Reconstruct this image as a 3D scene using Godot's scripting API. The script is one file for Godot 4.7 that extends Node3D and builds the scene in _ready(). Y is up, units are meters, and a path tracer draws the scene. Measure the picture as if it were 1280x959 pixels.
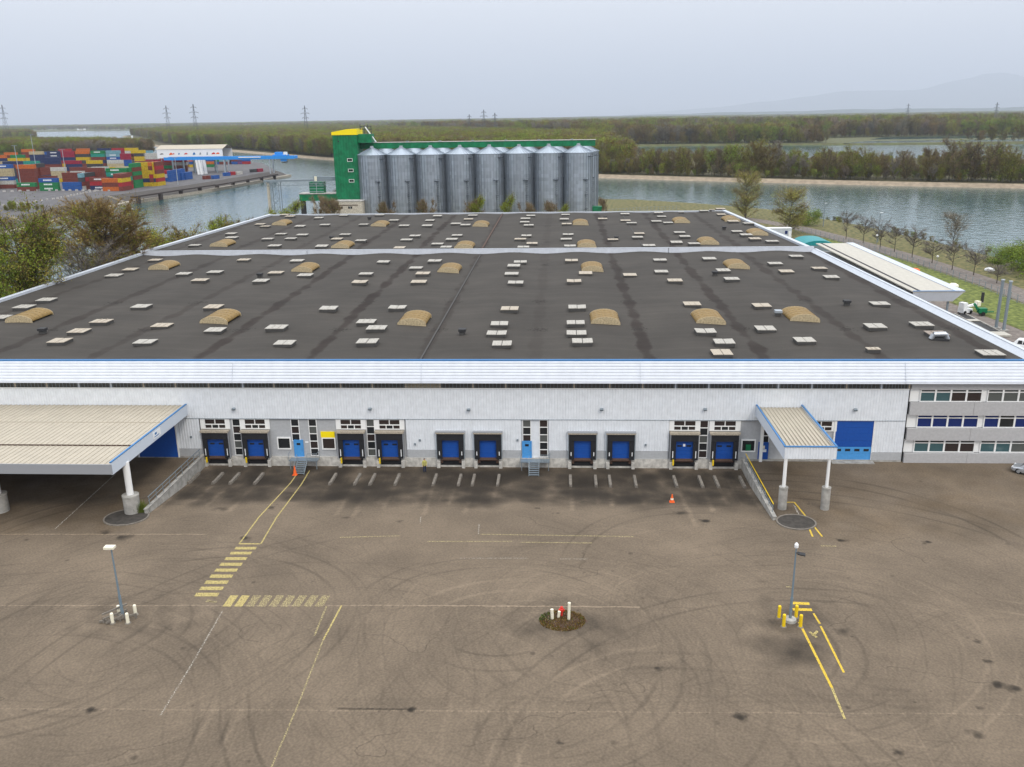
extends Node3D
# A logistics warehouse between a harbour basin and a river, seen from a drone.

const CAM_H := 40.7
const ZF := -101.7            # plane of the front wall
const WATER := -5.0
const SILO_Z := -320.0
var cam: Camera3D
var mats := {}
var used_names := {}
var box_cache := {}
var rng := RandomNumberGenerator.new()

# ---------------------------------------------------------------- photo pixels to places
func ray(px: float, py: float) -> Vector3:
	return cam.transform.basis * Vector3((px - 640.0) / 1100.0, -(py - 479.5) / 1100.0, -1.0)

func on_y(px: float, py: float, h := 0.0) -> Vector3:
	var d := ray(px, py)
	return d * ((h - CAM_H) / d.y) + Vector3(0, CAM_H, 0)

func on_z(px: float, py: float, z := ZF) -> Vector3:
	var d := ray(px, py)
	return d * (z / d.z) + Vector3(0, CAM_H, 0)

# ---------------------------------------------------------------- nodes
func numbered(called: String) -> String:
	if not used_names.has(called):
		used_names[called] = 0
		return called
	used_names[called] += 1
	return "%s_%03d" % [called, used_names[called]]

func thing(called: String, label: String, category: String, at := Vector3.ZERO, turn := 0.0, group := "") -> Node3D:
	var o := Node3D.new()
	o.name = numbered(called)
	add_child(o)
	o.position = at
	o.rotation.y = turn
	tag(o, label, category, group)
	return o

func tag(o: Node, label: String, category: String, group := "", kind := "") -> void:
	o.set_meta("label", label)
	if category != "":
		o.set_meta("category", category)
	if group != "":
		o.set_meta("group", group)
	if kind != "":
		o.set_meta("kind", kind)

func setting(o: Node, label: String) -> void:
	o.set_meta("kind", "structure")
	o.set_meta("label", label)
	o.set_meta("category", String(o.name).replace("_", " "))

func holder(parent: Node, called: String, at := Vector3.ZERO) -> Node3D:
	var o := Node3D.new()
	o.name = called
	parent.add_child(o, true)
	o.position = at
	return o

func part(parent: Node, called: String, mesh: Mesh, m: Material, at := Vector3.ZERO) -> MeshInstance3D:
	var o := MeshInstance3D.new()
	o.name = called if parent != self else numbered(called)
	o.mesh = mesh
	if m:
		o.material_override = m
	parent.add_child(o, true)
	o.position = at
	return o

func box_mesh(size: Vector3) -> BoxMesh:
	var key := "%.3f,%.3f,%.3f" % [size.x, size.y, size.z]
	if not box_cache.has(key):
		var b := BoxMesh.new()
		b.size = size
		box_cache[key] = b
	return box_cache[key]

func pbox(parent: Node, called: String, at: Vector3, size: Vector3, m: Material, turn := Vector3.ZERO) -> MeshInstance3D:
	var o := part(parent, called, box_mesh(size), m, at)
	o.rotation = turn
	return o

func copy_of(o: Node3D, called: String, label: String, group: String) -> Node3D:
	var c: Node3D = o.duplicate()
	c.name = numbered(called)
	add_child(c)
	c.set_meta("label", label)
	if group != "":
		c.set_meta("group", group)
	return c

# ---------------------------------------------------------------- shapes
func begin() -> SurfaceTool:
	var st := SurfaceTool.new()
	st.begin(Mesh.PRIMITIVE_TRIANGLES)
	return st

func tri(st: SurfaceTool, a: Vector3, b: Vector3, c: Vector3) -> void:
	var n := (c - a).cross(b - a).normalized()
	for v in [a, b, c]:
		st.set_normal(n)
		st.add_vertex(v)

# corners clockwise as seen from the front
func quad(st: SurfaceTool, a: Vector3, b: Vector3, c: Vector3, d: Vector3) -> void:
	tri(st, a, b, c)
	tri(st, a, c, d)

func add_box(st: SurfaceTool, c: Vector3, s: Vector3, bs := Basis.IDENTITY) -> void:
	var h := s * 0.5
	var p := []
	for i in 8:
		p.append(c + bs * Vector3(h.x if i & 1 else -h.x, h.y if i & 2 else -h.y, h.z if i & 4 else -h.z))
	quad(st, p[6], p[7], p[5], p[4])
	quad(st, p[3], p[2], p[0], p[1])
	quad(st, p[2], p[6], p[4], p[0])
	quad(st, p[7], p[3], p[1], p[5])
	quad(st, p[2], p[3], p[7], p[6])
	quad(st, p[4], p[5], p[1], p[0])

# a straight beam with a square section
func add_bar(st: SurfaceTool, a: Vector3, b: Vector3, w: float, t := -1.0) -> void:
	var d := b - a
	var f := d.normalized()
	var side := f.cross(Vector3.UP)
	if side.length() < 0.01:
		side = Vector3.RIGHT
	side = side.normalized()
	var up := side.cross(f)
	add_box(st, (a + b) * 0.5, Vector3(w, w if t < 0.0 else t, d.length()), Basis(side, up, -f))

func add_tube(st: SurfaceTool, a: Vector3, b: Vector3, r0: float, r1: float, n := 8, caps := true) -> void:
	var f := (b - a).normalized()
	var u := f.cross(Vector3.UP if absf(f.y) < 0.95 else Vector3.RIGHT).normalized()
	var w := f.cross(u)
	for i in n:
		var t0 := TAU * i / n
		var t1 := TAU * (i + 1) / n
		var d0 := u * cos(t0) + w * sin(t0)
		var d1 := u * cos(t1) + w * sin(t1)
		var q := [a + d0 * r0, b + d0 * r1, b + d1 * r1, a + d1 * r0]
		var nn := [d0, d0, d1, d1]
		for k in [0, 1, 2, 0, 2, 3]:
			st.set_normal(nn[k])
			st.add_vertex(q[k])
		if caps:
			tri(st, b, b + d1 * r1, b + d0 * r1)
			tri(st, a, a + d0 * r0, a + d1 * r0)

# profile: array of Vector2(radius, height) from bottom to top
func add_lathe(st: SurfaceTool, at: Vector3, prof: Array, n := 24) -> void:
	for k in prof.size() - 1:
		var p: Vector2 = prof[k]
		var q: Vector2 = prof[k + 1]
		var slope := Vector2(q.y - p.y, p.x - q.x).normalized()
		for i in n:
			var t0 := TAU * i / n
			var t1 := TAU * (i + 1) / n
			var c0 := Vector3(cos(t0), 0, sin(t0))
			var c1 := Vector3(cos(t1), 0, sin(t1))
			var v := [at + c0 * p.x + Vector3(0, p.y, 0), at + c0 * q.x + Vector3(0, q.y, 0), at + c1 * q.x + Vector3(0, q.y, 0), at + c1 * p.x + Vector3(0, p.y, 0)]
			var nn := [c0, c0, c1, c1]
			for j in [0, 2, 1, 0, 3, 2]:
				st.set_normal((nn[j] * slope.x + Vector3(0, slope.y, 0)).normalized())
				st.add_vertex(v[j])

# outline (x, y) counter-clockwise, pushed from z0 to z1
func add_prism(st: SurfaceTool, outline: PackedVector2Array, z0: float, z1: float, bs := Basis.IDENTITY, o := Vector3.ZERO) -> void:
	var idx := Geometry2D.triangulate_polygon(outline)
	var lo := minf(z0, z1)
	var hi := maxf(z0, z1)
	var area := 0.0
	for i in outline.size():
		var a0 := outline[i]
		var b0 := outline[(i + 1) % outline.size()]
		area += a0.x * b0.y - b0.x * a0.y
	for i in range(0, idx.size(), 3):
		var a := outline[idx[i]]
		var b := outline[idx[i + 1]]
		var c := outline[idx[i + 2]]
		if (b - a).cross(c - a) > 0.0:
			var tmp := b
			b = c
			c = tmp
		tri(st, o + bs * Vector3(a.x, a.y, hi), o + bs * Vector3(b.x, b.y, hi), o + bs * Vector3(c.x, c.y, hi))
		tri(st, o + bs * Vector3(a.x, a.y, lo), o + bs * Vector3(c.x, c.y, lo), o + bs * Vector3(b.x, b.y, lo))
	for i in outline.size():
		var a := outline[i]
		var b := outline[(i + 1) % outline.size()]
		if area < 0.0:
			var tmp := a
			a = b
			b = tmp
		quad(st, o + bs * Vector3(a.x, a.y, hi), o + bs * Vector3(b.x, b.y, hi), o + bs * Vector3(b.x, b.y, lo), o + bs * Vector3(a.x, a.y, lo))

# vertical trapezoid ribs of sheet metal on a wall that faces +z
func corrugated(x0: float, x1: float, y0: float, y1: float, pitch := 0.333, depth := 0.03) -> ArrayMesh:
	var st := begin()
	var n := maxi(1, int(round((x1 - x0) / pitch)))
	var w := (x1 - x0) / n
	for i in n:
		var x := x0 + w * i
		var xs := [x, x + w * 0.42, x + w * 0.55, x + w * 0.87, x + w]
		var zs := [depth, depth, 0.0, 0.0, depth]
		for k in 4:
			quad(st, Vector3(xs[k], y1, zs[k]), Vector3(xs[k + 1], y1, zs[k + 1]), Vector3(xs[k + 1], y0, zs[k + 1]), Vector3(xs[k], y0, zs[k]))
	quad(st, Vector3(x0, y1, depth), Vector3(x0, y1, -0.1), Vector3(x1, y1, -0.1), Vector3(x1, y1, depth))
	return st.commit()

# a frame round a rectangle (in x, y), facing +z
func frame_mesh(w: float, h: float, t: float, d: float) -> ArrayMesh:
	var st := begin()
	add_box(st, Vector3(0, h / 2 - t / 2, 0), Vector3(w, t, d))
	add_box(st, Vector3(0, -h / 2 + t / 2, 0), Vector3(w, t, d))
	add_box(st, Vector3(-w / 2 + t / 2, 0, 0), Vector3(t, h - 2 * t, d))
	add_box(st, Vector3(w / 2 - t / 2, 0, 0), Vector3(t, h - 2 * t, d))
	return st.commit()

# ---------------------------------------------------------------- materials
func lin(r: float, g: float, b: float) -> Color:
	return Color(r, g, b).linear_to_srgb()

# a seamless grey image between lo and hi (stored as sRGB), from noise
func grain(sd: int, freq: float, lo: float, hi: float, octaves := 4, size := 512, tint_lo := Color.WHITE, tint_hi := Color.WHITE) -> ImageTexture:
	var n := FastNoiseLite.new()
	n.seed = sd
	n.noise_type = FastNoiseLite.TYPE_SIMPLEX_SMOOTH
	n.frequency = freq
	n.fractal_octaves = octaves
	n.fractal_gain = 0.6
	var im := n.get_seamless_image(size, size)
	im.convert(Image.FORMAT_L8)
	var src := im.get_data()
	var out := PackedByteArray()
	out.resize(src.size() * 3)
	for i in src.size():
		var t := src[i] / 255.0
		var v := lerpf(lo, hi, t)
		var c := tint_lo.lerp(tint_hi, t)
		out[i * 3] = int(clampf(v * c.r, 0, 1) * 255)
		out[i * 3 + 1] = int(clampf(v * c.g, 0, 1) * 255)
		out[i * 3 + 2] = int(clampf(v * c.b, 0, 1) * 255)
	var res := Image.create_from_data(size, size, false, Image.FORMAT_RGB8, out)
	return ImageTexture.create_from_image(res)

func bumps(sd: int, freq: float, strength: float, octaves := 4, size := 512) -> ImageTexture:
	var n := FastNoiseLite.new()
	n.seed = sd
	n.frequency = freq
	n.fractal_octaves = octaves
	var im := n.get_seamless_image(size, size)
	im.convert(Image.FORMAT_RGBA8)
	im.bump_map_to_normal_map(strength)
	return ImageTexture.create_from_image(im)

func mat(key: String, c: Color, rough := 0.8, metal := 0.0, tex: Texture2D = null, scale := 0.2) -> StandardMaterial3D:
	var m := StandardMaterial3D.new()
	m.albedo_color = c
	m.roughness = rough
	m.metallic = metal
	m.metallic_specular = 0.4
	if tex:
		m.albedo_texture = tex
		m.uv1_triplanar = true
		m.uv1_world_triplanar = true
		m.uv1_scale = Vector3.ONE * scale
	mats[key] = m
	return m

func make_materials() -> void:
	var soft := grain(3, 0.012, 0.92, 1.0, 5)
	var dirty := grain(8, 0.012, 0.74, 1.06, 5)
	var fine := grain(21, 0.05, 0.7, 1.0, 4)
	mats["soft_tex"] = soft
	mats["dirty_tex"] = dirty
	mats["fine_tex"] = fine
	mat("clad", lin(0.735, 0.765, 0.805), 0.45, 0.0, soft, 0.13)
	mat("fascia", lin(0.66, 0.695, 0.76), 0.4, 0.0, soft, 0.09)
	mat("blue_trim", lin(0.045, 0.17, 0.38), 0.5)
	mat("grey_panel", lin(0.42, 0.43, 0.445), 0.75, 0.0, soft, 0.3)
	mat("spandrel", lin(0.44, 0.435, 0.44), 0.85, 0.0, soft, 0.3)
	mat("white_frame", lin(0.76, 0.76, 0.75), 0.5)
	mat("concrete", lin(0.40, 0.385, 0.355), 0.9, 0.0, dirty, 0.12)
	mat("concrete_dark", lin(0.22, 0.195, 0.165), 0.9, 0.0, dirty, 0.3)
	mat("rubber", lin(0.012, 0.012, 0.014), 0.75)
	mat("curtain", lin(0.022, 0.022, 0.026), 0.85, 0.0, fine, 0.9)
	mat("door_blue", lin(0.008, 0.075, 0.36), 0.5, 0.0, soft, 0.4)
	mat("door_light", lin(0.07, 0.30, 0.66), 0.5, 0.0, soft, 0.4)
	mat("steel_grey", lin(0.22, 0.26, 0.29), 0.5, 0.3)
	mat("pole_blue", lin(0.17, 0.23, 0.28), 0.5, 0.2)
	mat("galv", lin(0.42, 0.46, 0.50), 0.45, 0.45, soft, 0.4)
	mat("flash_grey", lin(0.52, 0.555, 0.61), 0.5, 0.0, soft, 0.2)
	mats["flash_light"] = mats.flash_grey
	mat("yellow", lin(0.72, 0.50, 0.01), 0.55)
	mat("sign_yellow", lin(0.88, 0.68, 0.005), 0.5)
	mat("cream", lin(0.74, 0.70, 0.56), 0.65)
	mat("orange", lin(0.75, 0.12, 0.02), 0.6)
	mat("red", lin(0.55, 0.03, 0.02), 0.5)
	mat("rust", lin(0.085, 0.048, 0.034), 0.8, 0.0, dirty, 0.8)
	mat("dock_white", lin(0.58, 0.555, 0.51), 0.9, 0.0, dirty, 0.18)
	mat("old_tar", lin(0.062, 0.055, 0.048), 0.9, 0.0, dirty, 0.2)
	mat("dark_deck", lin(0.055, 0.042, 0.038), 0.9, 0.0, dirty, 0.3)
	mat("dark", lin(0.03, 0.03, 0.032), 0.7)
	mat("hatch_top", lin(0.44, 0.415, 0.37), 0.6, 0.0, dirty, 0.5)
	mat("hatch_worn", lin(0.46, 0.40, 0.32), 0.65, 0.0, dirty, 0.7)
	mat("hatch_brown", lin(0.30, 0.25, 0.21), 0.7, 0.0, dirty, 0.6)
	mat("hatch_curb", lin(0.06, 0.058, 0.056), 0.85)
	mat("dome", lin(0.25, 0.155, 0.036), 0.5, 0.0, dirty, 0.35)
	mat("dome_end", lin(0.52, 0.42, 0.26), 0.6, 0.0, dirty, 0.5)
	mat("canopy_sheet", lin(0.43, 0.385, 0.31), 0.7, 0.0, soft, 0.06)
	mat("canopy_edge", lin(0.55, 0.60, 0.67), 0.5)
	mat("canopy_front", lin(0.27, 0.28, 0.30), 0.6)
	mat("soffit", lin(0.50, 0.50, 0.49), 0.9)
	mat("green", lin(0.003, 0.19, 0.075), 0.5, 0.0, dirty, 0.06)
	mat("pale_roof", lin(0.52, 0.50, 0.48), 0.7, 0.0, dirty, 0.1)
	mat("white_roof", lin(0.46, 0.435, 0.38), 0.6, 0.0, soft, 0.1)
	mat("teal", lin(0.01, 0.22, 0.24), 0.45)
	mat("plaster", lin(0.60, 0.55, 0.46), 0.85, 0.0, dirty, 0.3)
	mat("crane_blue", lin(0.02, 0.24, 0.66), 0.5)
	mat("white_paint", lin(0.74, 0.75, 0.76), 0.5)
	mat("silver", lin(0.42, 0.44, 0.47), 0.3, 0.6)
	mat("tyre", lin(0.015, 0.015, 0.016), 0.85)
	mat("skin", lin(0.45, 0.25, 0.17), 0.6)
	mat("hivis", lin(0.70, 0.66, 0.05), 0.7)
	mat("navy_cloth", lin(0.018, 0.028, 0.07), 0.9)
	mat("pylon", lin(0.05, 0.06, 0.075), 0.7)
	var g := mat("glass_dark", lin(0.018, 0.02, 0.022), 0.12)
	g.metallic_specular = 0.5
	g = mat("glass_brown", lin(0.035, 0.026, 0.024), 0.15)
	g = mat("glass_teal", lin(0.05, 0.10, 0.11), 0.1)
	g = mat("glass_blue", lin(0.012, 0.025, 0.12), 0.1)
	g = mat("glass_grey", lin(0.09, 0.095, 0.09), 0.12)
	mat("glass_strip", lin(0.085, 0.085, 0.078), 0.3, 0.0, fine, 0.4)
	mat("glass_strip_old", lin(0.30, 0.26, 0.18), 0.5, 0.0, dirty, 0.6)
	var sm := mat("silo", Color.WHITE, 0.33, 0.75)
	sm.vertex_color_use_as_albedo = true
	# worn road paint: the gaps are where the paint has come off
	var n := FastNoiseLite.new()
	n.seed = 5
	n.frequency = 0.035
	n.fractal_octaves = 5
	n.fractal_gain = 0.7
	var im := n.get_seamless_image(512, 512)
	im.convert(Image.FORMAT_L8)
	var src := im.get_data()
	var out := PackedByteArray()
	out.resize(src.size() * 4)
	for i in src.size():
		var v := src[i]
		out[i * 4] = 255
		out[i * 4 + 1] = 255
		out[i * 4 + 2] = 255
		out[i * 4 + 3] = v
	var wear := ImageTexture.create_from_image(Image.create_from_data(512, 512, false, Image.FORMAT_RGBA8, out))
	for q in [["paint_yellow", lin(0.42, 0.34, 0.13), 0.40], ["paint_worn", lin(0.36, 0.30, 0.15), 0.52], ["paint_bright", lin(0.55, 0.38, 0.04), 0.33], ["paint_white", lin(0.42, 0.39, 0.35), 0.52], ["paint_faded", lin(0.34, 0.31, 0.265), 0.54]]:
		var p := mat(q[0], q[1], 0.8, 0.0, wear, 0.35)
		p.transparency = BaseMaterial3D.TRANSPARENCY_ALPHA_SCISSOR
		p.alpha_scissor_threshold = q[2]
	# foliage: the colour of each leaf and twig is in its vertices
	var lf := mat("leaves", Color.WHITE, 0.85)
	lf.vertex_color_use_as_albedo = true
	lf.metallic_specular = 0.2
	lf.backlight = Color(0.5, 0.5, 0.4)
	mat("bark", lin(0.09, 0.075, 0.06), 0.95, 0.0, dirty, 1.0)
	# ground of several kinds
	mat("meadow", Color.WHITE, 0.95, 0.0, grain(31, 0.006, 0.28, 0.44, 6, 512, Color(1.0, 0.94, 0.66), Color(0.82, 0.92, 0.55)), 0.02)
	mat("lawn", Color.WHITE, 0.95, 0.0, grain(32, 0.02, 0.28, 0.56, 5, 512, Color(0.80, 0.92, 0.36), Color(0.92, 0.97, 0.50)), 0.06)
	mat("dry_grass", Color.WHITE, 0.95, 0.0, grain(33, 0.02, 0.26, 0.56, 5, 512, Color(0.85, 0.92, 0.5), Color(1.0, 0.86, 0.6)), 0.05)
	mat("wood_floor", Color.WHITE, 0.95, 0.0, grain(35, 0.02, 0.22, 0.40, 5, 512, Color(0.95, 0.9, 0.6), Color(0.95, 0.88, 0.55)), 0.03)
	mat("far_plain", Color.WHITE, 0.95, 0.0, grain(34, 0.008, 0.2, 0.52, 6, 512, Color(0.8, 1.0, 0.75), Color(1.0, 0.98, 0.62)), 0.0011)
	mat("shore", lin(0.34, 0.275, 0.2), 0.95, 0.0, dirty, 0.03)
	mat("road", lin(0.20, 0.17, 0.15), 0.9, 0.0, dirty, 0.1)
	mat("terminal", lin(0.12, 0.115, 0.12), 0.9, 0.0, dirty, 0.02)
	mat("revetment", lin(0.085, 0.076, 0.07), 0.95, 0.0, dirty, 0.12)
	mat("quay", lin(0.36, 0.32, 0.26), 0.9, 0.0, dirty, 0.1)
	mat("mountain", lin(0.06, 0.08, 0.07), 1.0)
	var w := mat("water", lin(0.026, 0.08, 0.085), 0.1)
	w.metallic_specular = 0.5
	w.normal_enabled = true
	w.normal_texture = bumps(77, 0.014, 6.0, 5)
	w.normal_scale = 0.34
	w.uv1_triplanar = true
	w.uv1_world_triplanar = true
	w.uv1_scale = Vector3.ONE * 0.022

# ---------------------------------------------------------------- camera, sky, sun
func make_view() -> void:
	cam = Camera3D.new()
	cam.name = "camera"
	add_child(cam)
	cam.position = Vector3(0, CAM_H, 0)
	cam.rotation_degrees = Vector3(-16.85, 3.2, -0.85)
	cam.fov = rad_to_deg(2.0 * atan(479.5 / 1100.0))
	cam.near = 0.5
	cam.far = 140000.0
	cam.current = true
	var sky_mat := ProceduralSkyMaterial.new()
	# an even overcast: three times as bright overhead as at the horizon
	sky_mat.sky_top_color = lin(0.94, 0.96, 0.985)
	sky_mat.sky_horizon_color = lin(0.26, 0.275, 0.305)
	sky_mat.sky_curve = 0.6
	sky_mat.sky_energy_multiplier = 1.68
	sky_mat.ground_horizon_color = lin(0.26, 0.275, 0.305)
	sky_mat.ground_bottom_color = lin(0.15, 0.15, 0.14)
	sky_mat.ground_energy_multiplier = 1.0
	sky_mat.sun_angle_max = 1.0
	var sky := Sky.new()
	sky.sky_material = sky_mat
	var env := Environment.new()
	env.background_mode = Environment.BG_SKY
	env.sky = sky
	env.tonemap_mode = Environment.TONE_MAPPER_LINEAR
	env.tonemap_exposure = 0.83
	env.sdfgi_enabled = true
	env.ssao_enabled = true
	env.ssil_enabled = true
	env.fog_enabled = true
	env.fog_density = 0.000056
	env.fog_light_color = Color(0.90, 0.94, 1.0)
	var we := WorldEnvironment.new()
	we.name = "environment"
	we.environment = env
	add_child(we)
	var sun := DirectionalLight3D.new()
	sun.name = "sun"
	sun.light_energy = 0.5
	sun.light_color = Color(1.0, 0.965, 0.91)
	sun.light_angular_distance = 10.0
	sun.shadow_enabled = true
	add_child(sun)
	sun.look_at_from_position(Vector3(30, 58, 52), Vector3.ZERO, Vector3.UP)

# ---------------------------------------------------------------- land and water
# a flat piece of land with a bank that slopes down to below the water
func land(called: String, label: String, outline: Array, h: float, bank: float, top: Material, side: Material) -> MeshInstance3D:
	var poly := PackedVector2Array()
	for p in outline:
		poly.append(Vector2(p[0], p[1]))
	var idx := Geometry2D.triangulate_polygon(poly)
	var st := begin()
	for i in range(0, idx.size(), 3):
		var v := []
		for k in 3:
			v.append(Vector3(poly[idx[i + k]].x, h, poly[idx[i + k]].y))
		if (v[2] - v[0]).cross(v[1] - v[0]).y < 0.0:
			v = [v[0], v[2], v[1]]
		tri(st, v[0], v[1], v[2])
	var o := part(self, called, st.commit(), top)
	setting(o, label)
	var grown: Array = Geometry2D.offset_polygon(poly, bank, Geometry2D.JOIN_MITER)
	if bank > 0.0 and grown.size() > 0:
		var area := 0.0
		for i in poly.size():
			area += poly[i].cross(poly[(i + 1) % poly.size()])
		var st2 := begin()
		var n := poly.size()
		for i in n:
			var a := poly[i]
			var b := poly[(i + 1) % n]
			if a.y > -101.7 and b.y > -101.7:
				continue
			var z := poly[(i + n - 1) % n]
			var c := poly[(i + 2) % n]
			var s := 1.0 if area > 0.0 else -1.0
			var na := ((a - z).normalized().orthogonal() + (b - a).normalized().orthogonal()).normalized() * s * bank
			var nb := ((b - a).normalized().orthogonal() + (c - b).normalized().orthogonal()).normalized() * s * bank
			if na.dot((b - a).normalized().orthogonal() * s) < 0.0:
				na = -na
			var lo := WATER - 1.0
			var p0 := Vector3(a.x, h, a.y)
			var p1 := Vector3(b.x, h, b.y)
			var q0 := Vector3(a.x + na.x, lo, a.y + na.y)
			var q1 := Vector3(b.x + nb.x, lo, b.y + nb.y)
			if (q1 - p0).cross(p1 - p0).y < 0.0:
				quad(st2, p0, q0, q1, p1)
			else:
				quad(st2, p0, p1, q1, q0)
		part(o, "bank", st2.commit(), side)
	return o

func strip(parent: Node, called: String, pts: Array, width: float, y: float, m: Material) -> MeshInstance3D:
	var st := begin()
	for i in pts.size() - 1:
		var a: Vector3 = pts[i]
		var b: Vector3 = pts[i + 1]
		var pa: Vector3 = pts[maxi(i - 1, 0)]
		var nb: Vector3 = pts[mini(i + 2, pts.size() - 1)]
		var da := (b - pa).normalized()
		var db := (nb - a).normalized()
		var sa := Vector3(-da.z, 0, da.x) * width * 0.5
		var sb := Vector3(-db.z, 0, db.x) * width * 0.5
		a.y = y
		b.y = y
		quad(st, a - sa, b - sb, b + sb, a + sa)
	return part(parent, called, st.commit(), m)

func pxs(list: Array, h := 0.0) -> Array:
	var r := []
	for q in list:
		r.append(on_y(q[0], q[1], h))
	return r

func make_land() -> void:
	var st := begin()
	quad(st, Vector3(-12000, WATER, -7500), Vector3(12000, WATER, -7500), Vector3(12000, WATER, 2000), Vector3(-12000, WATER, 2000))
	setting(part(self, "water", st.commit(), mats.water), "calm grey-green river and harbour water")
	# the spit of land that carries the warehouse
	land("ground", "grassy spit of land under the warehouse and silos", [[-106, -101.6], [-104, -180], [-103, -260], [-106, -330], [-104, -400], [-60, -445], [0, -462], [38, -455], [66, -432], [92, -402], [112, -342], [122, -290], [130, -230], [140, -160], [150, -101.6]], -0.06, 7.0, mats.dry_grass, mats.dry_grass)
	# container terminal across the basin
	var t := land("terminal_ground", "paved quay of the container terminal across the basin", [[-246, -354], [-263, -513], [-251, -578], [-243, -686], [-240, -756], [-300, -900], [-420, -1050], [-600, -1230], [-1000, -1750], [-1500, -2500], [-2300, -3800], [-3400, -3900], [-3000, -1800], [-1200, -700], [-700, -300], [-420, -180], [-250, -200]], 0.0, 1.0, mats.terminal, mats.quay)
	# revetment: stone slope, lower ledge and face of the quay
	var top := [Vector3(-246, 0, -354), Vector3(-263, 0, -513), Vector3(-251, 0, -578), Vector3(-243, 0, -686), Vector3(-240, 0, -756)]
	var slope := begin()
	var ledge := begin()
	var face := begin()
	for i in 4:
		var a: Vector3 = top[i]
		var b: Vector3 = top[i + 1]
		var d1 := Vector3(9.0, -3.4, 0)
		var d2 := Vector3(12.5, -3.4, 0)
		quad(slope, a, b, b + d1, a + d1)
		quad(ledge, a + d1, b + d1, b + d2, a + d2)
		quad(face, a + d2, b + d2, b + d2 + Vector3(0.3, -3, 0), a + d2 + Vector3(0.3, -3, 0))
	part(t, "stone_slope", slope.commit(), mats.revetment)
	part(t, "quay_ledge", ledge.commit(), mats.quay)
	part(t, "quay_face", face.commit(), mats.quay)
	# concrete stair on the slope
	for q in [[-251, -396], [-262, -508]]:
		var s := begin()
		for k in 12:
			add_box(s, Vector3(q[0] + 0.4 + k * 0.75, -0.05 - k * 0.28, q[1]), Vector3(0.8, 0.4, 3.0))
		part(t, "quay_stair", s.commit(), mats.quay)
	# dark loading walkway on piers along the quay
	var way := begin()
	add_box(way, Vector3(-243, -1.0, -560), Vector3(3, 0.8, 96), Basis(Vector3.UP, -0.14))
	add_box(way, Vector3(-231.5, -1.0, -660), Vector3(3, 0.8, 116), Basis(Vector3.UP, -0.06))
	for k in 9:
		var f := k / 8.0
		add_box(way, Vector3(lerpf(-247, -229, f), -3.4, lerpf(-514, -715, f)), Vector3(2.0, 4.6, 2.0))
	var wt := thing("quay_walkway", "long dark loading walkway on piers beside the terminal quay", "walkway", Vector3.ZERO)
	part(wt, "deck", way.commit(), mats.dark_deck)
	# mooring posts standing in the basin
	for q in [[39, 296, -3.0, 4.2], [166, 272, -5.0, 4.0]]:
		var p := on_y(q[0], q[1], q[2])
		var m := thing("mooring_post", "dark mooring post at the edge of the harbour basin", "post", p, 0.0, "mooring posts in the basin")
		var s := begin()
		add_tube(s, Vector3(0, -2, 0), Vector3(0, q[3], 0), 0.8, 0.8, 10)
		part(m, "pile", s.commit(), mats.dark)
		s = begin()
		add_tube(s, Vector3(0, q[3], 0), Vector3(0, q[3] + 0.4, 0), 0.95, 0.9, 10)
		part(m, "cap", s.commit(), mats.concrete)
	# far banks
	land("river_island", "long wooded island across the river with pale gravel shore", [[-2130, -4700], [-1800, -4050], [-1520, -3120], [-1150, -2450], [-960, -2060], [-740, -1670], [-500, -1392], [-275, -1072], [-120, -900], [-20, -760], [30, -700], [100, -656], [165, -620], [220, -590], [282, -562], [420, -500], [900, -360], [1500, -300], [1500, -620], [900, -700], [560, -790], [380, -870], [190, -950], [105, -1010], [40, -1420], [-400, -2600], [-1300, -4500]], -2.6, 9.0, mats.wood_floor, mats.shore)
	land("far_bank", "wooded flood plain behind the backwater", [[-9000, -4700], [-5200, -5200], [-3300, -5500], [-2300, -5600], [-1800, -4900], [-1350, -4300], [-420, -2640], [30, -1540], [110, -1400], [300, -1370], [460, -1330], [760, -1280], [1400, -1100], [2600, -900], [4200, -900], [9000, -2500], [9000, -7000], [-9000, -7000]], -2.4, 6.0, mats.meadow, mats.meadow)
	var fp := land("plain", "hazy plain of fields and woods reaching to the horizon", [[-60000, -6900], [60000, -6900], [60000, -50000], [-60000, -50000]], -2.45, 0.0, mats.far_plain, mats.far_plain)
	# pond between fields on the far bank
	st = begin()
	for q in [[470, -1420, 700, -1340], [560, -1620, 900, -1500]]:
		quad(st, Vector3(q[0], -2.38, q[1]), Vector3(q[2], -2.38, q[1]), Vector3(q[2] + 40, -2.38, q[3]), Vector3(q[0] - 60, -2.38, q[3]))
	setting(part(self, "pond", st.commit(), mats.water), "pale ponds among the trees of the far bank")
	# mountains far off on the right
	st = begin()
	var nz := FastNoiseLite.new()
	nz.seed = 4
	nz.frequency = 0.00013
	nz.fractal_octaves = 4
	var n := 90
	for i in n:
		var q := []
		for k in 2:
			var x := lerpf(1500.0, 45000.0, float(i + k) / n)
			var rise := clampf((x - 2200.0) / 19000.0, 0.0, 1.0)
			var h := rise * (1230.0 + 840.0 * nz.get_noise_2d(x * 0.7, 0)) + 80.0 * nz.get_noise_2d(x * 2.0, 50.0) * rise
			q.append([x, maxf(h, 5.0)])
		quad(st, Vector3(q[0][0], q[0][1], -45000), Vector3(q[1][0], q[1][1], -45000), Vector3(q[1][0], -4, -39000), Vector3(q[0][0], -4, -39000))
		quad(st, Vector3(q[0][0], -4, -51000), Vector3(q[1][0], -4, -51000), Vector3(q[1][0], q[1][1], -45000), Vector3(q[0][0], q[0][1], -45000))
	setting(part(self, "hills", st.commit(), mats.mountain), "faint blue mountain ridge in the haze")
	# low wooded rises on the far side of the plain
	st = begin()
	n = 120
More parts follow.
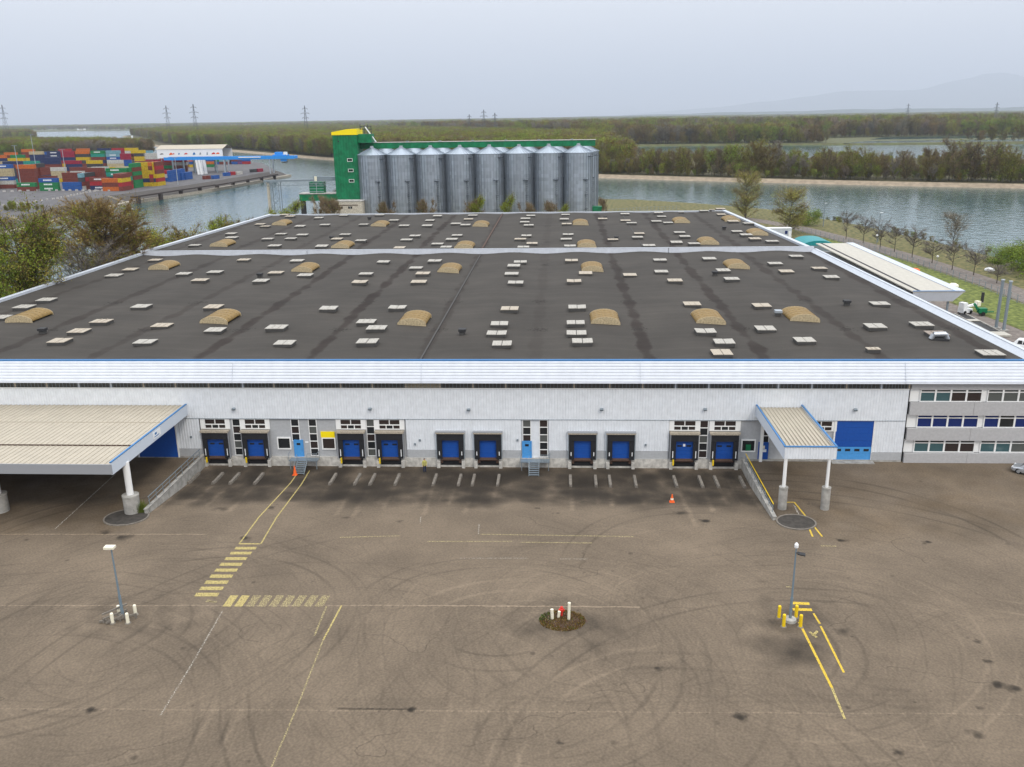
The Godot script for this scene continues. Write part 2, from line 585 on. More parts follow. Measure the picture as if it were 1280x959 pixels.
	for i in n:
		var q := []
		for k in 2:
			var x := lerpf(-14000.0, 15000.0, float(i + k) / n)
			var up := 24.0 + 62.0 * smoothstep(-2000.0, 8000.0, x)
			q.append([x, up * (1.0 + 0.5 * nz.get_noise_2d(x * 3.0, 900.0)) + 8.0 * nz.get_noise_2d(x * 30.0, 100.0)])
		quad(st, Vector3(q[0][0], q[0][1], -15500), Vector3(q[1][0], q[1][1], -15500), Vector3(q[1][0], -4, -13000), Vector3(q[0][0], -4, -13000))
		quad(st, Vector3(q[0][0], -4, -19000), Vector3(q[1][0], -4, -19000), Vector3(q[1][0], q[1][1], -15500), Vector3(q[0][0], q[0][1], -15500))
	setting(part(self, "low_hills", st.commit(), mats.mountain), "low hazy blue rises at the edge of the plain")

# ---------------------------------------------------------------- the yard
const YX0 := -80.0
const YX1 := 76.0
const YZ0 := -102.0
const YZ1 := -38.0
const TW := 2048
const TH := 840

func yard_h(x: float, z: float) -> float:
	if x > -44.75 and x < 22.5:
		return -1.0 * clampf((-84.6 - z) / 11.5, 0.0, 1.0)
	return 0.0

var ink: PackedFloat32Array      # rubber and dirt (> 0 darker, < 0 paler)
var warm: PackedFloat32Array     # rusty, earthy dirt

func stamp(a: PackedFloat32Array, x: float, z: float, r: float, v: float) -> void:
	var cx := (x - YX0) / (YX1 - YX0) * TW
	var cy := (z - YZ0) / (YZ1 - YZ0) * TH
	var pr := maxf(r * TW / (YX1 - YX0), 0.6)
	for j in range(maxi(0, int(cy - pr)), mini(TH - 1, int(cy + pr) + 1) + 1):
		for i in range(maxi(0, int(cx - pr)), mini(TW - 1, int(cx + pr) + 1) + 1):
			var d := Vector2(i + 0.5 - cx, j + 0.5 - cy).length() / pr
			if d < 1.0:
				a[j * TW + i] += v * (1.0 - d * d)

func track(cx: float, cz: float, r: float, t0: float, t1: float, v: float, w := 0.16) -> void:
	var steps := int(absf(t1 - t0) * r / 0.1)
	var wob := rng.randf() * 10.0
	for k in steps + 1:
		var f := float(k) / maxi(steps, 1)
		var t := lerpf(t0, t1, f)
		var fade := smoothstep(0.0, 0.18, f) * smoothstep(1.0, 0.8, f) * (0.65 + 0.35 * sin(t * r * 0.5 + wob))
		for s in [-1.0, 1.0]:
			var rr: float = r + s * 1.0
			var x: float = cx + cos(t) * rr
			var z: float = cz + sin(t) * rr
			if x < YX0 or x > YX1 or z < YZ0 or z > YZ1:
				continue
			stamp(ink, x, z, w, v * fade)

func smear(x0: float, z0: float, x1: float, z1: float, r: float, v: float, target := 0) -> void:
	var n := maxi(2, int(Vector2(x1 - x0, z1 - z0).length() / (r * 0.5)))
	for k in n + 1:
		var f := float(k) / n
		var jx := rng.randf_range(-0.3, 0.3) * r
		if target == 0:
			stamp(ink, lerpf(x0, x1, f) + jx, lerpf(z0, z1, f) + jx, r, v * rng.randf_range(0.6, 1.2))
		else:
			stamp(warm, lerpf(x0, x1, f) + jx, lerpf(z0, z1, f) + jx, r, v * rng.randf_range(0.6, 1.2))

func blot(px: float, py: float, r: float, v: float) -> void:
	var c := on_y(px, py)
	for k in 14:
		stamp(ink, c.x + rng.randfn(0, r * 0.38), c.z + rng.randfn(0, r * 0.3), r * rng.randf_range(0.25, 0.7), v * rng.randf_range(0.15, 0.5))

func yard_texture(docks: Array) -> ImageTexture:
	ink.resize(TW * TH)
	warm.resize(TW * TH)
	rng.seed = 4211
	# broad sweeps of lorries that turn in front of the docks
	for k in 640:
		var side := rng.randi_range(0, 5)
		var cx: float
		var cz: float
		var r: float
		if side == 0:          # round the left lamp
			cx = -37.0 + rng.randfn(0, 3.0); cz = -62.0 + rng.randfn(0, 2.5); r = rng.randf_range(7, 16)
		elif side == 1:        # round the island of weeds
			cx = 0.5 + rng.randfn(0, 3.5); cz = -63.0 + rng.randfn(0, 3.0); r = rng.randf_range(6, 17)
		elif side == 2:        # round the right lamp
			cx = 18.5 + rng.randfn(0, 3.5); cz = -63.0 + rng.randfn(0, 3.0); r = rng.randf_range(7, 18)
		elif side == 3:
			cx = rng.randf_range(-50, 40); cz = rng.randf_range(-75, -45); r = rng.randf_range(10, 26)
		else:
			cx = rng.randf_range(-45, 35); cz = rng.randf_range(-66, -40); r = rng.randf_range(14, 34)
		var t0 := rng.randf() * TAU
		track(cx, cz, r, t0, t0 + rng.randf_range(0.7, 2.6), rng.randf_range(0.015, 0.06) * (1.0 if rng.randf() < 0.7 else -0.8), (rng.randf_range(0.07, 0.13) if rng.randf() < 0.85 else rng.randf_range(0.14, 0.3)))
	# long straight runs along the yard
	for k in 9:
		var z := rng.randf_range(-80, -50)
		var x := rng.randf_range(-70, 10)
		smear(x, z, x + rng.randf_range(20, 60), z + rng.randf_range(-3, 3), 0.26, rng.randf_range(0.008, 0.02))
	# dark oily bays and pale wheel lanes in front of each dock
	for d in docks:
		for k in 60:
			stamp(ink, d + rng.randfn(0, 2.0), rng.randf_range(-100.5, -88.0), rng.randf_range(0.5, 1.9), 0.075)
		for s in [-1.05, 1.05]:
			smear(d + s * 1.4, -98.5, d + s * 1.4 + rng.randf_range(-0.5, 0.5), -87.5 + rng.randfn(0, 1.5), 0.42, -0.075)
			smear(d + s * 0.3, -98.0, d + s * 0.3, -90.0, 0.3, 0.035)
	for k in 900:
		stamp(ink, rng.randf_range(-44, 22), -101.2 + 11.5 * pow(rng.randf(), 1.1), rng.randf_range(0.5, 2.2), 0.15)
	# earthy dirt below the left canopy and before the office wing
	for k in 420:
		stamp(warm, rng.randf_range(-79, -46), rng.randf_range(-101, -80.5), rng.randf_range(0.8, 2.6), 0.07)
		stamp(warm, rng.randf_range(24, 75), rng.randf_range(-101, -80), rng.randf_range(0.8, 2.8), 0.07)
	for k in 500:
		stamp(ink, rng.randf_range(-79, -46), rng.randf_range(-101, -82), rng.randf_range(0.4, 1.8), 0.03)
		stamp(ink, rng.randf_range(24, 75), rng.randf_range(-101, -83), rng.randf_range(0.4, 1.8), 0.022)
	for k in 120:
		stamp(warm, rng.randf_range(-44, 22), -101.2 + absf(rng.randfn(0, 0.9)), rng.randf_range(0.3, 0.9), 0.04)
	# rubber rubbed off round the lamps and the island
	for q in [[-37.3, -64.6, 2.6, 1.8], [0.4, -65.0, 3.0, 1.8], [19.2, -65.3, 2.4, 1.7], [18.8, -61.5, 1.6, 0.9]]:
		for k in 70:
			stamp(ink, q[0] + rng.randfn(0, q[2]), q[1] + rng.randfn(0, q[3]), rng.randf_range(0.4, 1.4), 0.06)
	# oil spots and cracks' dirt
	for q in [[113, 888, 0.45, 0.7], [515, 887, 0.45, 0.8], [926, 897, 0.5, 0.9], [308, 673, 0.8, 0.5], [880, 651, 0.7, 0.8], [852, 639, 0.9, 0.3], [1052, 675, 0.5, 0.8], [1158, 678, 0.5, 0.6], [1247, 857, 0.8, 0.6], [1268, 860, 0.6, 0.6], [1221, 918, 0.6, 0.4], [1235, 827, 0.4, 0.5], [1222, 802, 0.4, 0.4], [1123, 941, 0.4, 0.6], [824, 836, 0.4, 0.4], [701, 929, 0.3, 0.5], [433, 647, 0.5, 0.3], [672, 632, 0.3, 0.7], [500, 652, 0.4, 0.3], [338, 632, 0.6, 0.5], [276, 634, 0.8, 0.35], [130, 666, 0.7, 0.4], [155, 672, 0.8, 0.6], [990, 815, 0.9, 0.2], [1055, 790, 0.9, 0.2], [1225, 885, 0.4, 0.3]]:
		blot(q[0], q[1], q[2], q[3])
	for k in 90:
		var p := Vector2(rng.randf_range(-60, 60), rng.randf_range(-98, -44))
		stamp(ink, p.x, p.y, rng.randf_range(0.08, 0.3), rng.randf_range(0.1, 0.4))
	# hairline cracks and old repairs
	for k in 16:
		var p := Vector2(rng.randf_range(-60, 60), rng.randf_range(-88, -42))
		var dir := rng.randf() * TAU
		for i in rng.randi_range(30, 160):
			dir += rng.randfn(0, 0.22)
			p += Vector2(cos(dir), sin(dir) * 0.7) * 0.08
			stamp(ink, p.x, p.y, 0.05, 0.3)
	for q in [[34.0, -70.0, 4.0, 3.0, 0.03], [-9.0, -80.0, 7.0, 1.4, -0.05], [45.0, -79.0, 9.0, 1.2, -0.06]]:
		for j in int(q[3] / 0.076):
			for i in int(q[2] / 0.076):
				var ix := int((q[0] + i * 0.076 - YX0) / (YX1 - YX0) * TW)
				var iy := int((q[1] + j * 0.076 - YZ0) / (YZ1 - YZ0) * TH)
				ink[iy * TW + ix] += q[4]
	# slab joints
	for q in [[0, 886, 1280, 893], [0, 757, 520, 757], [520, 757, 800, 759], [0, 668, 260, 668]]:
		var a := on_y(q[0], q[1])
		var b := on_y(q[2], q[3])
		var nn := 420
		for k in nn:
			var f := float(k) / nn
			stamp(ink, lerpf(a.x, b.x, f), lerpf(a.z, b.z, f) + 0.03 * sin(f * 40.0), 0.1, -0.3 * rng.randf_range(0.1, 1.3))
			if rng.randf() < 0.12:
				stamp(ink, lerpf(a.x, b.x, f), lerpf(a.z, b.z, f) + 0.1, 0.12, 0.3 * rng.randf())
	var ga := on_y(423, 886)
	var gb := on_y(515, 887)
	smear(ga.x, ga.z, gb.x, gb.z, 0.13, 0.22)
	# grain of several sizes
	var n1 := FastNoiseLite.new()
	n1.seed = 11
	n1.frequency = 0.006
	n1.fractal_octaves = 6
	n1.fractal_gain = 0.62
	var i1 := n1.get_image(TW, TH)
	i1.convert(Image.FORMAT_L8)
	var d1 := i1.get_data()
	var n2 := FastNoiseLite.new()
	n2.seed = 12
	n2.frequency = 0.3
	n2.fractal_octaves = 2
	var i2 := n2.get_image(TW, TH)
	i2.convert(Image.FORMAT_L8)
	var d2 := i2.get_data()
	var out := PackedByteArray()
	out.resize(TW * TH * 3)
	var base := Vector3(0.412, 0.366, 0.313)
	var earth := Vector3(0.325, 0.27, 0.2)
	for i in TW * TH:
		var v := 1.0 + (d1[i] / 255.0 - 0.5) * 0.22 + (d2[i] / 255.0 - 0.5) * 0.24
		var k := ink[i]
		v *= (1.0 - 0.62 * (1.0 - exp(-k * 1.5))) if k > 0.0 else (1.0 + minf(-k, 0.5) * 0.75)
		var e := minf(warm[i], 0.75)
		out[i * 3] = int(clampf((base.x + (earth.x - base.x) * e) * v, 0.02, 1) * 255)
		out[i * 3 + 1] = int(clampf((base.y + (earth.y - base.y) * e) * v, 0.02, 1) * 255)
		out[i * 3 + 2] = int(clampf((base.z + (earth.z - base.z) * e) * v, 0.02, 1) * 255)
	ink.clear()
	warm.clear()
	return ImageTexture.create_from_image(Image.create_from_data(TW, TH, false, Image.FORMAT_RGB8, out))

func make_yard(docks: Array) -> void:
	var m := StandardMaterial3D.new()
	m.albedo_texture = yard_texture(docks)
	m.roughness = 0.88
	m.metallic_specular = 0.3
	mats["yard"] = m
	var xs := []
	for x in [-140, -120, -100, -80, -60, -50, -44.76, -44.74, -40, -30, -20, -10, 0, 10, 20, 22.49, 22.51, 30, 40, 55, 75, 100, 125, 150]:
		xs.append(float(x))
	var zs := []
	for z in [-101.75, -99, -97, -96.1, -94, -92, -90, -88, -86, -84.6, -80, -70, -60, -50, -38, -20, 0, 30, 60]:
		zs.append(float(z))
	var st := begin()
	for j in zs.size() - 1:
		for i in xs.size() - 1:
			var c := []
			for q in [[i, j], [i + 1, j], [i + 1, j + 1], [i, j + 1]]:
				c.append(Vector3(xs[q[0]], yard_h(xs[q[0]], zs[q[1]]), zs[q[1]]))
			for k in [0, 1, 2, 0, 2, 3]:
				st.set_uv(Vector2((c[k].x - YX0) / (YX1 - YX0), (c[k].z - YZ0) / (YZ1 - YZ0)))
				st.add_vertex(c[k])
	st.generate_normals()
	var yard := part(self, "yard", st.commit(), m)
	setting(yard, "worn brown-grey asphalt yard with tyre marks and sunken dock bays")
	# painted markings, each a thin sheet of its own
	paint(yard, "marking", [[386, 579, 326, 680], [369, 585, 299, 680]], 0.15, "paint_yellow")
	paint(yard, "marking", [[299, 680, 326, 680]], 0.24, "paint_yellow")
	var bars := 9
	for k in bars:
		var f := k / (bars - 1.0)
		var y := lerpf(685.5, 743.5, pow(f, 1.08))
		paint(yard, "crosswalk_bar", [[lerpf(294, 244, f), y, lerpf(320, 273, f), y]], lerpf(0.55, 0.62, f), "paint_yellow")
	for k in 9:
		var f := k / 8.0
		var x := lerpf(288, 403, f)
		paint(yard, "crosswalk_bar", [[x - 5, 758.5, x + 5, 744.5]], 0.72, "paint_yellow" if k < 2 else "paint_worn")
	paint(yard, "arrow", [[257, 752, 271, 752.5], [259, 750, 267, 753.5]], 0.25, "paint_worn")
	paint(yard, "marking", [[408, 758, 393, 795]], 0.16, "paint_worn")
	paint(yard, "marking", [[427, 757, 404, 800]], 0.15, "paint_yellow")
	paint(yard, "marking", [[404, 800, 371, 885], [371, 885, 338, 962]], 0.12, "paint_worn")
	paint(yard, "marking", [[278, 764, 240, 830], [240, 830, 200, 895]], 0.13, "paint_faded")
	paint(yard, "marking", [[425, 672, 500, 670], [600, 668, 792, 671], [534, 677, 640, 677], [650, 678, 740, 679]], 0.16, "paint_worn")
	paint(yard, "marking", [[575, 698, 660, 698], [700, 699, 735, 699], [525, 655, 526, 645], [598, 668, 599, 655]], 0.1, "paint_faded")
	paint(yard, "marking", [[993, 628, 1028, 671], [980, 628, 993, 628], [1009, 655, 1016, 671]], 0.17, "paint_bright")
	paint(yard, "marking", [[993, 632, 1003, 652]], 0.17, "paint_white")
	paint(yard, "marking", [[990, 754, 1012, 755], [991, 762, 1015, 762.5]], 0.42, "paint_bright")
	paint(yard, "marking", [[999, 778, 1040, 860]], 0.2, "paint_bright")
	paint(yard, "marking", [[1040, 860, 1056, 899]], 0.18, "paint_yellow")
	paint(yard, "marking", [[1017, 767, 1025, 780], [1026, 783, 1055, 841]], 0.17, "paint_bright")
	paint(yard, "arrow", [[1012, 790, 1021, 797], [1016, 795, 1022, 789]], 0.22, "paint_yellow")
	paint(yard, "marking", [[1026, 682.5, 1046, 683], [983, 734, 991, 734]], 0.2, "paint_worn")
	# straight line under the left canopy
	paint(yard, "marking", [[68, 662, 145, 592]], 0.14, "paint_white")
	# retaining walls of the sunken docks, with railings
	for q in [[-44.75, -0.42, 0.55, "right of the wide left canopy"], [22.5, 0.0, 0.35, "beside the small entrance canopy"]]:
		var w := thing("retaining_wall", "low concrete wall of the dock ramp %s" % q[3], "wall", Vector3(q[0], 0, -93))
		var s := begin()
		var hh: float = q[2]
		add_box(s, Vector3(0, hh / 2 - 0.6, -0.4), Vector3(0.34, hh + 1.2, 16.5))
		part(w, "wall", s.commit(), mats.concrete)
		s = begin()
		add_box(s, Vector3(0, hh + 0.03, -0.4), Vector3(0.42, 0.06, 16.7))
		part(w, "coping", s.commit(), mats.concrete)
		var r := thing("railing", "grey steel railing on the ramp wall by the left canopy" if q[0] < 0 else "steel railing with yellow top rail by the entrance canopy", "railing", Vector3(q[0], hh + 0.06, -93))
		for k in 9:
			pbox(r, "post", Vector3(0.0, 0.5, 6.8 - k * 1.75), Vector3(0.06, 1.0, 0.06), mats.steel_grey)
		pbox(r, "top_rail", Vector3(0, 1.02, -0.2), Vector3(0.07, 0.07, 14.4), mats.yellow if q[0] > 0 else mats.steel_grey)
		pbox(r, "middle_rail", Vector3(0, 0.55, -0.2), Vector3(0.05, 0.05, 14.4), mats.steel_grey)
	# kerbed rounded ends of the ramps
	for q in [[24.6, -84.6, 1.95, 1.75, "dark rounded kerb island at the foot of the entrance canopy"], [-46.5, -84.2, 2.3, 2.0, "rounded kerb island round the left canopy's pillar"]]:
		var k := thing("kerb_island", q[4], "kerb", Vector3(q[0], 0, q[1]))
		var s := begin()
		var cap := begin()
		var nseg := 32
		for i in nseg:
			var t0 := TAU * i / nseg
			var t1 := TAU * (i + 1) / nseg
			var e0 := Vector3(cos(t0) * q[2], 0, sin(t0) * q[3])
			var e1 := Vector3(cos(t1) * q[2], 0, sin(t1) * q[3])
			add_bar(s, e0 + Vector3(0, 0.05, 0), e1 + Vector3(0, 0.05, 0), 0.16, 0.14)
			tri(cap, Vector3(0, 0.07, 0), e0 + Vector3(0, 0.07, 0), e1 + Vector3(0, 0.07, 0))
		part(k, "kerb", s.commit(), mats.concrete_dark)
		part(k, "infill", cap.commit(), mats.old_tar)

func paint(yard: Node, called: String, segs: Array, width: float, m: String) -> void:
	var st := begin()
	for q in segs:
		var a := on_y(q[0], q[1])
		var b := on_y(q[2], q[3])
		var d := (b - a).normalized()
		var s := Vector3(-d.z, 0, d.x) * width * 0.5
		var n := 60 if a.z < -80.0 else 4
		for k in n:
			var c := []
			for e in [[k, -1.0], [k + 1, -1.0], [k + 1, 1.0], [k, 1.0]]:
				var p: Vector3 = a.lerp(b, float(e[0]) / n) + s * e[1]
				p.y = yard_h(p.x, p.z) + 0.012
				c.append(p)
			quad(st, c[0], c[1], c[2], c[3])
	part(yard, called, st.commit(), mats[m])

# ---------------------------------------------------------------- the warehouse
const RX0 := -93.0
const RX1 := 56.4            # right end of the front; the side runs in a little towards the back
const RX1B := 54.7
const RZ1 := -190.5
const RBACK := -267.0
const VALLEY := -17.0
const BAY := 14.0

# the roof is folded: shallow ridges and valleys that run away from the front
func fold(x: float) -> float:
	var t := fposmod((x - VALLEY) / BAY, 1.0)
	var u := 1.0 - absf(t * 2.0 - 1.0)
	return 0.34 * (u * u * (3.0 - 2.0 * u))

func roof_y(x: float, z: float) -> float:
	return (12.3 if z > RZ1 else 12.95) + fold(x) * (1.0 if z > RZ1 else 0.7)

func roof_mesh(xa0: float, xb0: float, z0: float, xa1: float, xb1: float, z1: float, vflip: bool) -> ArrayMesh:
	var st := begin()
	var nx := 126
	var nz := 6
	for j in nz:
		for i in nx:
			var c := []
			for q in [[i, j + 1], [i + 1, j + 1], [i + 1, j], [i, j]]:
				var f: float = float(q[1]) / nz
				var z := lerpf(z0, z1, f)
				var x := lerpf(lerpf(xa0, xa1, f), lerpf(xb0, xb1, f), float(q[0]) / nx)
				c.append([Vector3(x, roof_y(x, z0 - 0.01), z), Vector2((x - RX0) / (RX1 - RX0), f if vflip else 1.0 - f)])
			for k in [0, 1, 2, 0, 2, 3]:
				st.set_uv(c[k][1])
				st.set_smooth_group(0)
				st.add_vertex(c[k][0])
	st.index()
	st.generate_normals()
	return st.commit()

func roof_texture() -> ImageTexture:
	var w := 2048
	var h := 1024
	rng.seed = 99
	var n1 := FastNoiseLite.new()
	n1.seed = 41
	n1.frequency = 0.005
	n1.fractal_octaves = 6
	n1.fractal_gain = 0.6
	var i1 := n1.get_image(w, h)
	i1.convert(Image.FORMAT_L8)
	var d1 := i1.get_data()
	var n2 := FastNoiseLite.new()
	n2.seed = 42
	n2.frequency = 0.25
	n2.fractal_octaves = 2
	var i2 := n2.get_image(w, h)
	i2.convert(Image.FORMAT_L8)
	var d2 := i2.get_data()
	# streaks that run along the valleys: stretched noise
	var n3 := FastNoiseLite.new()
	n3.seed = 43
	n3.frequency = 0.012
	n3.fractal_octaves = 5
	var i3 := n3.get_image(w, h)
	i3.convert(Image.FORMAT_L8)
	var d3 := i3.get_data()
	var tone := []
	for k in 200:
		tone.append(rng.randf_range(0.965, 1.03))
	var strength := [0.5, 0.6, 0.5, 0.9, 1.0, 0.5, 0.2, 0.9, 0.8, 0.6, 0.7, 0.5]
	var out := PackedByteArray()
	out.resize(w * h * 3)
	for i in w:
		var x := RX0 + (RX1 - RX0) * (i + 0.5) / w
		var t := fposmod((x - VALLEY) / BAY + 0.5, 1.0) - 0.5
		var near := absf(t) * BAY
		var bay := clampi(int(floor((x - VALLEY) / BAY + 0.5)) + 5, 0, 11)
		var amount: float = strength[bay]
		for j in h:
			var k := j * w + i
			var v := 1.0 + (d1[k] / 255.0 - 0.5) * 0.20 + (d2[k] / 255.0 - 0.5) * 0.10
			v *= tone[(j / 11) % 200]
			if j % 11 == 0:
				v *= 0.95
			# silt in the valley, where water stands: uneven edge, own grain
			var n := d3[k] / 255.0
			var s := 0.0
			var edge := 0.7 + 1.3 * (n - 0.35)
			if near < edge:
				s = amount * minf(1.0, (edge - near) * 2.2) * (0.35 + 0.65 * n)
			var r := 0.250 * v
			var g := 0.236 * v
			var b := 0.220 * v
			r = lerpf(r, 0.145 * v, s)
			g = lerpf(g, 0.115 * v, s)
			b = lerpf(b, 0.100 * v, s)
			out[k * 3] = int(clampf(r, 0, 1) * 255)
			out[k * 3 + 1] = int(clampf(g, 0, 1) * 255)
			out[k * 3 + 2] = int(clampf(b, 0, 1) * 255)
	var im := Image.create_from_data(w, h, false, Image.FORMAT_RGB8, out)
	# outlets: rings of black silt in the valleys
	for b in range(-5, 6):
		for f in [0.42, 0.83, 0.2]:
			var cx := int((VALLEY + b * BAY - RX0) / (RX1 - RX0) * w)
			var cy := int((1.0 - f) * h)
			for q in 60:
				var px := cx + int(rng.randfn(0, 9))
				var py := cy + int(rng.randfn(0, 8))
				if px > 2 and px < w - 3 and py > 2 and py < h - 3:
					im.fill_rect(Rect2i(px, py, rng.randi_range(2, 4), rng.randi_range(1, 3)), Color(0.14, 0.122, 0.108))
	return ImageTexture.create_from_image(im)

# hatches: [photo x, photo y, halves]
func roof_hatches() -> Array:
	var r := []
	var front := [
		[0, [[970, 70, 1], [815, 130, 1], [712, 165, 1], [290, 322, 1], [150, 365, 1], [2, 430, 1], [1150, 157, 1], [1252, 207, 1], [885, 370, 2], [635, 467, 1], [495, 523, 1], [375, 587, 2], [1012, 478, 1], [908, 587, 2]]],
		[256, [[245, 78, 1], [65, 155, 1], [577, 80, 1], [445, 158, 1], [628, 167, 1], [352, 210, 1], [55, 372, 1], [65, 508, 1], [775, 382, 2], [450, 503, 1], [500, 595, 2], [1117, 88, 2], [1008, 165, 1], [970, 217, 2], [1205, 381, 2], [1010, 460, 1], [1075, 507, 1], [1018, 595, 2]]],
		[512, [[158, 86, 2], [40, 122, 1], [84, 166, 2], [58, 217, 1], [692, 88, 2], [652, 117, 1], [638, 164, 1], [663, 220, 2], [1012, 81, 2], [1100, 160, 1], [1028, 213, 2], [626, 384, 2], [562, 478, 2], [545, 537, 2], [578, 600, 2], [1047, 378, 2], [1038, 475, 2], [1043, 534, 2], [1080, 593, 2]]],
		[768, [[97, 162, 1], [285, 76, 2], [293, 152, 1], [378, 208, 1], [593, 68, 1], [680, 145, 1], [733, 198, 1], [1005, 94, 1], [1075, 142, 1], [1135, 55, 1], [1280, 130, 1], [485, 352, 1], [920, 363, 2], [943, 500, 2], [568, 527, 2], [685, 592, 2], [670, 657, 2], [1187, 582, 2]]],
		[1024, [[75, 184, 1], [378, 350, 2], [350, 490, 2], [640, 480, 1], [735, 540, 3], [338, 627, 0], [1070, 650, 1]]]]
	for t in front:
		for q in t[1]:
			r.append([t[0] + q[0] / 5.0, 310 + q[1] / 5.0, q[2], false])
	var back := [
		[180, [[1058, 115, 1], [1098, 132, 1], [873, 187, 1], [912, 205, 1], [1173, 203, 1], [655, 259, 1], [660, 292, 1], [1030, 259, 1], [1190, 268, 1], [930, 299, 1], [1103, 298, 1], [982, 354, 1], [382, 345, 1]]],
		[393, [[33, 139, 1], [220, 121, 1], [490, 122, 1], [597, 155, 1], [80, 193, 1], [372, 194, 1], [675, 200, 1], [925, 127, 1], [868, 159, 1], [847, 199, 1], [1190, 124, 1], [1158, 150, 1], [1063, 183, 1], [1135, 197, 2], [232, 270, 1], [170, 301, 1], [350, 310, 1], [57, 357, 1], [757, 277, 2], [693, 306, 1], [640, 364, 1], [1072, 274, 2], [1032, 306, 1], [925, 335, 1], [990, 362, 2]]],
		[606, [[346, 123, 2], [306, 148, 1], [300, 175, 1], [330, 198, 2], [607, 116, 1], [597, 152, 1], [615, 188, 2], [885, 143, 1], [1053, 111, 1], [1057, 161, 1], [1103, 183, 1], [313, 274, 2], [267, 304, 1], [355, 331, 2], [290, 363, 2], [626, 266, 2], [612, 300, 1], [640, 356, 2], [962, 300, 1], [1160, 260, 1], [1147, 291, 1], [1233, 349, 2]]],
		[819, [[25, 102, 1], [48, 128, 1], [10, 162, 1], [97, 175, 1], [365, 86, 1], [425, 82, 0], [490, 74, 1], [195, 96, 0], [183, 250, 1], [222, 282, 1], [160, 322, 1], [292, 338, 1], [497, 115, 1], [585, 170, 1], [700, 183, 1], [614, 241, 1], [683, 270, 1], [748, 302, 1], [877, 322, 1]]]]
	for t in back:
		for q in t[1]:
			r.append([t[0] + q[0] / 6.009, 250 + q[1] / 6.009, q[2], true])
	return r

func roof_domes() -> Array:
	var r := []
	for t in [[0, [[990, 135], [117, 465]]], [256, [[605, 147], [55, 470]]], [512, [[240, 150], [12, 478], [1143, 143], [1225, 472]]], [768, [[778, 127], [605, 468], [1192, 455]]]]:
		for q in t[1]:
			r.append([t[0] + q[0] / 5.0, 310 + q[1] / 5.0, false])
	for t in [[180, [[1015, 190], [560, 352]]], [393, [[480, 198], [193, 362], [1245, 200], [1120, 366]]], [606, [[720, 190], [767, 358]]], [819, [[203, 175], [581, 163], [410, 337], [783, 268]]]]:
		for q in t[1]:
			r.append([t[0] + q[0] / 6.009, 250 + q[1] / 6.009, true])
	return r

func dome_mesh() -> ArrayMesh:
	var st := begin()
	var n := 10
	var w := 2.05
	var hh := 0.85
	var len := 5.6
	for s in 6:
		var z0 := -len * s / 6.0
		var z1 := -len * (s + 1) / 6.0
		for i in n:
			var t0 := PI - PI * i / n
			var t1 := PI - PI * (i + 1) / n
			var a := Vector3(cos(t0) * w, sin(t0) * hh + 0.2, 0)
			var b := Vector3(cos(t1) * w, sin(t1) * hh + 0.2, 0)
			var na := Vector3(cos(t0) / w, sin(t0) / hh, 0).normalized()
			var nb := Vector3(cos(t1) / w, sin(t1) / hh, 0).normalized()
			var v := [a + Vector3(0, 0, z1), b + Vector3(0, 0, z1), b + Vector3(0, 0, z0), a + Vector3(0, 0, z0)]
			var nn := [na, nb, nb, na]
			for k in [0, 1, 2, 0, 2, 3]:
				st.set_normal(nn[k])
				st.add_vertex(v[k])
	return st.commit()

func dome_end_mesh() -> ArrayMesh:
	var st := begin()
	var o := PackedVector2Array()
	for i in 13:
		var t := PI * i / 12
		o.append(Vector2(cos(t) * 2.08, sin(t) * 0.88 + 0.2))
	o.append(Vector2(-2.08, -0.1))
	o.append(Vector2(2.08, -0.1))
	add_prism(st, o, -0.05, 0.03)
	return st.commit()

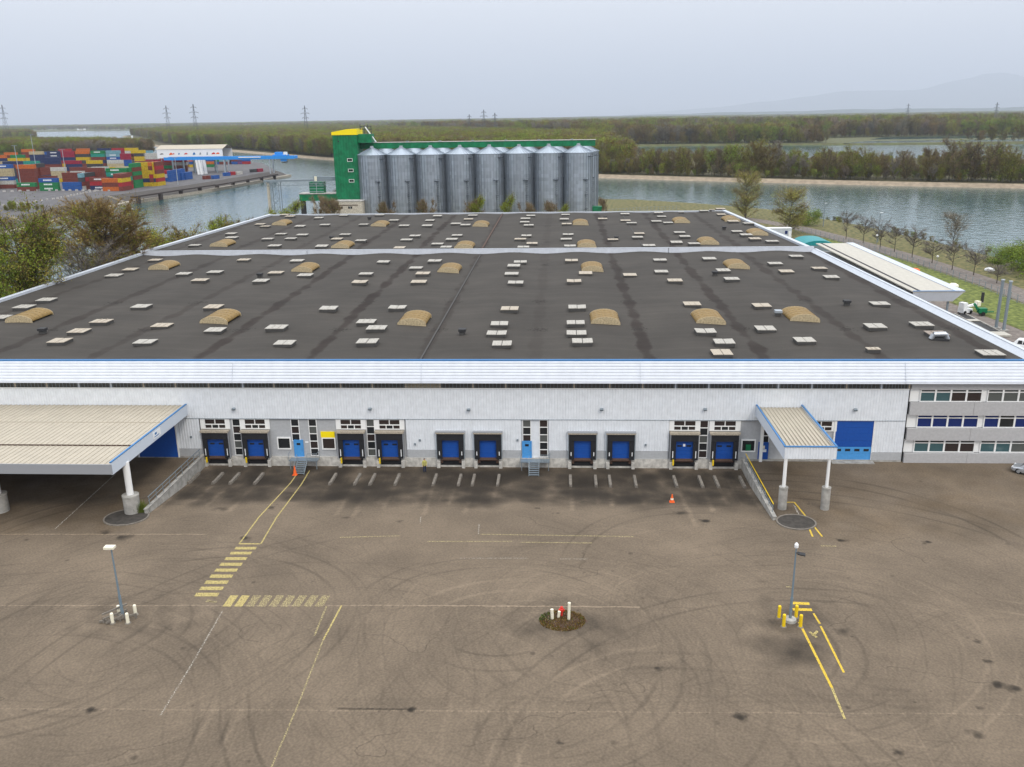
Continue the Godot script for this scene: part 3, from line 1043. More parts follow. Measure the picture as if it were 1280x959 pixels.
func make_warehouse(docks: Array) -> void:
	var w := thing("warehouse", "huge white logistics warehouse with flat dark roof and ten loading docks", "warehouse", Vector3(0, 0, ZF))
	# --- shell (local z = 0 at the front wall)
	var back := RZ1 - ZF
	pbox(w, "side_wall", Vector3(RX0 + 0.2, 5.9, back / 2 - 0.3), Vector3(0.4, 13.4, -back - 0.6), mats.clad)
	var slant := atan2(RX1 - RX1B, -back)
	var side_len := sqrt(back * back + (RX1 - RX1B) * (RX1 - RX1B)) - 1.0
	var side_mid := Vector3((RX1 + RX1B) / 2, 0, back / 2 - 0.4)
	pbox(w, "side_wall", side_mid + Vector3(-0.2, 5.9, 0), Vector3(0.4, 13.4, side_len), mats.clad, Vector3(0, slant, 0))
	pbox(w, "interior_shade_sheet", Vector3((RX0 + RX1) / 2, 5.4, -0.5), Vector3(RX1 - RX0 - 1, 12.4, 0.3), mats.dark)  # dark sheet behind the front, standing in for the shade of the interior
	mats["roof"] = StandardMaterial3D.new()
	var rm: StandardMaterial3D = mats.roof
	rm.albedo_texture = roof_texture()
	rm.roughness = 0.85
	rm.metallic_specular = 0.3
	var roof := part(w, "roof", roof_mesh(RX0 + 0.1, RX1 - 0.1, ZF - 0.3, RX0 + 0.1, RX1B - 0.1, RZ1, false), rm, Vector3(0, 0, -ZF))
	# expansion joint, parapets, roof edge
	pbox(w, "expansion_joint", Vector3(VALLEY, 12.36, (RZ1 - ZF) / 2 - 0.3), Vector3(0.2, 0.12, -back - 1.5), mats.hatch_curb)
	pbox(w, "expansion_joint", Vector3(18.2, 12.55, -66.5), Vector3(0.14, 0.14, 43), mats.hatch_curb)
	pbox(w, "parapet", Vector3(RX0 + 0.4, 12.75, back / 2 - 0.4), Vector3(0.9, 0.5, -back - 0.9), mats.flash_light)
	pbox(w, "parapet", side_mid + Vector3(-0.35, 12.72, 0), Vector3(0.5, 0.66, side_len), mats.flash_grey, Vector3(0, slant, 0))
	var st := begin()
	quad(st, Vector3(RX1B - 1.35, 12.38, back), Vector3(RX1B - 0.61, 12.95, back), Vector3(RX1 - 0.61, 12.95, -0.9), Vector3(RX1 - 1.35, 12.38, -0.9))
	part(w, "roof_flashing", st.commit(), mats.flash_grey)
	pbox(w, "roof_trim", Vector3((RX0 + RX1) / 2, 12.66, -0.42), Vector3(RX1 - RX0 + 0.3, 0.2, 0.32), mats.blue_trim)
	# leaning fascia with horizontal ribs
	st = begin()
	var ribs := 7
	for k in ribs:
		var f0 := float(k) / ribs
		var f1 := float(k + 1) / ribs
		var top0 := Vector3(0, lerpf(12.58, 10.15, f0), lerpf(-0.25, 0.75, f0))
		var top1 := Vector3(0, lerpf(12.58, 10.15, f1), lerpf(-0.25, 0.75, f1))
		var out := Vector3(0, 0.018, 0.045)
		var seq := [top0, top0.lerp(top1, 0.12) + out, top0.lerp(top1, 0.62) + out, top0.lerp(top1, 0.74), top1]
		for j in 4:
			var x := Vector3(RX0 - 0.15, 0, 0)
			while x.x < RX1:
				var e := Vector3(minf(x.x + 20.0, RX1 + 0.15), 0, 0)
				quad(st, x + seq[j], e + seq[j], e + seq[j + 1], x + seq[j + 1])
				x = e
				if e.x >= RX1:
					break
	part(w, "fascia", st.commit(), mats.fascia)
	pbox(w, "fascia_soffit", Vector3((RX0 + RX1) / 2, 10.11, 0.25), Vector3(RX1 - RX0, 0.06, 1.05), mats.fascia)
	for px in [527.0, 1131.0, 291.5, 800.0]:
		pbox(w, "fascia_joint", Vector3(on_z(px, 465).x, 11.3, 0.36), Vector3(0.05, 2.5, 0.06), mats.flash_light, Vector3(-0.39, 0, 0))
	# strip of high windows below the fascia
	var ox := 41.4
	var xw := RX0 + 0.5
	var bars := begin()
	rng.seed = 7
	while xw < ox - 0.5:
		var len: float = minf(rng.randf_range(3.9, 4.3), ox - xw)
		var old := absf(xw - on_z(505, 482).x) < 2.2
		pbox(w, "high_window", Vector3(xw + len / 2, 9.64, -0.16), Vector3(len - 0.14, 0.78, 0.06), mats.glass_strip_old if old else mats.glass_strip)
		for k in 9:
			add_box(bars, Vector3(xw + len * (k + 0.5) / 9.0, 9.64, -0.12), Vector3(0.035, 0.78, 0.05))
		pbox(w, "window_post", Vector3(xw + len, 9.64, -0.1), Vector3(0.2, 0.82, 0.12), mats.hatch_worn if rng.randf() < 0.7 else mats.flash_light)
		xw += len
	part(w, "window_bars", bars.commit(), mats.steel_grey)
	pbox(w, "window_sill", Vector3((RX0 + ox) / 2, 9.22, 0.02), Vector3(ox - RX0, 0.07, 0.16), mats.white_frame)
	# --- upper cladding, full width
	part(w, "cladding", corrugated(RX0, ox, 5.26, 9.18), mats.clad)
	pbox(w, "cladding_edge", Vector3((RX0 + ox) / 2, 5.24, 0.0), Vector3(ox - RX0, 0.05, 0.14), mats.steel_grey)
	# --- lower zone: bays of windows and doors between stretches of cladding
	var bx := func(px: float) -> float: return on_z(px, 545).x
	var bays := [[bx.call(251.0), bx.call(508.0)], [bx.call(651.5), bx.call(686.0)], [bx.call(836.0), bx.call(1091.5)]]
	var edges := [RX0, bays[0][0], bays[0][1], bays[1][0], bays[1][1], bays[2][0], bays[2][1], ox]
	for k in 4:
		var a: float = edges[k * 2]
		var b: float = edges[k * 2 + 1]
		part(w, "cladding", corrugated(a, b, 1.22, 5.22), mats.clad)
		# concrete panels under the cladding
		var n := maxi(1, int((b - a) / 4.0))
		for i in n:
			var l := (b - a) / n
			pbox(w, "plinth_panel", Vector3(a + l * (i + 0.5), 0.7, -0.03), Vector3(l - 0.03, 1.0, 0.16), mats.grey_panel)
	# white wall of the dock pit
	pbox(w, "dock_wall", Vector3((-44.6 + 22.4) / 2, -0.45, -0.02), Vector3(67.0, 1.3, 0.3), mats.dock_white)
	pbox(w, "base_wall", Vector3((RX0 - 44.6) / 2, 0.1, -0.06), Vector3(-44.6 - RX0, 0.24, 0.3), mats.concrete)
	pbox(w, "base_wall", Vector3((22.4 + ox) / 2, 0.1, -0.06), Vector3(ox - 22.4, 0.24, 0.3), mats.concrete)
	# flat panels set back in the bays
	for b in bays:
		pbox(w, "bay_panel", Vector3((b[0] + b[1]) / 2, 2.7, -0.22), Vector3(b[1] - b[0], 5.05, 0.12), mats.grey_panel if b != bays[1] else mats.clad)
	# --- loading docks
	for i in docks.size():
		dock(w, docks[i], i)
	# windows above the paired docks
	for i in [0, 1, 2, 3, 8, 9]:
		window_block(w, docks[i], 3.85, 5.2)
	window_block(w, bx.call(1025.5), 3.85, 5.2)
	# columns of windows
	for q in [[296.5, 5, 5.2], [369.5, 3, 5.2], [391.5, 5, 5.2], [463.5, 5, 5.2], [658.5, 3, 5.2], [679.5, 5, 5.2], [879.7, 5, 5.2], [956.5, 3, 5.2]]:
		window_column(w, bx.call(q[0]), q[1], q[2])
	# square office windows and sign
	for q in [[354.0, 15.5, "glass_dark"], [410.0, 14.0, "glass_brown"], [936.5, 15.5, "glass_dark"]]:
		var c := Vector3(bx.call(q[0]), 1.95, -0.1)
		part(w, "window_frame", frame_mesh(1.75, 1.6, 0.14, 0.16), mats.white_frame, c)
		pbox(w, "window_pane", c + Vector3(0, 0, -0.03), Vector3(1.5, 1.34, 0.04), mats[q[2]])
	pbox(w, "yellow_sign", Vector3(bx.call(409.5), 3.14, -0.08), Vector3(1.75, 0.78, 0.1), mats.sign_yellow)
	pbox(w, "notice", Vector3(bx.call(382.3), 2.1, -0.14), Vector3(0.42, 0.2, 0.03), mats.white_paint)
	pbox(w, "notice", Vector3(bx.call(936.5), 1.7, -0.045), Vector3(0.6, 0.8, 0.02), mats.green)
	# doors
	entry_door(w, bx.call(372.0), "door_light", false)
	entry_door(w, bx.call(658.5), "door_light", false)
	entry_door(w, bx.call(955.5), "door_blue", true)
	# big roller door on the right
	var gx: float = bx.call(1067.5)
	var rd := holder(w, "roller_door", Vector3(gx, 0, -0.1))
	for k in 6:
		pbox(rd, "door_section", Vector3(0, 0.62 + k * 0.83, 0), Vector3(4.45, 0.815, 0.08), mats.door_light if k < 2 or k == 2 and false else mats.door_blue)
	for k in 4:
		pbox(rd, "door_window", Vector3(-1.65 + k * 1.1, 1.46, 0.045), Vector3(0.62, 0.3, 0.03), mats.glass_dark)
	for s in [-1, 1]:
		pbox(rd, "door_jamb", Vector3(s * 2.32, 2.6, 0.05), Vector3(0.18, 5.2, 0.16), mats.white_frame)
	pbox(w, "door_sill", Vector3(gx, 0.06, 0.45), Vector3(5.0, 0.12, 0.8), mats.concrete)
	# blue doors under the left canopy
	for x in [-50.6, -58.5, -66.5]:
		pbox(w, "roller_door", Vector3(x, 2.3, 0.09), Vector3(5.0, 4.4, 0.08), mats.door_blue)
		pbox(w, "door_jamb", Vector3(x - 2.6, 2.3, 0.1), Vector3(0.16, 4.5, 0.14), mats.white_frame)
		pbox(w, "door_jamb", Vector3(x + 2.6, 2.3, 0.1), Vector3(0.16, 4.5, 0.14), mats.white_frame)
	# wall lamps
	for q in [[293.0, 510.0], [463.0, 510.0], [586.0, 511.0], [752.0, 510.5], [881.0, 510.5], [1068.5, 511.0]]:
		var p := on_z(q[0], q[1]) - Vector3(0, 0, ZF)
		var l := holder(w, "wall_lamp", p)
		pbox(l, "bracket", Vector3(0, 0, 0.12), Vector3(0.1, 0.1, 0.24), mats.steel_grey)
		pbox(l, "lamp_head", Vector3(0, -0.05, 0.32), Vector3(0.42, 0.2, 0.3), mats.steel_grey, Vector3(0.4, 0, 0))
	for q in [[239, 546], [807, 556], [647, 550], [525, 550], [519, 555]]:
		pbox(w, "alarm_box", on_z(q[0], q[1]) - Vector3(0, 0, ZF - 0.1), Vector3(0.22, 0.26, 0.14), mats.steel_grey)
	# --- office wing
	offices(w, ox)
	# --- roof furniture
	var plain_top := box_mesh(Vector3(2.62, 0.07, 2.7))
	var half_top := box_mesh(Vector3(1.26, 0.07, 2.6))
	var curb := box_mesh(Vector3(2.5, 0.36, 2.6))
	rng.seed = 55
	var rear: Node3D = make_rear_hall()
	for q in roof_hatches():
		var h0: float = 13.25 if q[3] else 12.85
		var p := on_y(q[0], q[1], h0)
		var par: Node3D = rear if q[3] else w
		var lz := -ZF if not q[3] else -RZ1
		p.y = roof_y(p.x, p.z if not q[3] else RZ1 - 5.0)
		var hn := holder(par, "roof_hatch", Vector3(p.x, p.y, p.z + lz))
		hn.rotation.y = rng.randfn(0, 0.012)
		var kind: int = q[2]
		var sc := 1.0 if kind > 0 else 0.62
		hn.scale = Vector3(sc * rng.randf_range(0.9, 1.02), rng.randf_range(0.9, 1.25), sc * (rng.randf_range(0.86, 1.0) if kind > 0 else 0.6))
		part(hn, "curb", curb, mats.hatch_curb, Vector3(0, 0.18, 0))
		var tm: Material = mats.hatch_top if rng.randf() < 0.7 else mats.hatch_worn
		if kind == 3:
			tm = mats.hatch_brown
		if kind == 2:
			for s in [-1, 1]:
				var lid := part(hn, "lid", half_top, tm, Vector3(s * 0.68, 0.42, 0))
				lid.rotation.z = s * rng.randf_range(-0.02, 0.05)
		else:
			var lid := part(hn, "lid", plain_top, tm, Vector3(0, 0.41, 0))
			lid.rotation.x = rng.randfn(0, 0.012)
			for s in [-0.44, 0.44]:
				part(hn, "lid_rib", box_mesh(Vector3(0.05, 0.05, 2.6)), tm, Vector3(s, 0.47, 0))
	var dm := dome_mesh()
	var de := dome_end_mesh()
	for q in roof_domes():
		var h0: float = 13.1 if q[2] else 12.65
		var p := on_y(q[0], q[1], h0)
		p.y = roof_y(p.x, p.z if not q[2] else RZ1 - 5.0) - 0.05
		var par: Node3D = rear if q[2] else w
		var hn := holder(par, "barrel_skylight", Vector3(p.x, p.y, p.z - (RZ1 if q[2] else ZF)))
		part(hn, "vault", dm, mats.dome)
		part(hn, "end_panel", de, mats.dome_end, Vector3(0, 0, 0.02))
		part(hn, "end_panel", de, mats.dome_end, Vector3(0, 0, -5.6))
		for s in 4:
			var rib := begin()
			for i in 8:
				var t0 := PI * i / 8.0
				var t1 := PI * (i + 1) / 8.0
				add_bar(rib, Vector3(cos(t0) * 2.06, sin(t0) * 0.86 + 0.2, -1.1 * (s + 1)), Vector3(cos(t1) * 2.06, sin(t1) * 0.86 + 0.2, -1.1 * (s + 1)), 0.05, 0.03)
			part(hn, "rib", rib.commit(), mats.dome)
	# small roof vents
	for q in [[53.4, 413.6, false, "d"], [325, 344.4, false, "d"], [578, 416.4, false, "d"], [893.6, 342.4, false, "d"], [1058.4, 380.4, false, "d"], [972.4, 394, false, "s"], [462, 273.5, true, "d"], [415, 298.3, true, "d"], [756.6, 272, true, "d"], [770.4, 297.8, true, "d"], [905, 285.5, true, "d"]]:
		var p := on_y(q[0], q[1] + 2.0, 13.0 if q[2] else 12.5)
		p.y = roof_y(p.x, p.z if not q[2] else RZ1 - 5.0)
		var par: Node3D = rear if q[2] else w
		var hn := holder(par, "roof_vent", Vector3(p.x, p.y, p.z - (RZ1 if q[2] else ZF)))
		var vm: Material = mats.dark if q[3] == "d" else mats.galv
		pbox(hn, "vent_base", Vector3(0, 0.22, 0), Vector3(0.75, 0.44, 0.75), mats.hatch_curb)
		pbox(hn, "vent_hood", Vector3(0, 0.66, 0), Vector3(1.0, 0.34, 1.0), vm)
	# bright air duct beside the brown hatch
	var dp := on_y(1173.6, 425.5, 12.5)
	dp.y = roof_y(dp.x, dp.z)
	var du := holder(w, "air_duct", Vector3(dp.x, dp.y, dp.z - ZF))
	st = begin()
	add_tube(st, Vector3(-1.0, 0.15, 0), Vector3(-0.75, 0.75, 0), 0.32, 0.32, 12)
	add_tube(st, Vector3(-0.75, 0.75, 0), Vector3(0.75, 0.78, 0), 0.34, 0.34, 12)
	add_tube(st, Vector3(0.75, 0.78, 0), Vector3(1.05, 0.12, 0), 0.32, 0.32, 12)
	part(du, "duct_pipe", st.commit(), mats.silver)
	pbox(du, "duct_foot", Vector3(0, 0.1, 0.15), Vector3(2.3, 0.2, 0.6), mats.dark)

func dock(w: Node3D, x: float, i: int) -> void:
	var d := holder(w, "dock_shelter", Vector3(x, 0, 0))
	var paired := i < 4 or i > 7
	var wd := 3.5
	# side pads and top of the inflatable / curtain shelter, in front of the wall
	for s in [-1, 1]:
		pbox(d, "side_wall", Vector3(s * (wd / 2 - 0.05), 1.95, 0.27), Vector3(0.07, 3.5, 0.5), mats.steel_grey if not paired else mats.canopy_front)
		pbox(d, "side_curtain", Vector3(s * (wd / 2 - 0.42), 1.9, 0.46), Vector3(0.62, 3.4, 0.07), mats.curtain)
		pbox(d, "guide_mark", Vector3(s * (wd / 2 - 0.36), 0.95, 0.505), Vector3(0.1, 0.5 if not paired else 0.9, 0.02), mats.white_paint)
		pbox(d, "bumper", Vector3(s * 1.15, -0.12, 0.28), Vector3(0.3, 0.46, 0.3), mats.rubber if paired else mats.rust)
	pbox(d, "hood", Vector3(0, 3.72, 0.28), Vector3(wd + 0.16, 0.12, 0.6), mats.canopy_front if not paired else mats.hatch_worn)
	pbox(d, "hood_edge", Vector3(0, 3.6, 0.56), Vector3(wd + 0.1, 0.16, 0.06), mats.hatch_worn)
	pbox(d, "top_curtain", Vector3(0, 3.08, 0.47), Vector3(wd - 0.2, 0.86, 0.06), mats.curtain, Vector3(-0.08, 0, 0))
	# the door itself, at the back of the shelter
	var door := holder(d, "dock_door", Vector3(0, 0, -0.02))
	for k in 5:
		pbox(door, "door_section", Vector3(0, 0.5 + k * 0.58, 0.1), Vector3(2.6, 0.565, 0.07), mats.door_blue)
	if paired:
		for s in [-1, 1]:
			pbox(door, "door_window", Vector3(s * 0.55, 1.95, 0.15), Vector3(0.55, 0.22, 0.03), mats.glass_dark)
	if i == 8:
		pbox(door, "notice", Vector3(0.0, 2.05, 0.16), Vector3(0.26, 0.34, 0.02), mats.white_paint)
	# leveller lip; a dark sheet below it stands in for the shaded pit
	pbox(d, "leveller_lip", Vector3(0, 0.12, 0.3), Vector3(2.3, 0.22, 0.4), mats.rust, Vector3(0.5, 0, 0))
	pbox(d, "leveller_edge", Vector3(0, -0.03, 0.36), Vector3(2.5, 0.07, 0.12), mats.steel_grey)
	pbox(d, "pit_shade_sheet", Vector3(0, -0.42, 0.14), Vector3(2.6, 0.6, 0.06), mats.rubber)
	if paired:
		pbox(d, "yellow_guard", Vector3(-1.32, -0.05, 0.62), Vector3(0.18, 0.7, 0.18), mats.yellow)
	for s in [-1, 1]:
		pbox(d, "pit_cheek", Vector3(s * 1.55, -0.55, 0.34), Vector3(0.4, 0.9, 0.42), mats.dock_white)

func window_block(w: Node3D, x: float, y0: float, y1: float) -> void:
	var b := holder(w, "window", Vector3(x, (y0 + y1) / 2, -0.1))
	var h := y1 - y0
	for s in [-1, 1]:
		pbox(b, "white_panel", Vector3(s * 1.62, 0, 0.02), Vector3(0.5, h, 0.08), mats.white_frame)
	part(b, "frame", frame_mesh(2.74, h, 0.1, 0.12), mats.white_frame)
	pbox(b, "frame_bar", Vector3(0, -0.08, 0), Vector3(2.56, 0.12, 0.11), mats.white_frame)
	pbox(b, "frame_bar", Vector3(0, 0.3, 0.005), Vector3(0.1, 0.66, 0.1), mats.white_frame)
	for s in [-1, 1]:
		pbox(b, "frame_bar", Vector3(s * 0.43, -0.37, 0.005), Vector3(0.1, 0.46, 0.1), mats.white_frame)
		pbox(b, "pane", Vector3(s * 0.66, 0.3, -0.03), Vector3(1.2, 0.64, 0.03), mats.glass_brown)
	for k in 3:
		pbox(b, "pane", Vector3((k - 1) * 0.86, -0.37, -0.03), Vector3(0.76, 0.46, 0.03), mats.glass_brown if k != 1 else mats.glass_dark)

func window_column(w: Node3D, x: float, n: int, top: float) -> void:
	var ph := 0.98
	var c := holder(w, "window_column", Vector3(x, top - n * ph / 2, -0.11))
	part(c, "frame", frame_mesh(1.06, n * ph, 0.08, 0.12), mats.white_frame)
	for k in n:
		var y := n * ph / 2 - (k + 0.5) * ph
		if k > 0:
			pbox(c, "frame_bar", Vector3(0, y + ph / 2, 0), Vector3(0.9, 0.09, 0.11), mats.white_frame)
		pbox(c, "pane", Vector3(0, y, -0.03), Vector3(0.9, ph - 0.1, 0.03), [mats.glass_dark, mats.glass_brown, mats.glass_dark, mats.glass_grey][(k + int(absf(x))) % 4])

func entry_door(w: Node3D, x: float, m: String, posters: bool) -> void:
	var d := holder(w, "door", Vector3(x, 0.22, -0.08))
	pbox(d, "door_leaf", Vector3(0, 1.06, 0), Vector3(1.04, 2.12, 0.1), mats[m])
	part(d, "door_frame", frame_mesh(1.2, 2.24, 0.08, 0.16), mats[m], Vector3(0, 1.08, 0))
	pbox(d, "door_handle", Vector3(0.4, 1.02, 0.09), Vector3(0.14, 0.04, 0.08), mats.steel_grey)
	if posters:
		pbox(d, "poster", Vector3(-0.1, 1.55, 0.06), Vector3(0.52, 0.4, 0.02), mats.cream)
		pbox(d, "poster", Vector3(0.12, 1.1, 0.06), Vector3(0.5, 0.36, 0.02), mats.white_paint)
	else:
		pbox(d, "door_window", Vector3(0, 1.66, 0.055), Vector3(0.46, 0.3, 0.02), mats.glass_dark)

func offices(w: Node3D, x0: float) -> void:
	var x1 := RX1
	var mid := (x0 + x1) / 2 + 0.1
	var len := x1 - x0 - 0.2
	pbox(w, "office_band", Vector3(mid, 9.72, 0.02), Vector3(len, 0.86, 0.3), mats.spandrel)
	# storeys: [spandrel top, spandrel bottom], windows above
	for q in [[7.62, 6.05], [4.38, 2.86], [1.22, 0.0]]:
		var n := 2
		for k in n:
			var l := len / n
			pbox(w, "spandrel_panel", Vector3(x0 + 0.2 + l * (k + 0.5), (q[0] + q[1]) / 2, 0.16), Vector3(l - 0.03, q[0] - q[1], 0.34), mats.spandrel)
	var rows := [[9.26, 7.62, ["glass_teal", "glass_teal", "glass_brown", "glass_brown", "glass_grey", "glass_grey", "glass_grey", "glass_dark"]], [6.05, 4.38, ["glass_blue", "glass_blue", "glass_blue", "glass_blue", "glass_blue", "glass_dark", "glass_blue", "glass_blue"]], [2.86, 1.22, ["glass_teal", "glass_teal", "glass_brown", "glass_brown", "glass_teal", "glass_teal", "glass_grey", "glass_teal"]]]
	for r in rows:
		var y: float = (r[0] + r[1]) / 2
		var h: float = r[0] - r[1]
		pbox(w, "office_wall", Vector3(mid, y, -0.2), Vector3(len, h, 0.1), mats.white_frame)
		for k in 8:
			var pw := 1.79
			var x := x0 + 1.32 + pw * (k % 4 + 0.5) + (0.0 if k < 4 else 4 * pw + 0.62)
			if x + pw / 2 > x1:
				break
			var b := holder(w, "office_window", Vector3(x, y, -0.06))
			part(b, "frame", frame_mesh(pw, h - 0.06, 0.1, 0.16), mats.white_frame)
			pbox(b, "frame_bar", Vector3(0, h * 0.25, 0), Vector3(pw - 0.2, 0.09, 0.14), mats.white_frame)
			pbox(b, "pane", Vector3(0, h * 0.37, -0.02), Vector3(pw - 0.2, h * 0.16, 0.03), mats.glass_dark if r[2][k] != "glass_blue" else mats.glass_blue)
			pbox(b, "pane", Vector3(0, -h * 0.12, -0.02), Vector3(pw - 0.2, h * 0.62, 0.03), mats[r[2][k]])
	pbox(w, "office_wall", Vector3(mid, 4.9, -0.6), Vector3(len, 9.8, 0.2), mats.white_frame)

func make_rear_hall() -> Node3D:
	var r := thing("rear_warehouse", "rear hall of the warehouse behind the white roof band", "warehouse", Vector3(0, 0, RZ1))
	var zb := RBACK - RZ1
	# side edges converge a little towards the back
	var ll := [-92.0, -88.0]
	var rr := [53.2, 48.9]
	# front wall that shows as a white band above the lower roof
	st_band(r)
	for s in 2:
		var st := begin()
		var a := Vector3(ll[0] if s == 0 else rr[0], 0, -0.5)
		var b := Vector3(ll[1] if s == 0 else rr[1], 0, zb)
		add_box(st, (a + b) / 2 + Vector3(0, 6.3, 0), Vector3(0.4, 13.0, a.distance_to(b)), Basis(Vector3.UP, atan2(b.x - a.x, b.z - a.z)))
		part(r, "side_wall", st.commit(), mats.clad)
		st = begin()
		add_box(st, (a + b) / 2 + Vector3(0.25 if s == 0 else -0.3, 13.25, 0), Vector3(1.0, 0.5, a.distance_to(b)), Basis(Vector3.UP, atan2(b.x - a.x, b.z - a.z)))
		part(r, "parapet", st.commit(), mats.flash_light if s == 0 else mats.flash_grey)
	pbox(r, "rear_wall", Vector3((ll[1] + rr[1]) / 2, 6.4, zb), Vector3(rr[1] - ll[1], 13.0, 0.4), mats.clad)
	pbox(r, "parapet", Vector3((ll[1] + rr[1]) / 2, 13.16, zb + 0.2), Vector3(rr[1] - ll[1], 0.42, 0.6), mats.flash_light)
	part(r, "roof", roof_mesh(ll[0], rr[0], RZ1 - 0.4, ll[1], rr[1], RBACK, true), mats.roof, Vector3(0, 0, -RZ1))
	pbox(r, "expansion_joint", Vector3(VALLEY, 13.02, zb / 2), Vector3(0.35, 0.14, -zb - 1), mats.rust)
	pbox(r, "expansion_joint", Vector3(18.2, 13.2, zb / 2), Vector3(0.14, 0.12, -zb - 1), mats.hatch_curb)
	return r

func st_band(r: Node3D) -> void:
	var x := RX0 + 0.3
	var stops := [RX0 + 0.3, on_y(380, 317, 13.0).x, on_y(840, 317, 13.0).x, 54.2]
	for k in 3:
		pbox(r, "band_panel", Vector3((stops[k] + stops[k + 1]) / 2, 12.7, -0.25), Vector3(stops[k + 1] - stops[k] - 0.12, 1.4, 0.35), mats.fascia)
	pbox(r, "front_wall", Vector3(-19.4, 6.0, -0.4), Vector3(146.0, 12.0, 0.3), mats.clad)
	pbox(r, "band_cap", Vector3(-19.4, 13.42, -0.27), Vector3(146.8, 0.05, 0.45), mats.flash_grey)

# ---------------------------------------------------------------- canopies
func make_canopies() -> void:
	# wide one on the left: level roof of pale sheets, deep edge, round pillars
	var x1 := -46.4
	var x0 := -100.0
	var zf := -82.4
	var c := thing("loading_canopy", "wide loading canopy with weathered pale sheet roof on round concrete pillars", "canopy", Vector3(x1, 0, ZF))
	var dz := zf - ZF
	var st := begin()
	# roof sheets with standing ribs, in two fields
	var n := 0
	var x := 0.0
	while x > x0 - x1:
		var a := Vector3(x, 6.98, 0.1)
		quad(st, Vector3(x - 0.62, 6.98, 0.1), Vector3(x - 0.06, 6.98, 0.1), Vector3(x - 0.06, 6.98, dz * 0.72), Vector3(x - 0.62, 6.98, dz * 0.72))
		quad(st, Vector3(x - 0.62, 6.86, dz * 0.72), Vector3(x - 0.06, 6.86, dz * 0.72), Vector3(x - 0.06, 6.86, dz - 0.1), Vector3(x - 0.62, 6.86, dz - 0.1))
		add_box(st, Vector3(x - 0.03, 6.99, dz * 0.36), Vector3(0.07, 0.08, dz * 0.72))
		add_box(st, Vector3(x - 0.03, 6.87, dz * 0.86), Vector3(0.07, 0.08, dz * 0.28))
		x -= 0.62
		n += 1
	part(c, "roof_sheets", st.commit(), mats.canopy_sheet)
	pbox(c, "roof_step", Vector3((x0 - x1) / 2, 6.9, dz * 0.72), Vector3(x1 - x0, 0.16, 0.12), mats.rust)
	pbox(c, "roof_joint", Vector3((x0 - x1) / 2, 7.0, dz * 0.34), Vector3(x1 - x0, 0.1, 0.06), mats.canopy_sheet)
	pbox(c, "soffit", Vector3((x0 - x1) / 2, 5.95, dz / 2), Vector3(x1 - x0 - 0.3, 0.1, dz - 0.3), mats.soffit)
	pbox(c, "side_fascia", Vector3(0.08, 6.4, dz / 2), Vector3(0.14, 1.35, dz), mats.canopy_edge)
	pbox(c, "front_fascia", Vector3((x0 - x1) / 2, 6.35, dz + 0.02), Vector3(x1 - x0 + 0.3, 1.1, 0.12), mats.canopy_front)
	pbox(c, "fascia_trim", Vector3(0.08, 7.12, dz / 2), Vector3(0.2, 0.1, dz + 0.1), mats.blue_trim)
	# small plate with a mark
	var plate := holder(c, "name_plate", Vector3(0.17, 6.42, dz * 0.45))
	pbox(plate, "plate", Vector3.ZERO, Vector3(0.03, 0.8, 1.9), mats.white_paint)
	pbox(plate, "print", Vector3(0.02, -0.2, 0.1), Vector3(0.015, 0.1, 1.2), mats.blue_trim)
	pbox(plate, "print", Vector3(0.02, 0.12, 0.3), Vector3(0.015, 0.25, 0.5), mats.blue_trim)
	for q in [[-0.05, 0], [-14.9, 1], [-30.0, 2]]:
		pillar(c, Vector3(q[0], 0, -85.6 - ZF), 2.1, 0.85, 5.9, 0.36)
	# small one on the right, a box gutter on two slim pillars
	var e := thing("entrance_canopy", "small entrance canopy with ribbed beige roof on two slim pillars", "canopy", Vector3(23.7, 0, ZF))
	dz = 13.9
	var wd := 5.35
	st = begin()
	for k in 12:
		var xa := 0.12 + (wd - 0.24) * k / 12.0
		quad(st, Vector3(xa, 6.9, 0.1), Vector3(xa + 0.28, 6.9, 0.1), Vector3(xa + 0.28, 6.82, dz - 0.12), Vector3(xa, 6.82, dz - 0.12))
		add_box(st, Vector3(xa + 0.36, 6.9, dz / 2), Vector3(0.16, 0.12, dz - 0.2))
	part(e, "roof_sheets", st.commit(), mats.canopy_sheet)
	pbox(e, "soffit", Vector3(wd / 2, 5.9, dz / 2), Vector3(wd - 0.2, 0.1, dz - 0.2), mats.soffit)
	for s in 2:
		pbox(e, "side_fascia", Vector3(wd * s, 6.5, dz / 2), Vector3(0.12, 1.36, dz), mats.canopy_edge)
		pbox(e, "fascia_trim", Vector3(wd * s, 7.22, dz / 2), Vector3(0.18, 0.1, dz), mats.blue_trim)
	part(e, "front_fascia", corrugated(0, wd, 5.82, 7.16, 0.3, 0.04), mats.clad, Vector3(0, 0, dz + 0.02))
	pbox(e, "fascia_trim", Vector3(wd / 2, 7.22, dz + 0.03), Vector3(wd + 0.2, 0.1, 0.2), mats.blue_trim)
	pillar(e, Vector3(0.25, 0, dz + 0.7 - 0.9), 2.55, 0.46, 5.85, 0.19)
	pillar(e, Vector3(4.75, 0, dz + 0.7 - 0.9), 2.55, 0.46, 5.85, 0.17)
	pbox(e, "wall_post", Vector3(0.85, 2.9, 0.2), Vector3(0.34, 5.8, 0.3), mats.white_frame)

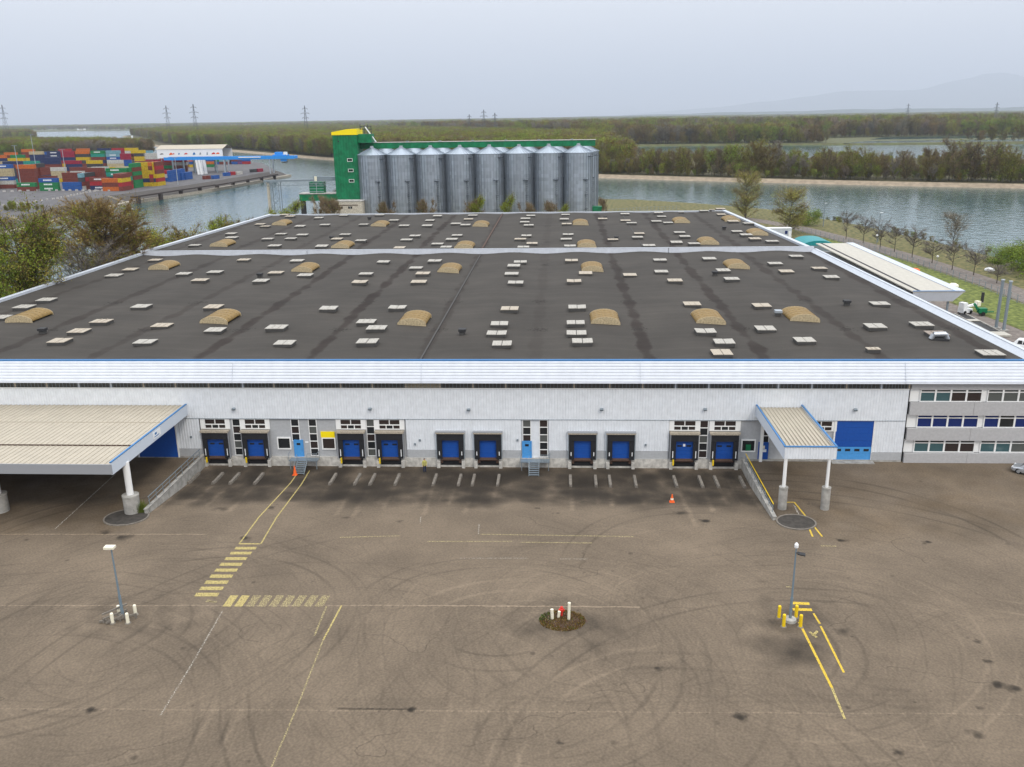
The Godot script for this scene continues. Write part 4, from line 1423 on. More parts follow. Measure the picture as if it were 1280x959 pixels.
func pillar(parent: Node3D, at: Vector3, bh: float, br: float, h: float, r: float) -> void:
	var p := holder(parent, "pillar", at)
	var st := begin()
	add_lathe(st, Vector3.ZERO, [Vector2(br, -0.1), Vector2(br, bh - 0.25), Vector2(br * 1.04, bh - 0.2), Vector2(br * 1.04, bh), Vector2(r * 0.9, bh + 0.02)], 20)
	part(p, "pillar_base", st.commit(), mats.concrete)
	st = begin()
	add_tube(st, Vector3(0, bh, 0), Vector3(0, h, 0), r, r, 16)
	part(p, "pillar_shaft", st.commit(), mats.white_frame)

# ---------------------------------------------------------------- things in the yard
func make_yard_things(docks: Array) -> void:
	# steel stairs with a landing before the two blue doors
	for q in [[372.0, 382.0, "grey steel stair at the blue door next to the yellow sign"], [658.5, 668.5, "grey steel stair at the blue door between the middle docks"]]:
		var x := on_z(q[0], 572).x
		var s := thing("steel_stair", q[2], "stair", Vector3(x, -1.0, ZF + 0.2))
		pbox(s, "landing", Vector3(1.05, 1.12, 0.55), Vector3(3.6, 0.08, 1.1), mats.steel_grey)
		for k in 6:
			pbox(s, "step", Vector3(0.95, 0.96 - k * 0.17, 1.2 + k * 0.27), Vector3(1.15, 0.05, 0.28), mats.steel_grey)
		for e in [-1, 1]:
			var st := begin()
			add_bar(st, Vector3(0.95 + e * 0.6, 1.1, 1.0), Vector3(0.95 + e * 0.6, 0.02, 2.8), 0.06, 0.2)
			part(s, "stringer", st.commit(), mats.steel_grey)
			st = begin()
			add_bar(st, Vector3(0.95 + e * 0.62, 2.0, 1.1), Vector3(0.95 + e * 0.62, 1.0, 2.7), 0.04)
			add_bar(st, Vector3(0.95 + e * 0.62, 0.0, 2.7), Vector3(0.95 + e * 0.62, 1.0, 2.7), 0.04)
			add_bar(st, Vector3(0.95 + e * 0.62, 1.1, 1.1), Vector3(0.95 + e * 0.62, 2.0, 1.1), 0.04)
			part(s, "handrail", st.commit(), mats.steel_grey)
		var st2 := begin()
		for k in 7:
			add_bar(st2, Vector3(1.7 + k * 0.19, 1.15, 1.08), Vector3(1.7 + k * 0.19, 2.1, 1.08), 0.03)
		add_bar(st2, Vector3(1.65, 2.1, 1.08), Vector3(2.85, 2.1, 1.08), 0.05)
		add_bar(st2, Vector3(2.85, 1.15, 0.05), Vector3(2.85, 2.1, 0.05), 0.05)
		add_bar(st2, Vector3(2.85, 2.1, 0.05), Vector3(2.85, 2.1, 1.08), 0.05)
		add_bar(st2, Vector3(-0.72, 2.1, 0.05), Vector3(-0.72, 2.1, 1.08), 0.05)
		add_bar(st2, Vector3(-0.72, 1.15, 1.08), Vector3(-0.72, 2.1, 1.08), 0.05)
		part(s, "landing_rail", st2.commit(), mats.steel_grey)
		for e in [-0.6, 2.7]:
			pbox(s, "leg", Vector3(e, 0.54, 1.0), Vector3(0.08, 1.08, 0.08), mats.steel_grey)
	# traffic cones
	var spots := [[840, 626, 1.0, "orange traffic cone standing alone before the right docks"], [368.5, 590, 1.25, "faded orange cone leaning beside the steel stair"]]
	for q in spots:
		var p := on_y(q[0], q[1], -0.6 if q[1] < 600 else -0.35)
		p.y = yard_h(p.x, p.z)
		var c := thing("traffic_cone", q[3], "cone", p)
		var k: float = q[2]
		var st := begin()
		add_lathe(st, Vector3.ZERO, [Vector2(0.24, 0.05), Vector2(0.05, 0.95 * k), Vector2(0.0, 0.96 * k)], 14)
		part(c, "cone_body", st.commit(), mats.orange)
		pbox(c, "cone_base", Vector3(0, 0.035, 0), Vector3(0.56, 0.07, 0.56), mats.orange)
		st = begin()
		add_lathe(st, Vector3.ZERO, [Vector2(0.185, 0.32), Vector2(0.15, 0.5)], 14)
		part(c, "white_band", st.commit(), mats.cream if q[1] > 600 else mats.orange)
	# concrete wheel guides in front of every dock
	var nth := ["first", "second", "third", "fourth", "fifth", "sixth", "seventh", "eighth", "ninth", "tenth"]
	for i in docks.size():
		var d: float = docks[i]
		for s in [-1, 1]:
			var g := thing("wheel_guide", "low concrete wheel guide before the %s dock, counted from the wide loading canopy" % nth[i], "wheel guide", Vector3(d + s * 1.5, -1.0, ZF + 4.4), 0.0, "wheel guides before the docks")
			var st := begin()
			var o := PackedVector2Array([Vector2(-0.2, 0), Vector2(0.2, 0), Vector2(0.15, 0.26), Vector2(-0.15, 0.26)])
			add_prism(st, o, -1.5, 1.5)
			part(g, "beam", st.commit(), mats.concrete_dark)
			st = begin()
			add_prism(st, PackedVector2Array([Vector2(-0.18, 0), Vector2(0.18, 0), Vector2(0.1, 0.36), Vector2(-0.1, 0.36)]), 1.5, 1.9)
			part(g, "nose", st.commit(), mats.concrete_dark)
	# lamp posts, each in its ring of bollards
	var lp := on_y(154, 773)
	lp.y = 0
	var l := lamp_post("tall blue-grey lamp post with flat cream head among cream bollards", lp)
	pbox(l, "lamp_head", Vector3(-0.05, 6.8, 0.1), Vector3(0.85, 0.2, 0.5), mats.cream)
	pbox(l, "lamp_glass", Vector3(-0.05, 6.68, 0.1), Vector3(0.6, 0.05, 0.36), mats.white_paint)
	l.rotation.z = 0.012
	for q in [[141, 779, 1.0], [149, 768, 0.9], [160, 779, 1.0], [169.5, 768.5, 1.0]]:
		var p := on_y(q[0], q[1])
		bollard(p, 0.95 * q[2], "cream", "cream steel bollard by the lamp post with the flat head", "cream bollards round the left lamp")
	var fr := thing("guard_frame", "rusty steel guard rails lying between the cream bollards", "guard rail", Vector3(lp.x - 0.4, 0, lp.z + 0.1))
	for q in [[Vector3(-1.0, 0.75, 0.6), Vector3(0.4, 0.85, -1.0)], [Vector3(-0.9, 0.4, 0.75), Vector3(0.5, 0.5, -0.6)], [Vector3(-1.3, 0.12, 0.7), Vector3(0.9, 0.2, 0.1)], [Vector3(0.2, 0.3, 0.5), Vector3(1.6, 0.4, -0.2)], [Vector3(-0.6, 0.12, 0.9), Vector3(0.7, 0.6, 0.3)]]:
		var st := begin()
		add_bar(st, q[0], q[1], 0.1, 0.16)
		part(fr, "rail", st.commit(), mats.concrete_dark)
	for q in [Vector3(-0.9, 0.3, 0.65), Vector3(0.4, 0.4, -0.7), Vector3(0.4, 0.2, 0.35), Vector3(1.5, 0.2, -0.15)]:
		pbox(fr, "foot", Vector3(q.x, q.y / 2 + 0.05, q.z), Vector3(0.14, q.y + 0.1, 0.14), mats.concrete_dark)
	var rp := on_y(987.5, 776)
	var l2 := lamp_post("tall blue-grey lamp post with white tip and dark floodlight among yellow bollards", rp)
	var st3 := begin()
	add_lathe(st3, Vector3(0, 6.7, 0), [Vector2(0.05, 0), Vector2(0.16, 0.1), Vector2(0.17, 0.35), Vector2(0.08, 0.5), Vector2(0, 0.52)], 12)
	part(l2, "lamp_head", st3.commit(), mats.white_paint)
	pbox(l2, "floodlight", Vector3(0.42, 6.25, 0.1), Vector3(0.62, 0.1, 0.34), mats.dark, Vector3(0.2, -0.2, -0.15))
	pbox(l2, "floodlight_arm", Vector3(0.12, 6.32, 0.03), Vector3(0.3, 0.06, 0.06), mats.dark)
	st3 = begin()
	add_lathe(st3, Vector3.ZERO, [Vector2(0.55, 0), Vector2(0.5, 0.22), Vector2(0.3, 0.28), Vector2(0.0, 0.29)], 14)
	part(l2, "footing", st3.commit(), mats.concrete)
	for q in [[973.7, 772.5], [979.5, 783.5], [995, 772], [1000.5, 784]]:
		bollard(on_y(q[0], q[1]), 1.15, "yellow", "bright yellow bollard by the lamp post with the floodlight", "yellow bollards round the right lamp")
	# island of weeds with broken posts
	var ic := on_y(703, 776)
	var isl := thing("weed_island", "small oval island of brown weeds and rubble in the yard", "island", ic)
	var st4 := begin()
	var nn := 26
	rng.seed = 19
	var ring := []
	for i in nn:
		var t := TAU * i / nn
		ring.append(Vector3(cos(t) * 1.95 * rng.randf_range(0.88, 1.1), 0.0, sin(t) * 1.6 * rng.randf_range(0.86, 1.1)))
	for i in nn:
		var a: Vector3 = ring[i]
		var b: Vector3 = ring[(i + 1) % nn]
		var a2 := a * 0.6 + Vector3(0, 0.1, 0)
		var b2 := b * 0.6 + Vector3(0, 0.1, 0)
		quad(st4, b, a, a2, b2)
		tri(st4, a2, Vector3(0, 0.13, 0), b2)
	part(isl, "soil", st4.commit(), mats.rust)
	var weeds := begin()
	for i in 4200:
		var t := rng.randf() * TAU
		var rr := sqrt(rng.randf())
		var p := Vector3(cos(t) * 1.95 * rr, 0.1 * (1.0 - rr), sin(t) * 1.6 * rr)
		var green := (p.x < -1.0 and p.z < 0.1 and rng.randf() < 0.7) or rng.randf() < 0.08
		var col := Color(0.05, 0.10, 0.02) if green else Color(0.2, 0.13, 0.035).lerp(Color(0.07, 0.04, 0.012), rng.randf())
		if rng.randf() < 0.05:
			col = Color(0.35, 0.28, 0.18)
		weeds.set_color(col * rng.randf_range(0.7, 1.3))
		var d := Vector3(rng.randfn(0, 0.5), rng.randf_range(0.3, 1.0), rng.randfn(0, 0.5)).normalized() * rng.randf_range(0.08, 0.26)
		var sd := Vector3(rng.randfn(), rng.randfn() * 0.3, rng.randfn()).normalized() * rng.randf_range(0.015, 0.05)
		tri(weeds, p - sd, p + d, p + sd)
	var wp := part(isl, "weeds", weeds.commit(), mats.leaves)
	wp.set_meta("kind", "stuff")
	post_at(690.5, 775, 1.05, 0.13, "cream", 0.04, "pale cream post standing in the weed island beside a short stump")
	post_at(698, 773, 0.72, 0.12, "cream", -0.12, "short leaning cream stump in the weed island")
	post_at(711, 776, 1.75, 0.12, "cream", -0.02, "tall jointed cream post in the weed island")
	var hp := on_y(702, 771.5)
	var hy := thing("hydrant", "red fire hydrant in the weed island", "hydrant", hp)
	st4 = begin()
	add_lathe(st4, Vector3.ZERO, [Vector2(0.1, 0), Vector2(0.11, 0.55), Vector2(0.19, 0.58), Vector2(0.2, 0.8), Vector2(0.13, 0.86), Vector2(0.12, 0.98), Vector2(0.0, 1.02)], 14)
	part(hy, "hydrant_body", st4.commit(), mats.red)
	st4 = begin()
	add_tube(st4, Vector3(-0.26, 0.68, 0), Vector3(0.26, 0.68, 0), 0.075, 0.075, 10)
	part(hy, "outlet", st4.commit(), mats.red)
	# grass tuft at the left pillar
	var gp := on_y(176, 640)
	var gt := thing("grass_tuft", "tuft of green grass at the left canopy pillar", "grass", gp)
	var gs := begin()
	for i in 420:
		var p := Vector3(rng.randfn(0, 0.28), 0, rng.randfn(0, 0.22))
		gs.set_color(Color(0.16, 0.17, 0.03).lerp(Color(0.06, 0.11, 0.02), rng.randf()))
		var d := Vector3(rng.randfn(0, 0.35), rng.randf_range(0.6, 1.5), rng.randfn(0, 0.35))
		tri(gs, p - Vector3(0.018, 0, 0), p + d, p + Vector3(0.018, 0, 0))
	part(gt, "blades", gs.commit(), mats.leaves).set_meta("kind", "stuff")
	person(on_y(531, 589.5, -0.95))
	# car and van at the right edge
	var cp := on_y(1288, 596)
	vehicle("parked_car", "silver car parked before the office wing", "car", Vector3(cp.x + 0.6, 0, cp.z - 0.6), 2.45, false, "silver")
	var vp := on_y(1276, 437)
	vehicle("parked_van", "white minivan parked beside the warehouse by the two tall pipes", "van", Vector3(vp.x + 0.2, 0, vp.z), 2.4, true, "white_paint")

func lamp_post(label: String, at: Vector3) -> Node3D:
	var l := thing("lamp_post", label, "lamp post", at)
	var st := begin()
	add_tube(st, Vector3.ZERO, Vector3(0, 2.2, 0), 0.13, 0.11, 12)
	add_tube(st, Vector3(0, 2.2, 0), Vector3(0, 6.75, 0), 0.085, 0.055, 12)
	part(l, "pole", st.commit(), mats.pole_blue)
	pbox(l, "service_door", Vector3(0, 0.7, 0.12), Vector3(0.14, 0.5, 0.03), mats.steel_grey)
	return l

func bollard(at: Vector3, h: float, m: String, label: String, group: String) -> void:
	var b := thing("bollard", label, "bollard", at, 0.0, group)
	var st := begin()
	add_lathe(st, Vector3.ZERO, [Vector2(0.14, -0.05), Vector2(0.14, h - 0.06), Vector2(0.11, h), Vector2(0, h + 0.01)], 14)
	part(b, "post", st.commit(), mats[m])
	st = begin()
	add_lathe(st, Vector3.ZERO, [Vector2(0.26, 0), Vector2(0.24, 0.05), Vector2(0.14, 0.06)], 14)
	part(b, "foot", st.commit(), mats.concrete_dark)

func post_at(px: float, py: float, h: float, r: float, m: String, lean: float, label: String) -> void:
	var p := thing("post", label, "post", on_y(px, py))
	var st := begin()
	add_lathe(st, Vector3.ZERO, [Vector2(r, -0.1), Vector2(r, h * 0.52), Vector2(r * 0.86, h * 0.54), Vector2(r, h * 0.56), Vector2(r, h - 0.04), Vector2(0, h)], 12)
	part(p, "shaft", st.commit(), mats[m])
	st = begin()
	add_lathe(st, Vector3.ZERO, [Vector2(r + 0.02, h - 0.1), Vector2(r + 0.02, h - 0.04)], 12)
	part(p, "band", st.commit(), mats[m])
	p.rotation.z = lean

# ---------------------------------------------------------------- a person, as one body from joined tapered limbs
func person(at: Vector3) -> void:
	at.y = yard_h(at.x, at.z)
	var p := thing("person", "person in yellow jacket and dark blue trousers standing by the dock wall", "person", at, 0.3)
	var body := begin()
	var bones := [
		# from, to, r0, r1, colour
		[Vector3(0.10, 0.06, 0.03), Vector3(0.11, 0.48, 0.0), 0.055, 0.07, 0], [Vector3(0.11, 0.48, 0.0), Vector3(0.09, 0.9, 0.0), 0.075, 0.1, 0],
		[Vector3(-0.12, 0.06, 0.06), Vector3(-0.11, 0.48, 0.04), 0.055, 0.07, 0], [Vector3(-0.11, 0.48, 0.04), Vector3(-0.09, 0.9, 0.0), 0.075, 0.1, 0],
		[Vector3(0, 0.92, 0), Vector3(0, 1.38, 0.0), 0.165, 0.185, 1], [Vector3(-0.14, 1.4, 0), Vector3(0.14, 1.4, 0), 0.1, 0.1, 1],
		[Vector3(0.2, 1.4, 0), Vector3(0.27, 1.12, 0.04), 0.07, 0.058, 1], [Vector3(0.27, 1.12, 0.04), Vector3(0.2, 0.94, 0.2), 0.055, 0.042, 1],
		[Vector3(-0.2, 1.4, 0), Vector3(-0.27, 1.12, 0.02), 0.07, 0.058, 1], [Vector3(-0.27, 1.12, 0.02), Vector3(-0.24, 0.88, 0.12), 0.055, 0.042, 1],
		[Vector3(0, 1.42, 0), Vector3(0, 1.55, 0.02), 0.055, 0.05, 2], [Vector3(0, 1.6, 0.02), Vector3(0, 1.68, 0.02), 0.085, 0.09, 2],
		[Vector3(0.1, 0.04, 0.0), Vector3(0.12, 0.04, 0.16), 0.05, 0.045, 3], [Vector3(-0.12, 0.04, 0.02), Vector3(-0.13, 0.04, 0.19), 0.05, 0.045, 3],
		[Vector3(0, 1.62, 0.1), Vector3(0, 1.6, 0.125), 0.022, 0.018, 2]]
	for s in [-1.0, 1.0]:
		var wr := Vector3(0.2, 0.94, 0.2) if s > 0 else Vector3(-0.24, 0.88, 0.12)
		bones.append([wr, wr + Vector3(0, -0.05, 0.06), 0.04, 0.04, 2])
		for f in 4:
			bones.append([wr + Vector3((f - 1.5) * 0.02, -0.06, 0.07), wr + Vector3((f - 1.5) * 0.024, -0.12 - 0.008 * (1.5 - absf(f - 1.5)), 0.1), 0.011, 0.008, 2])
		bones.append([wr + Vector3(-s * 0.03, -0.03, 0.05), wr + Vector3(-s * 0.055, -0.07, 0.09), 0.012, 0.009, 2])
	var cols := [Color(0.018, 0.028, 0.07), Color(0.42, 0.39, 0.12), Color(0.4, 0.22, 0.15), Color(0.02, 0.02, 0.02)]
	# one surface: field of all the limbs, meshed as surface nets
	var cell := 0.022
	var lo := Vector3(-0.42, -0.06, -0.26)
	var n := Vector3i(39, 84, 30)
	var field := PackedFloat32Array()
	field.resize(n.x * n.y * n.z)
	field.fill(1.0)
	var own := PackedInt32Array()
	own.resize(n.x * n.y * n.z)
	for b in bones:
		var a: Vector3 = b[0]
		var c: Vector3 = b[1]
		var rmax: float = maxf(b[2], b[3]) + 0.09
		var mn := a.min(c) - Vector3.ONE * rmax
		var mx := a.max(c) + Vector3.ONE * rmax
		var i0 := Vector3i(((mn - lo) / cell).floor()).clamp(Vector3i.ZERO, n - Vector3i.ONE)
		var i1 := Vector3i(((mx - lo) / cell).ceil()).clamp(Vector3i.ZERO, n - Vector3i.ONE)
		var ac := c - a
		var l2 := maxf(ac.length_squared(), 1e-6)
		for z in range(i0.z, i1.z + 1):
			for y in range(i0.y, i1.y + 1):
				for x in range(i0.x, i1.x + 1):
					var q := lo + Vector3(x, y, z) * cell
					var t := clampf((q - a).dot(ac) / l2, 0, 1)
					var d: float = (q - a - ac * t).length() - lerpf(b[2], b[3], t)
					var k := (z * n.y + y) * n.x + x
					var e := field[k]
					if d < e:
						own[k] = b[4]
					var h := clampf(0.5 + 0.5 * (e - d) / 0.03, 0, 1)
					field[k] = lerpf(e, d, h) - 0.03 * h * (1.0 - h)
	var vert := {}
	for z in n.z - 1:
		for y in n.y - 1:
			for x in n.x - 1:
				var sum := Vector3.ZERO
				var cnt := 0
				var near := 9.0
				var who := 0
				var k0 := (z * n.y + y) * n.x + x
				var v0 := field[k0]
				var mixed := false
				for e in 8:
					var kk := k0 + (e & 1) + ((e >> 1) & 1) * n.x + ((e >> 2) & 1) * n.x * n.y
					if (field[kk] < 0.0) != (v0 < 0.0):
						mixed = true
					if field[kk] < near:
						near = field[kk]
						who = own[kk]
				if not mixed:
					continue
				for e in [[0, 1], [2, 3], [4, 5], [6, 7], [0, 2], [1, 3], [4, 6], [5, 7], [0, 4], [1, 5], [2, 6], [3, 7]]:
					var pa := Vector3(e[0] & 1, (e[0] >> 1) & 1, (e[0] >> 2) & 1)
					var pb := Vector3(e[1] & 1, (e[1] >> 1) & 1, (e[1] >> 2) & 1)
					var fa := field[k0 + int(pa.x) + int(pa.y) * n.x + int(pa.z) * n.x * n.y]
					var fb := field[k0 + int(pb.x) + int(pb.y) * n.x + int(pb.z) * n.x * n.y]
					if (fa < 0.0) != (fb < 0.0):
						sum += pa.lerp(pb, fa / (fa - fb))
						cnt += 1
				vert[k0] = [lo + (Vector3(x, y, z) + sum / cnt) * cell, who]
	for k0 in vert:
		var x: int = k0 % n.x
		var y: int = (k0 / n.x) % n.y
		var z: int = k0 / (n.x * n.y)
		if x == 0 or y == 0 or z == 0:
			continue
		for ax in [[1, n.x, n.x * n.y], [n.x, n.x * n.y, 1], [n.x * n.y, 1, n.x]]:
			var ina: bool = field[k0] < 0.0
			var inb: bool = field[k0 + ax[0]] < 0.0
			if ina == inb:
				continue
			var q := [k0, k0 - ax[1], k0 - ax[1] - ax[2], k0 - ax[2]]
			if not (vert.has(q[1]) and vert.has(q[2]) and vert.has(q[3])):
				continue
			if ina:
				q.reverse()
			for j in [0, 1, 2, 0, 2, 3]:
				body.set_color(cols[vert[q[j]][1]])
				body.set_smooth_group(0)
				body.add_vertex(vert[q[j]][0])
	body.index()
	body.generate_normals()
	part(p, "body", body.commit(), mats.leaves)
	var hair := begin()
	add_lathe(hair, Vector3(0, 1.64, 0.0), [Vector2(0.102, 0.0), Vector2(0.105, 0.06), Vector2(0.08, 0.12), Vector2(0, 0.145)], 12)
	part(p, "hair", hair.commit(), mats.dark)

# ---------------------------------------------------------------- vehicles
func vehicle(called: String, label: String, category: String, at: Vector3, turn: float, van: bool, paint_key: String) -> void:
	var v := thing(called, label, category, at, turn)
	var len := 4.9 if van else 4.4
	var hh := 1.95 if van else 1.46
	var belt := 1.05 if van else 0.9
	var half := 0.93 if van else 0.88
	var m: Material = mats[paint_key]
	# body: rounded lower box from cross-sections along the length (x = forward)
	var st := begin()
	var secs := []
	var shape := [[0.0, 0.42, 0.62, 0.80], [0.05, 0.28, 0.72, 0.93], [0.2, 0.24, 0.84 if not van else 0.98, 1.0], [0.36, 0.24, belt, 1.0], [0.8, 0.24, belt + 0.02, 1.0], [0.95, 0.28, belt, 0.97], [1.0, 0.4, belt - 0.08, 0.86]]
	for s in shape:
		var x: float = len * (0.5 - s[0])
		var w: float = half * s[3]
		var sec := []
		for q in [[-1.0, 0.0], [-1.03, 0.35], [-1.0, 0.75], [-0.9, 1.0], [0.9, 1.0], [1.0, 0.75], [1.03, 0.35], [1.0, 0.0]]:
			sec.append(Vector3(x, lerpf(s[1], s[2], q[1]), w * q[0]))
		secs.append(sec)
	loft(st, secs)
	part(v, "body", st.commit(), m)
	# cabin
	st = begin()
	secs = []
	var cab := [[0.21, belt - 0.02, belt + 0.02], [0.34, belt - 0.02, hh - 0.06], [0.45, belt - 0.02, hh], [0.78 if not van else 0.9, belt - 0.02, hh - 0.02], [0.93 if not van else 0.985, belt - 0.02, belt + 0.05 if not van else hh - 0.3]]
	for s in cab:
		var x: float = len * (0.5 - s[0])
		var sec := []
		for q in [[-0.95, 0.0], [-0.8, 0.85], [-0.68, 1.0], [0.68, 1.0], [0.8, 0.85], [0.95, 0.0]]:
			sec.append(Vector3(x, lerpf(s[1], s[2], q[1]), half * q[0]))
		secs.append(sec)
	loft(st, secs)
	part(v, "cabin", st.commit(), m)
	# glass, laid just outside the cabin
	for s in [-1.0, 1.0]:
		var n := 3 if van else 2
		for k in n:
			var xa := len * (0.5 - 0.37) - k * (len * 0.52 / n)
			var xb := xa - len * 0.52 / n + 0.1
			var g := begin()
			var a := Vector3(xa, belt + 0.06, s * half * 0.955)
			var b := Vector3(xb, belt + 0.06, s * half * 0.955)
			var c := Vector3(xb, hh - 0.2, s * half * 0.85)
			var d := Vector3(xa - 0.12, hh - 0.2, s * half * 0.85)
			if s > 0:
				quad(g, a, b, c, d)
			else:
				quad(g, b, a, d, c)
			part(v, "side_window", g.commit(), mats.glass_dark)
	var ws := begin()
	quad(ws, Vector3(len * 0.28, belt + 0.08, -half * 0.8), Vector3(len * 0.163 + 0.03, hh - 0.1, -half * 0.66), Vector3(len * 0.163 + 0.03, hh - 0.1, half * 0.66), Vector3(len * 0.28, belt + 0.08, half * 0.8))
	part(v, "windscreen", ws.commit(), mats.glass_dark)
	ws = begin()
	var rx := -len * (0.44 if not van else 0.495)
	quad(ws, Vector3(rx, belt + 0.1, half * 0.78), Vector3(rx + 0.42 if not van else rx + 0.03, hh - 0.12 if not van else hh - 0.36, half * 0.62), Vector3(rx + 0.42 if not van else rx + 0.03, hh - 0.12 if not van else hh - 0.36, -half * 0.62), Vector3(rx, belt + 0.1, -half * 0.78))
	part(v, "rear_window", ws.commit(), mats.glass_dark)
	for s in [-1.0, 1.0]:
		for x in [0.31, -0.3]:
			var wh := holder(v, "wheel", Vector3(len * x, 0.33, s * (half - 0.1)))
			var t := begin()
			add_tube(t, Vector3(0, 0, -0.11), Vector3(0, 0, 0.11), 0.33, 0.33, 18)
			part(wh, "tyre", t.commit(), mats.tyre)
			t = begin()
			add_tube(t, Vector3(0, 0, s * 0.08), Vector3(0, 0, s * 0.13), 0.2, 0.2, 14)
			part(wh, "rim", t.commit(), mats.silver)
		pbox(v, "headlight", Vector3(len * 0.475, 0.66, s * half * 0.66), Vector3(0.1, 0.14, 0.32), mats.white_paint)
		pbox(v, "tail_light", Vector3(-len * 0.485, 0.8, s * half * 0.76), Vector3(0.1, 0.2, 0.2), mats.red)
		pbox(v, "mirror", Vector3(len * 0.2, belt + 0.06, s * (half + 0.08)), Vector3(0.1, 0.12, 0.18), m)
	pbox(v, "number_plate", Vector3(len * 0.497, 0.45, 0), Vector3(0.02, 0.11, 0.5), mats.white_paint)

func loft(st: SurfaceTool, secs: Array) -> void:
	for i in secs.size() - 1:
		var a: Array = secs[i]
		var b: Array = secs[i + 1]
		var n := a.size()
		for k in n:
			var k2 := (k + 1) % n
			quad(st, a[k], b[k], b[k2], a[k2])
	for e in [0, secs.size() - 1]:
		var s: Array = secs[e]
		for k in range(1, s.size() - 1):
			if e == 0:
				tri(st, s[0], s[k], s[k + 1])
			else:
				tri(st, s[0], s[k + 1], s[k])

# ---------------------------------------------------------------- grain silos
func make_silos() -> void:
	var zf := SILO_Z
	var y_eave := on_z(600, 191.5, zf).y
	var x0 := on_z(465.5, 200, zf).x
	var x1 := on_z(723.0, 200, zf).x
	var step := (x1 - x0) / 7.0
	var rad := step * 0.475
	# one silo, copied for the others
	var proto := thing("grain_silo", "first galvanised steel grain silo, next to the green tower", "silo", Vector3(x0, 0, zf), 0.0, "front row of grain silos")
	rng.seed = 301
	part(proto, "shell", silo_shell(rad, y_eave, 301), mats.silo)
	var st := begin()
	silo_rest(proto, st, rad, y_eave)
	silo_site(proto, zf, y_eave, x0, step)

func silo_shell(rad: float, y_eave: float, sd: int) -> ArrayMesh:
	rng.seed = sd
	var dull := rng.randf_range(0.88, 1.06)
	var st := begin()
	var rings := 24
	var segs := 32
	for k in rings:
		var course := rng.randf_range(0.92, 1.05) * dull
		var ya := y_eave * k / rings
		var yb := y_eave * (k + 1) / rings
		for i in segs:
			var t0 := TAU * i / segs
			var t1 := TAU * (i + 1) / segs
			var shade := course * rng.randf_range(0.88, 1.08)
			st.set_color(Color(0.42, 0.46, 0.51) * shade)
			var ra := rad + 0.035
			var prof := [[ya, rad], [lerpf(ya, yb, 0.25), ra], [lerpf(ya, yb, 0.75), ra], [yb, rad]]
			for j in 3:
				var v := [Vector3(cos(t0) * prof[j][1], prof[j][0], sin(t0) * prof[j][1]), Vector3(cos(t0) * prof[j + 1][1], prof[j + 1][0], sin(t0) * prof[j + 1][1]), Vector3(cos(t1) * prof[j + 1][1], prof[j + 1][0], sin(t1) * prof[j + 1][1]), Vector3(cos(t1) * prof[j][1], prof[j][0], sin(t1) * prof[j][1])]
				var nn := [Vector3(cos(t0), 0, sin(t0)), Vector3(cos(t1), 0, sin(t1))]
				for q in [[0, 0], [2, 1], [1, 0], [0, 0], [3, 1], [2, 1]]:
					st.set_normal(nn[q[1]])
					st.add_vertex(v[q[0]])
	return st.commit()

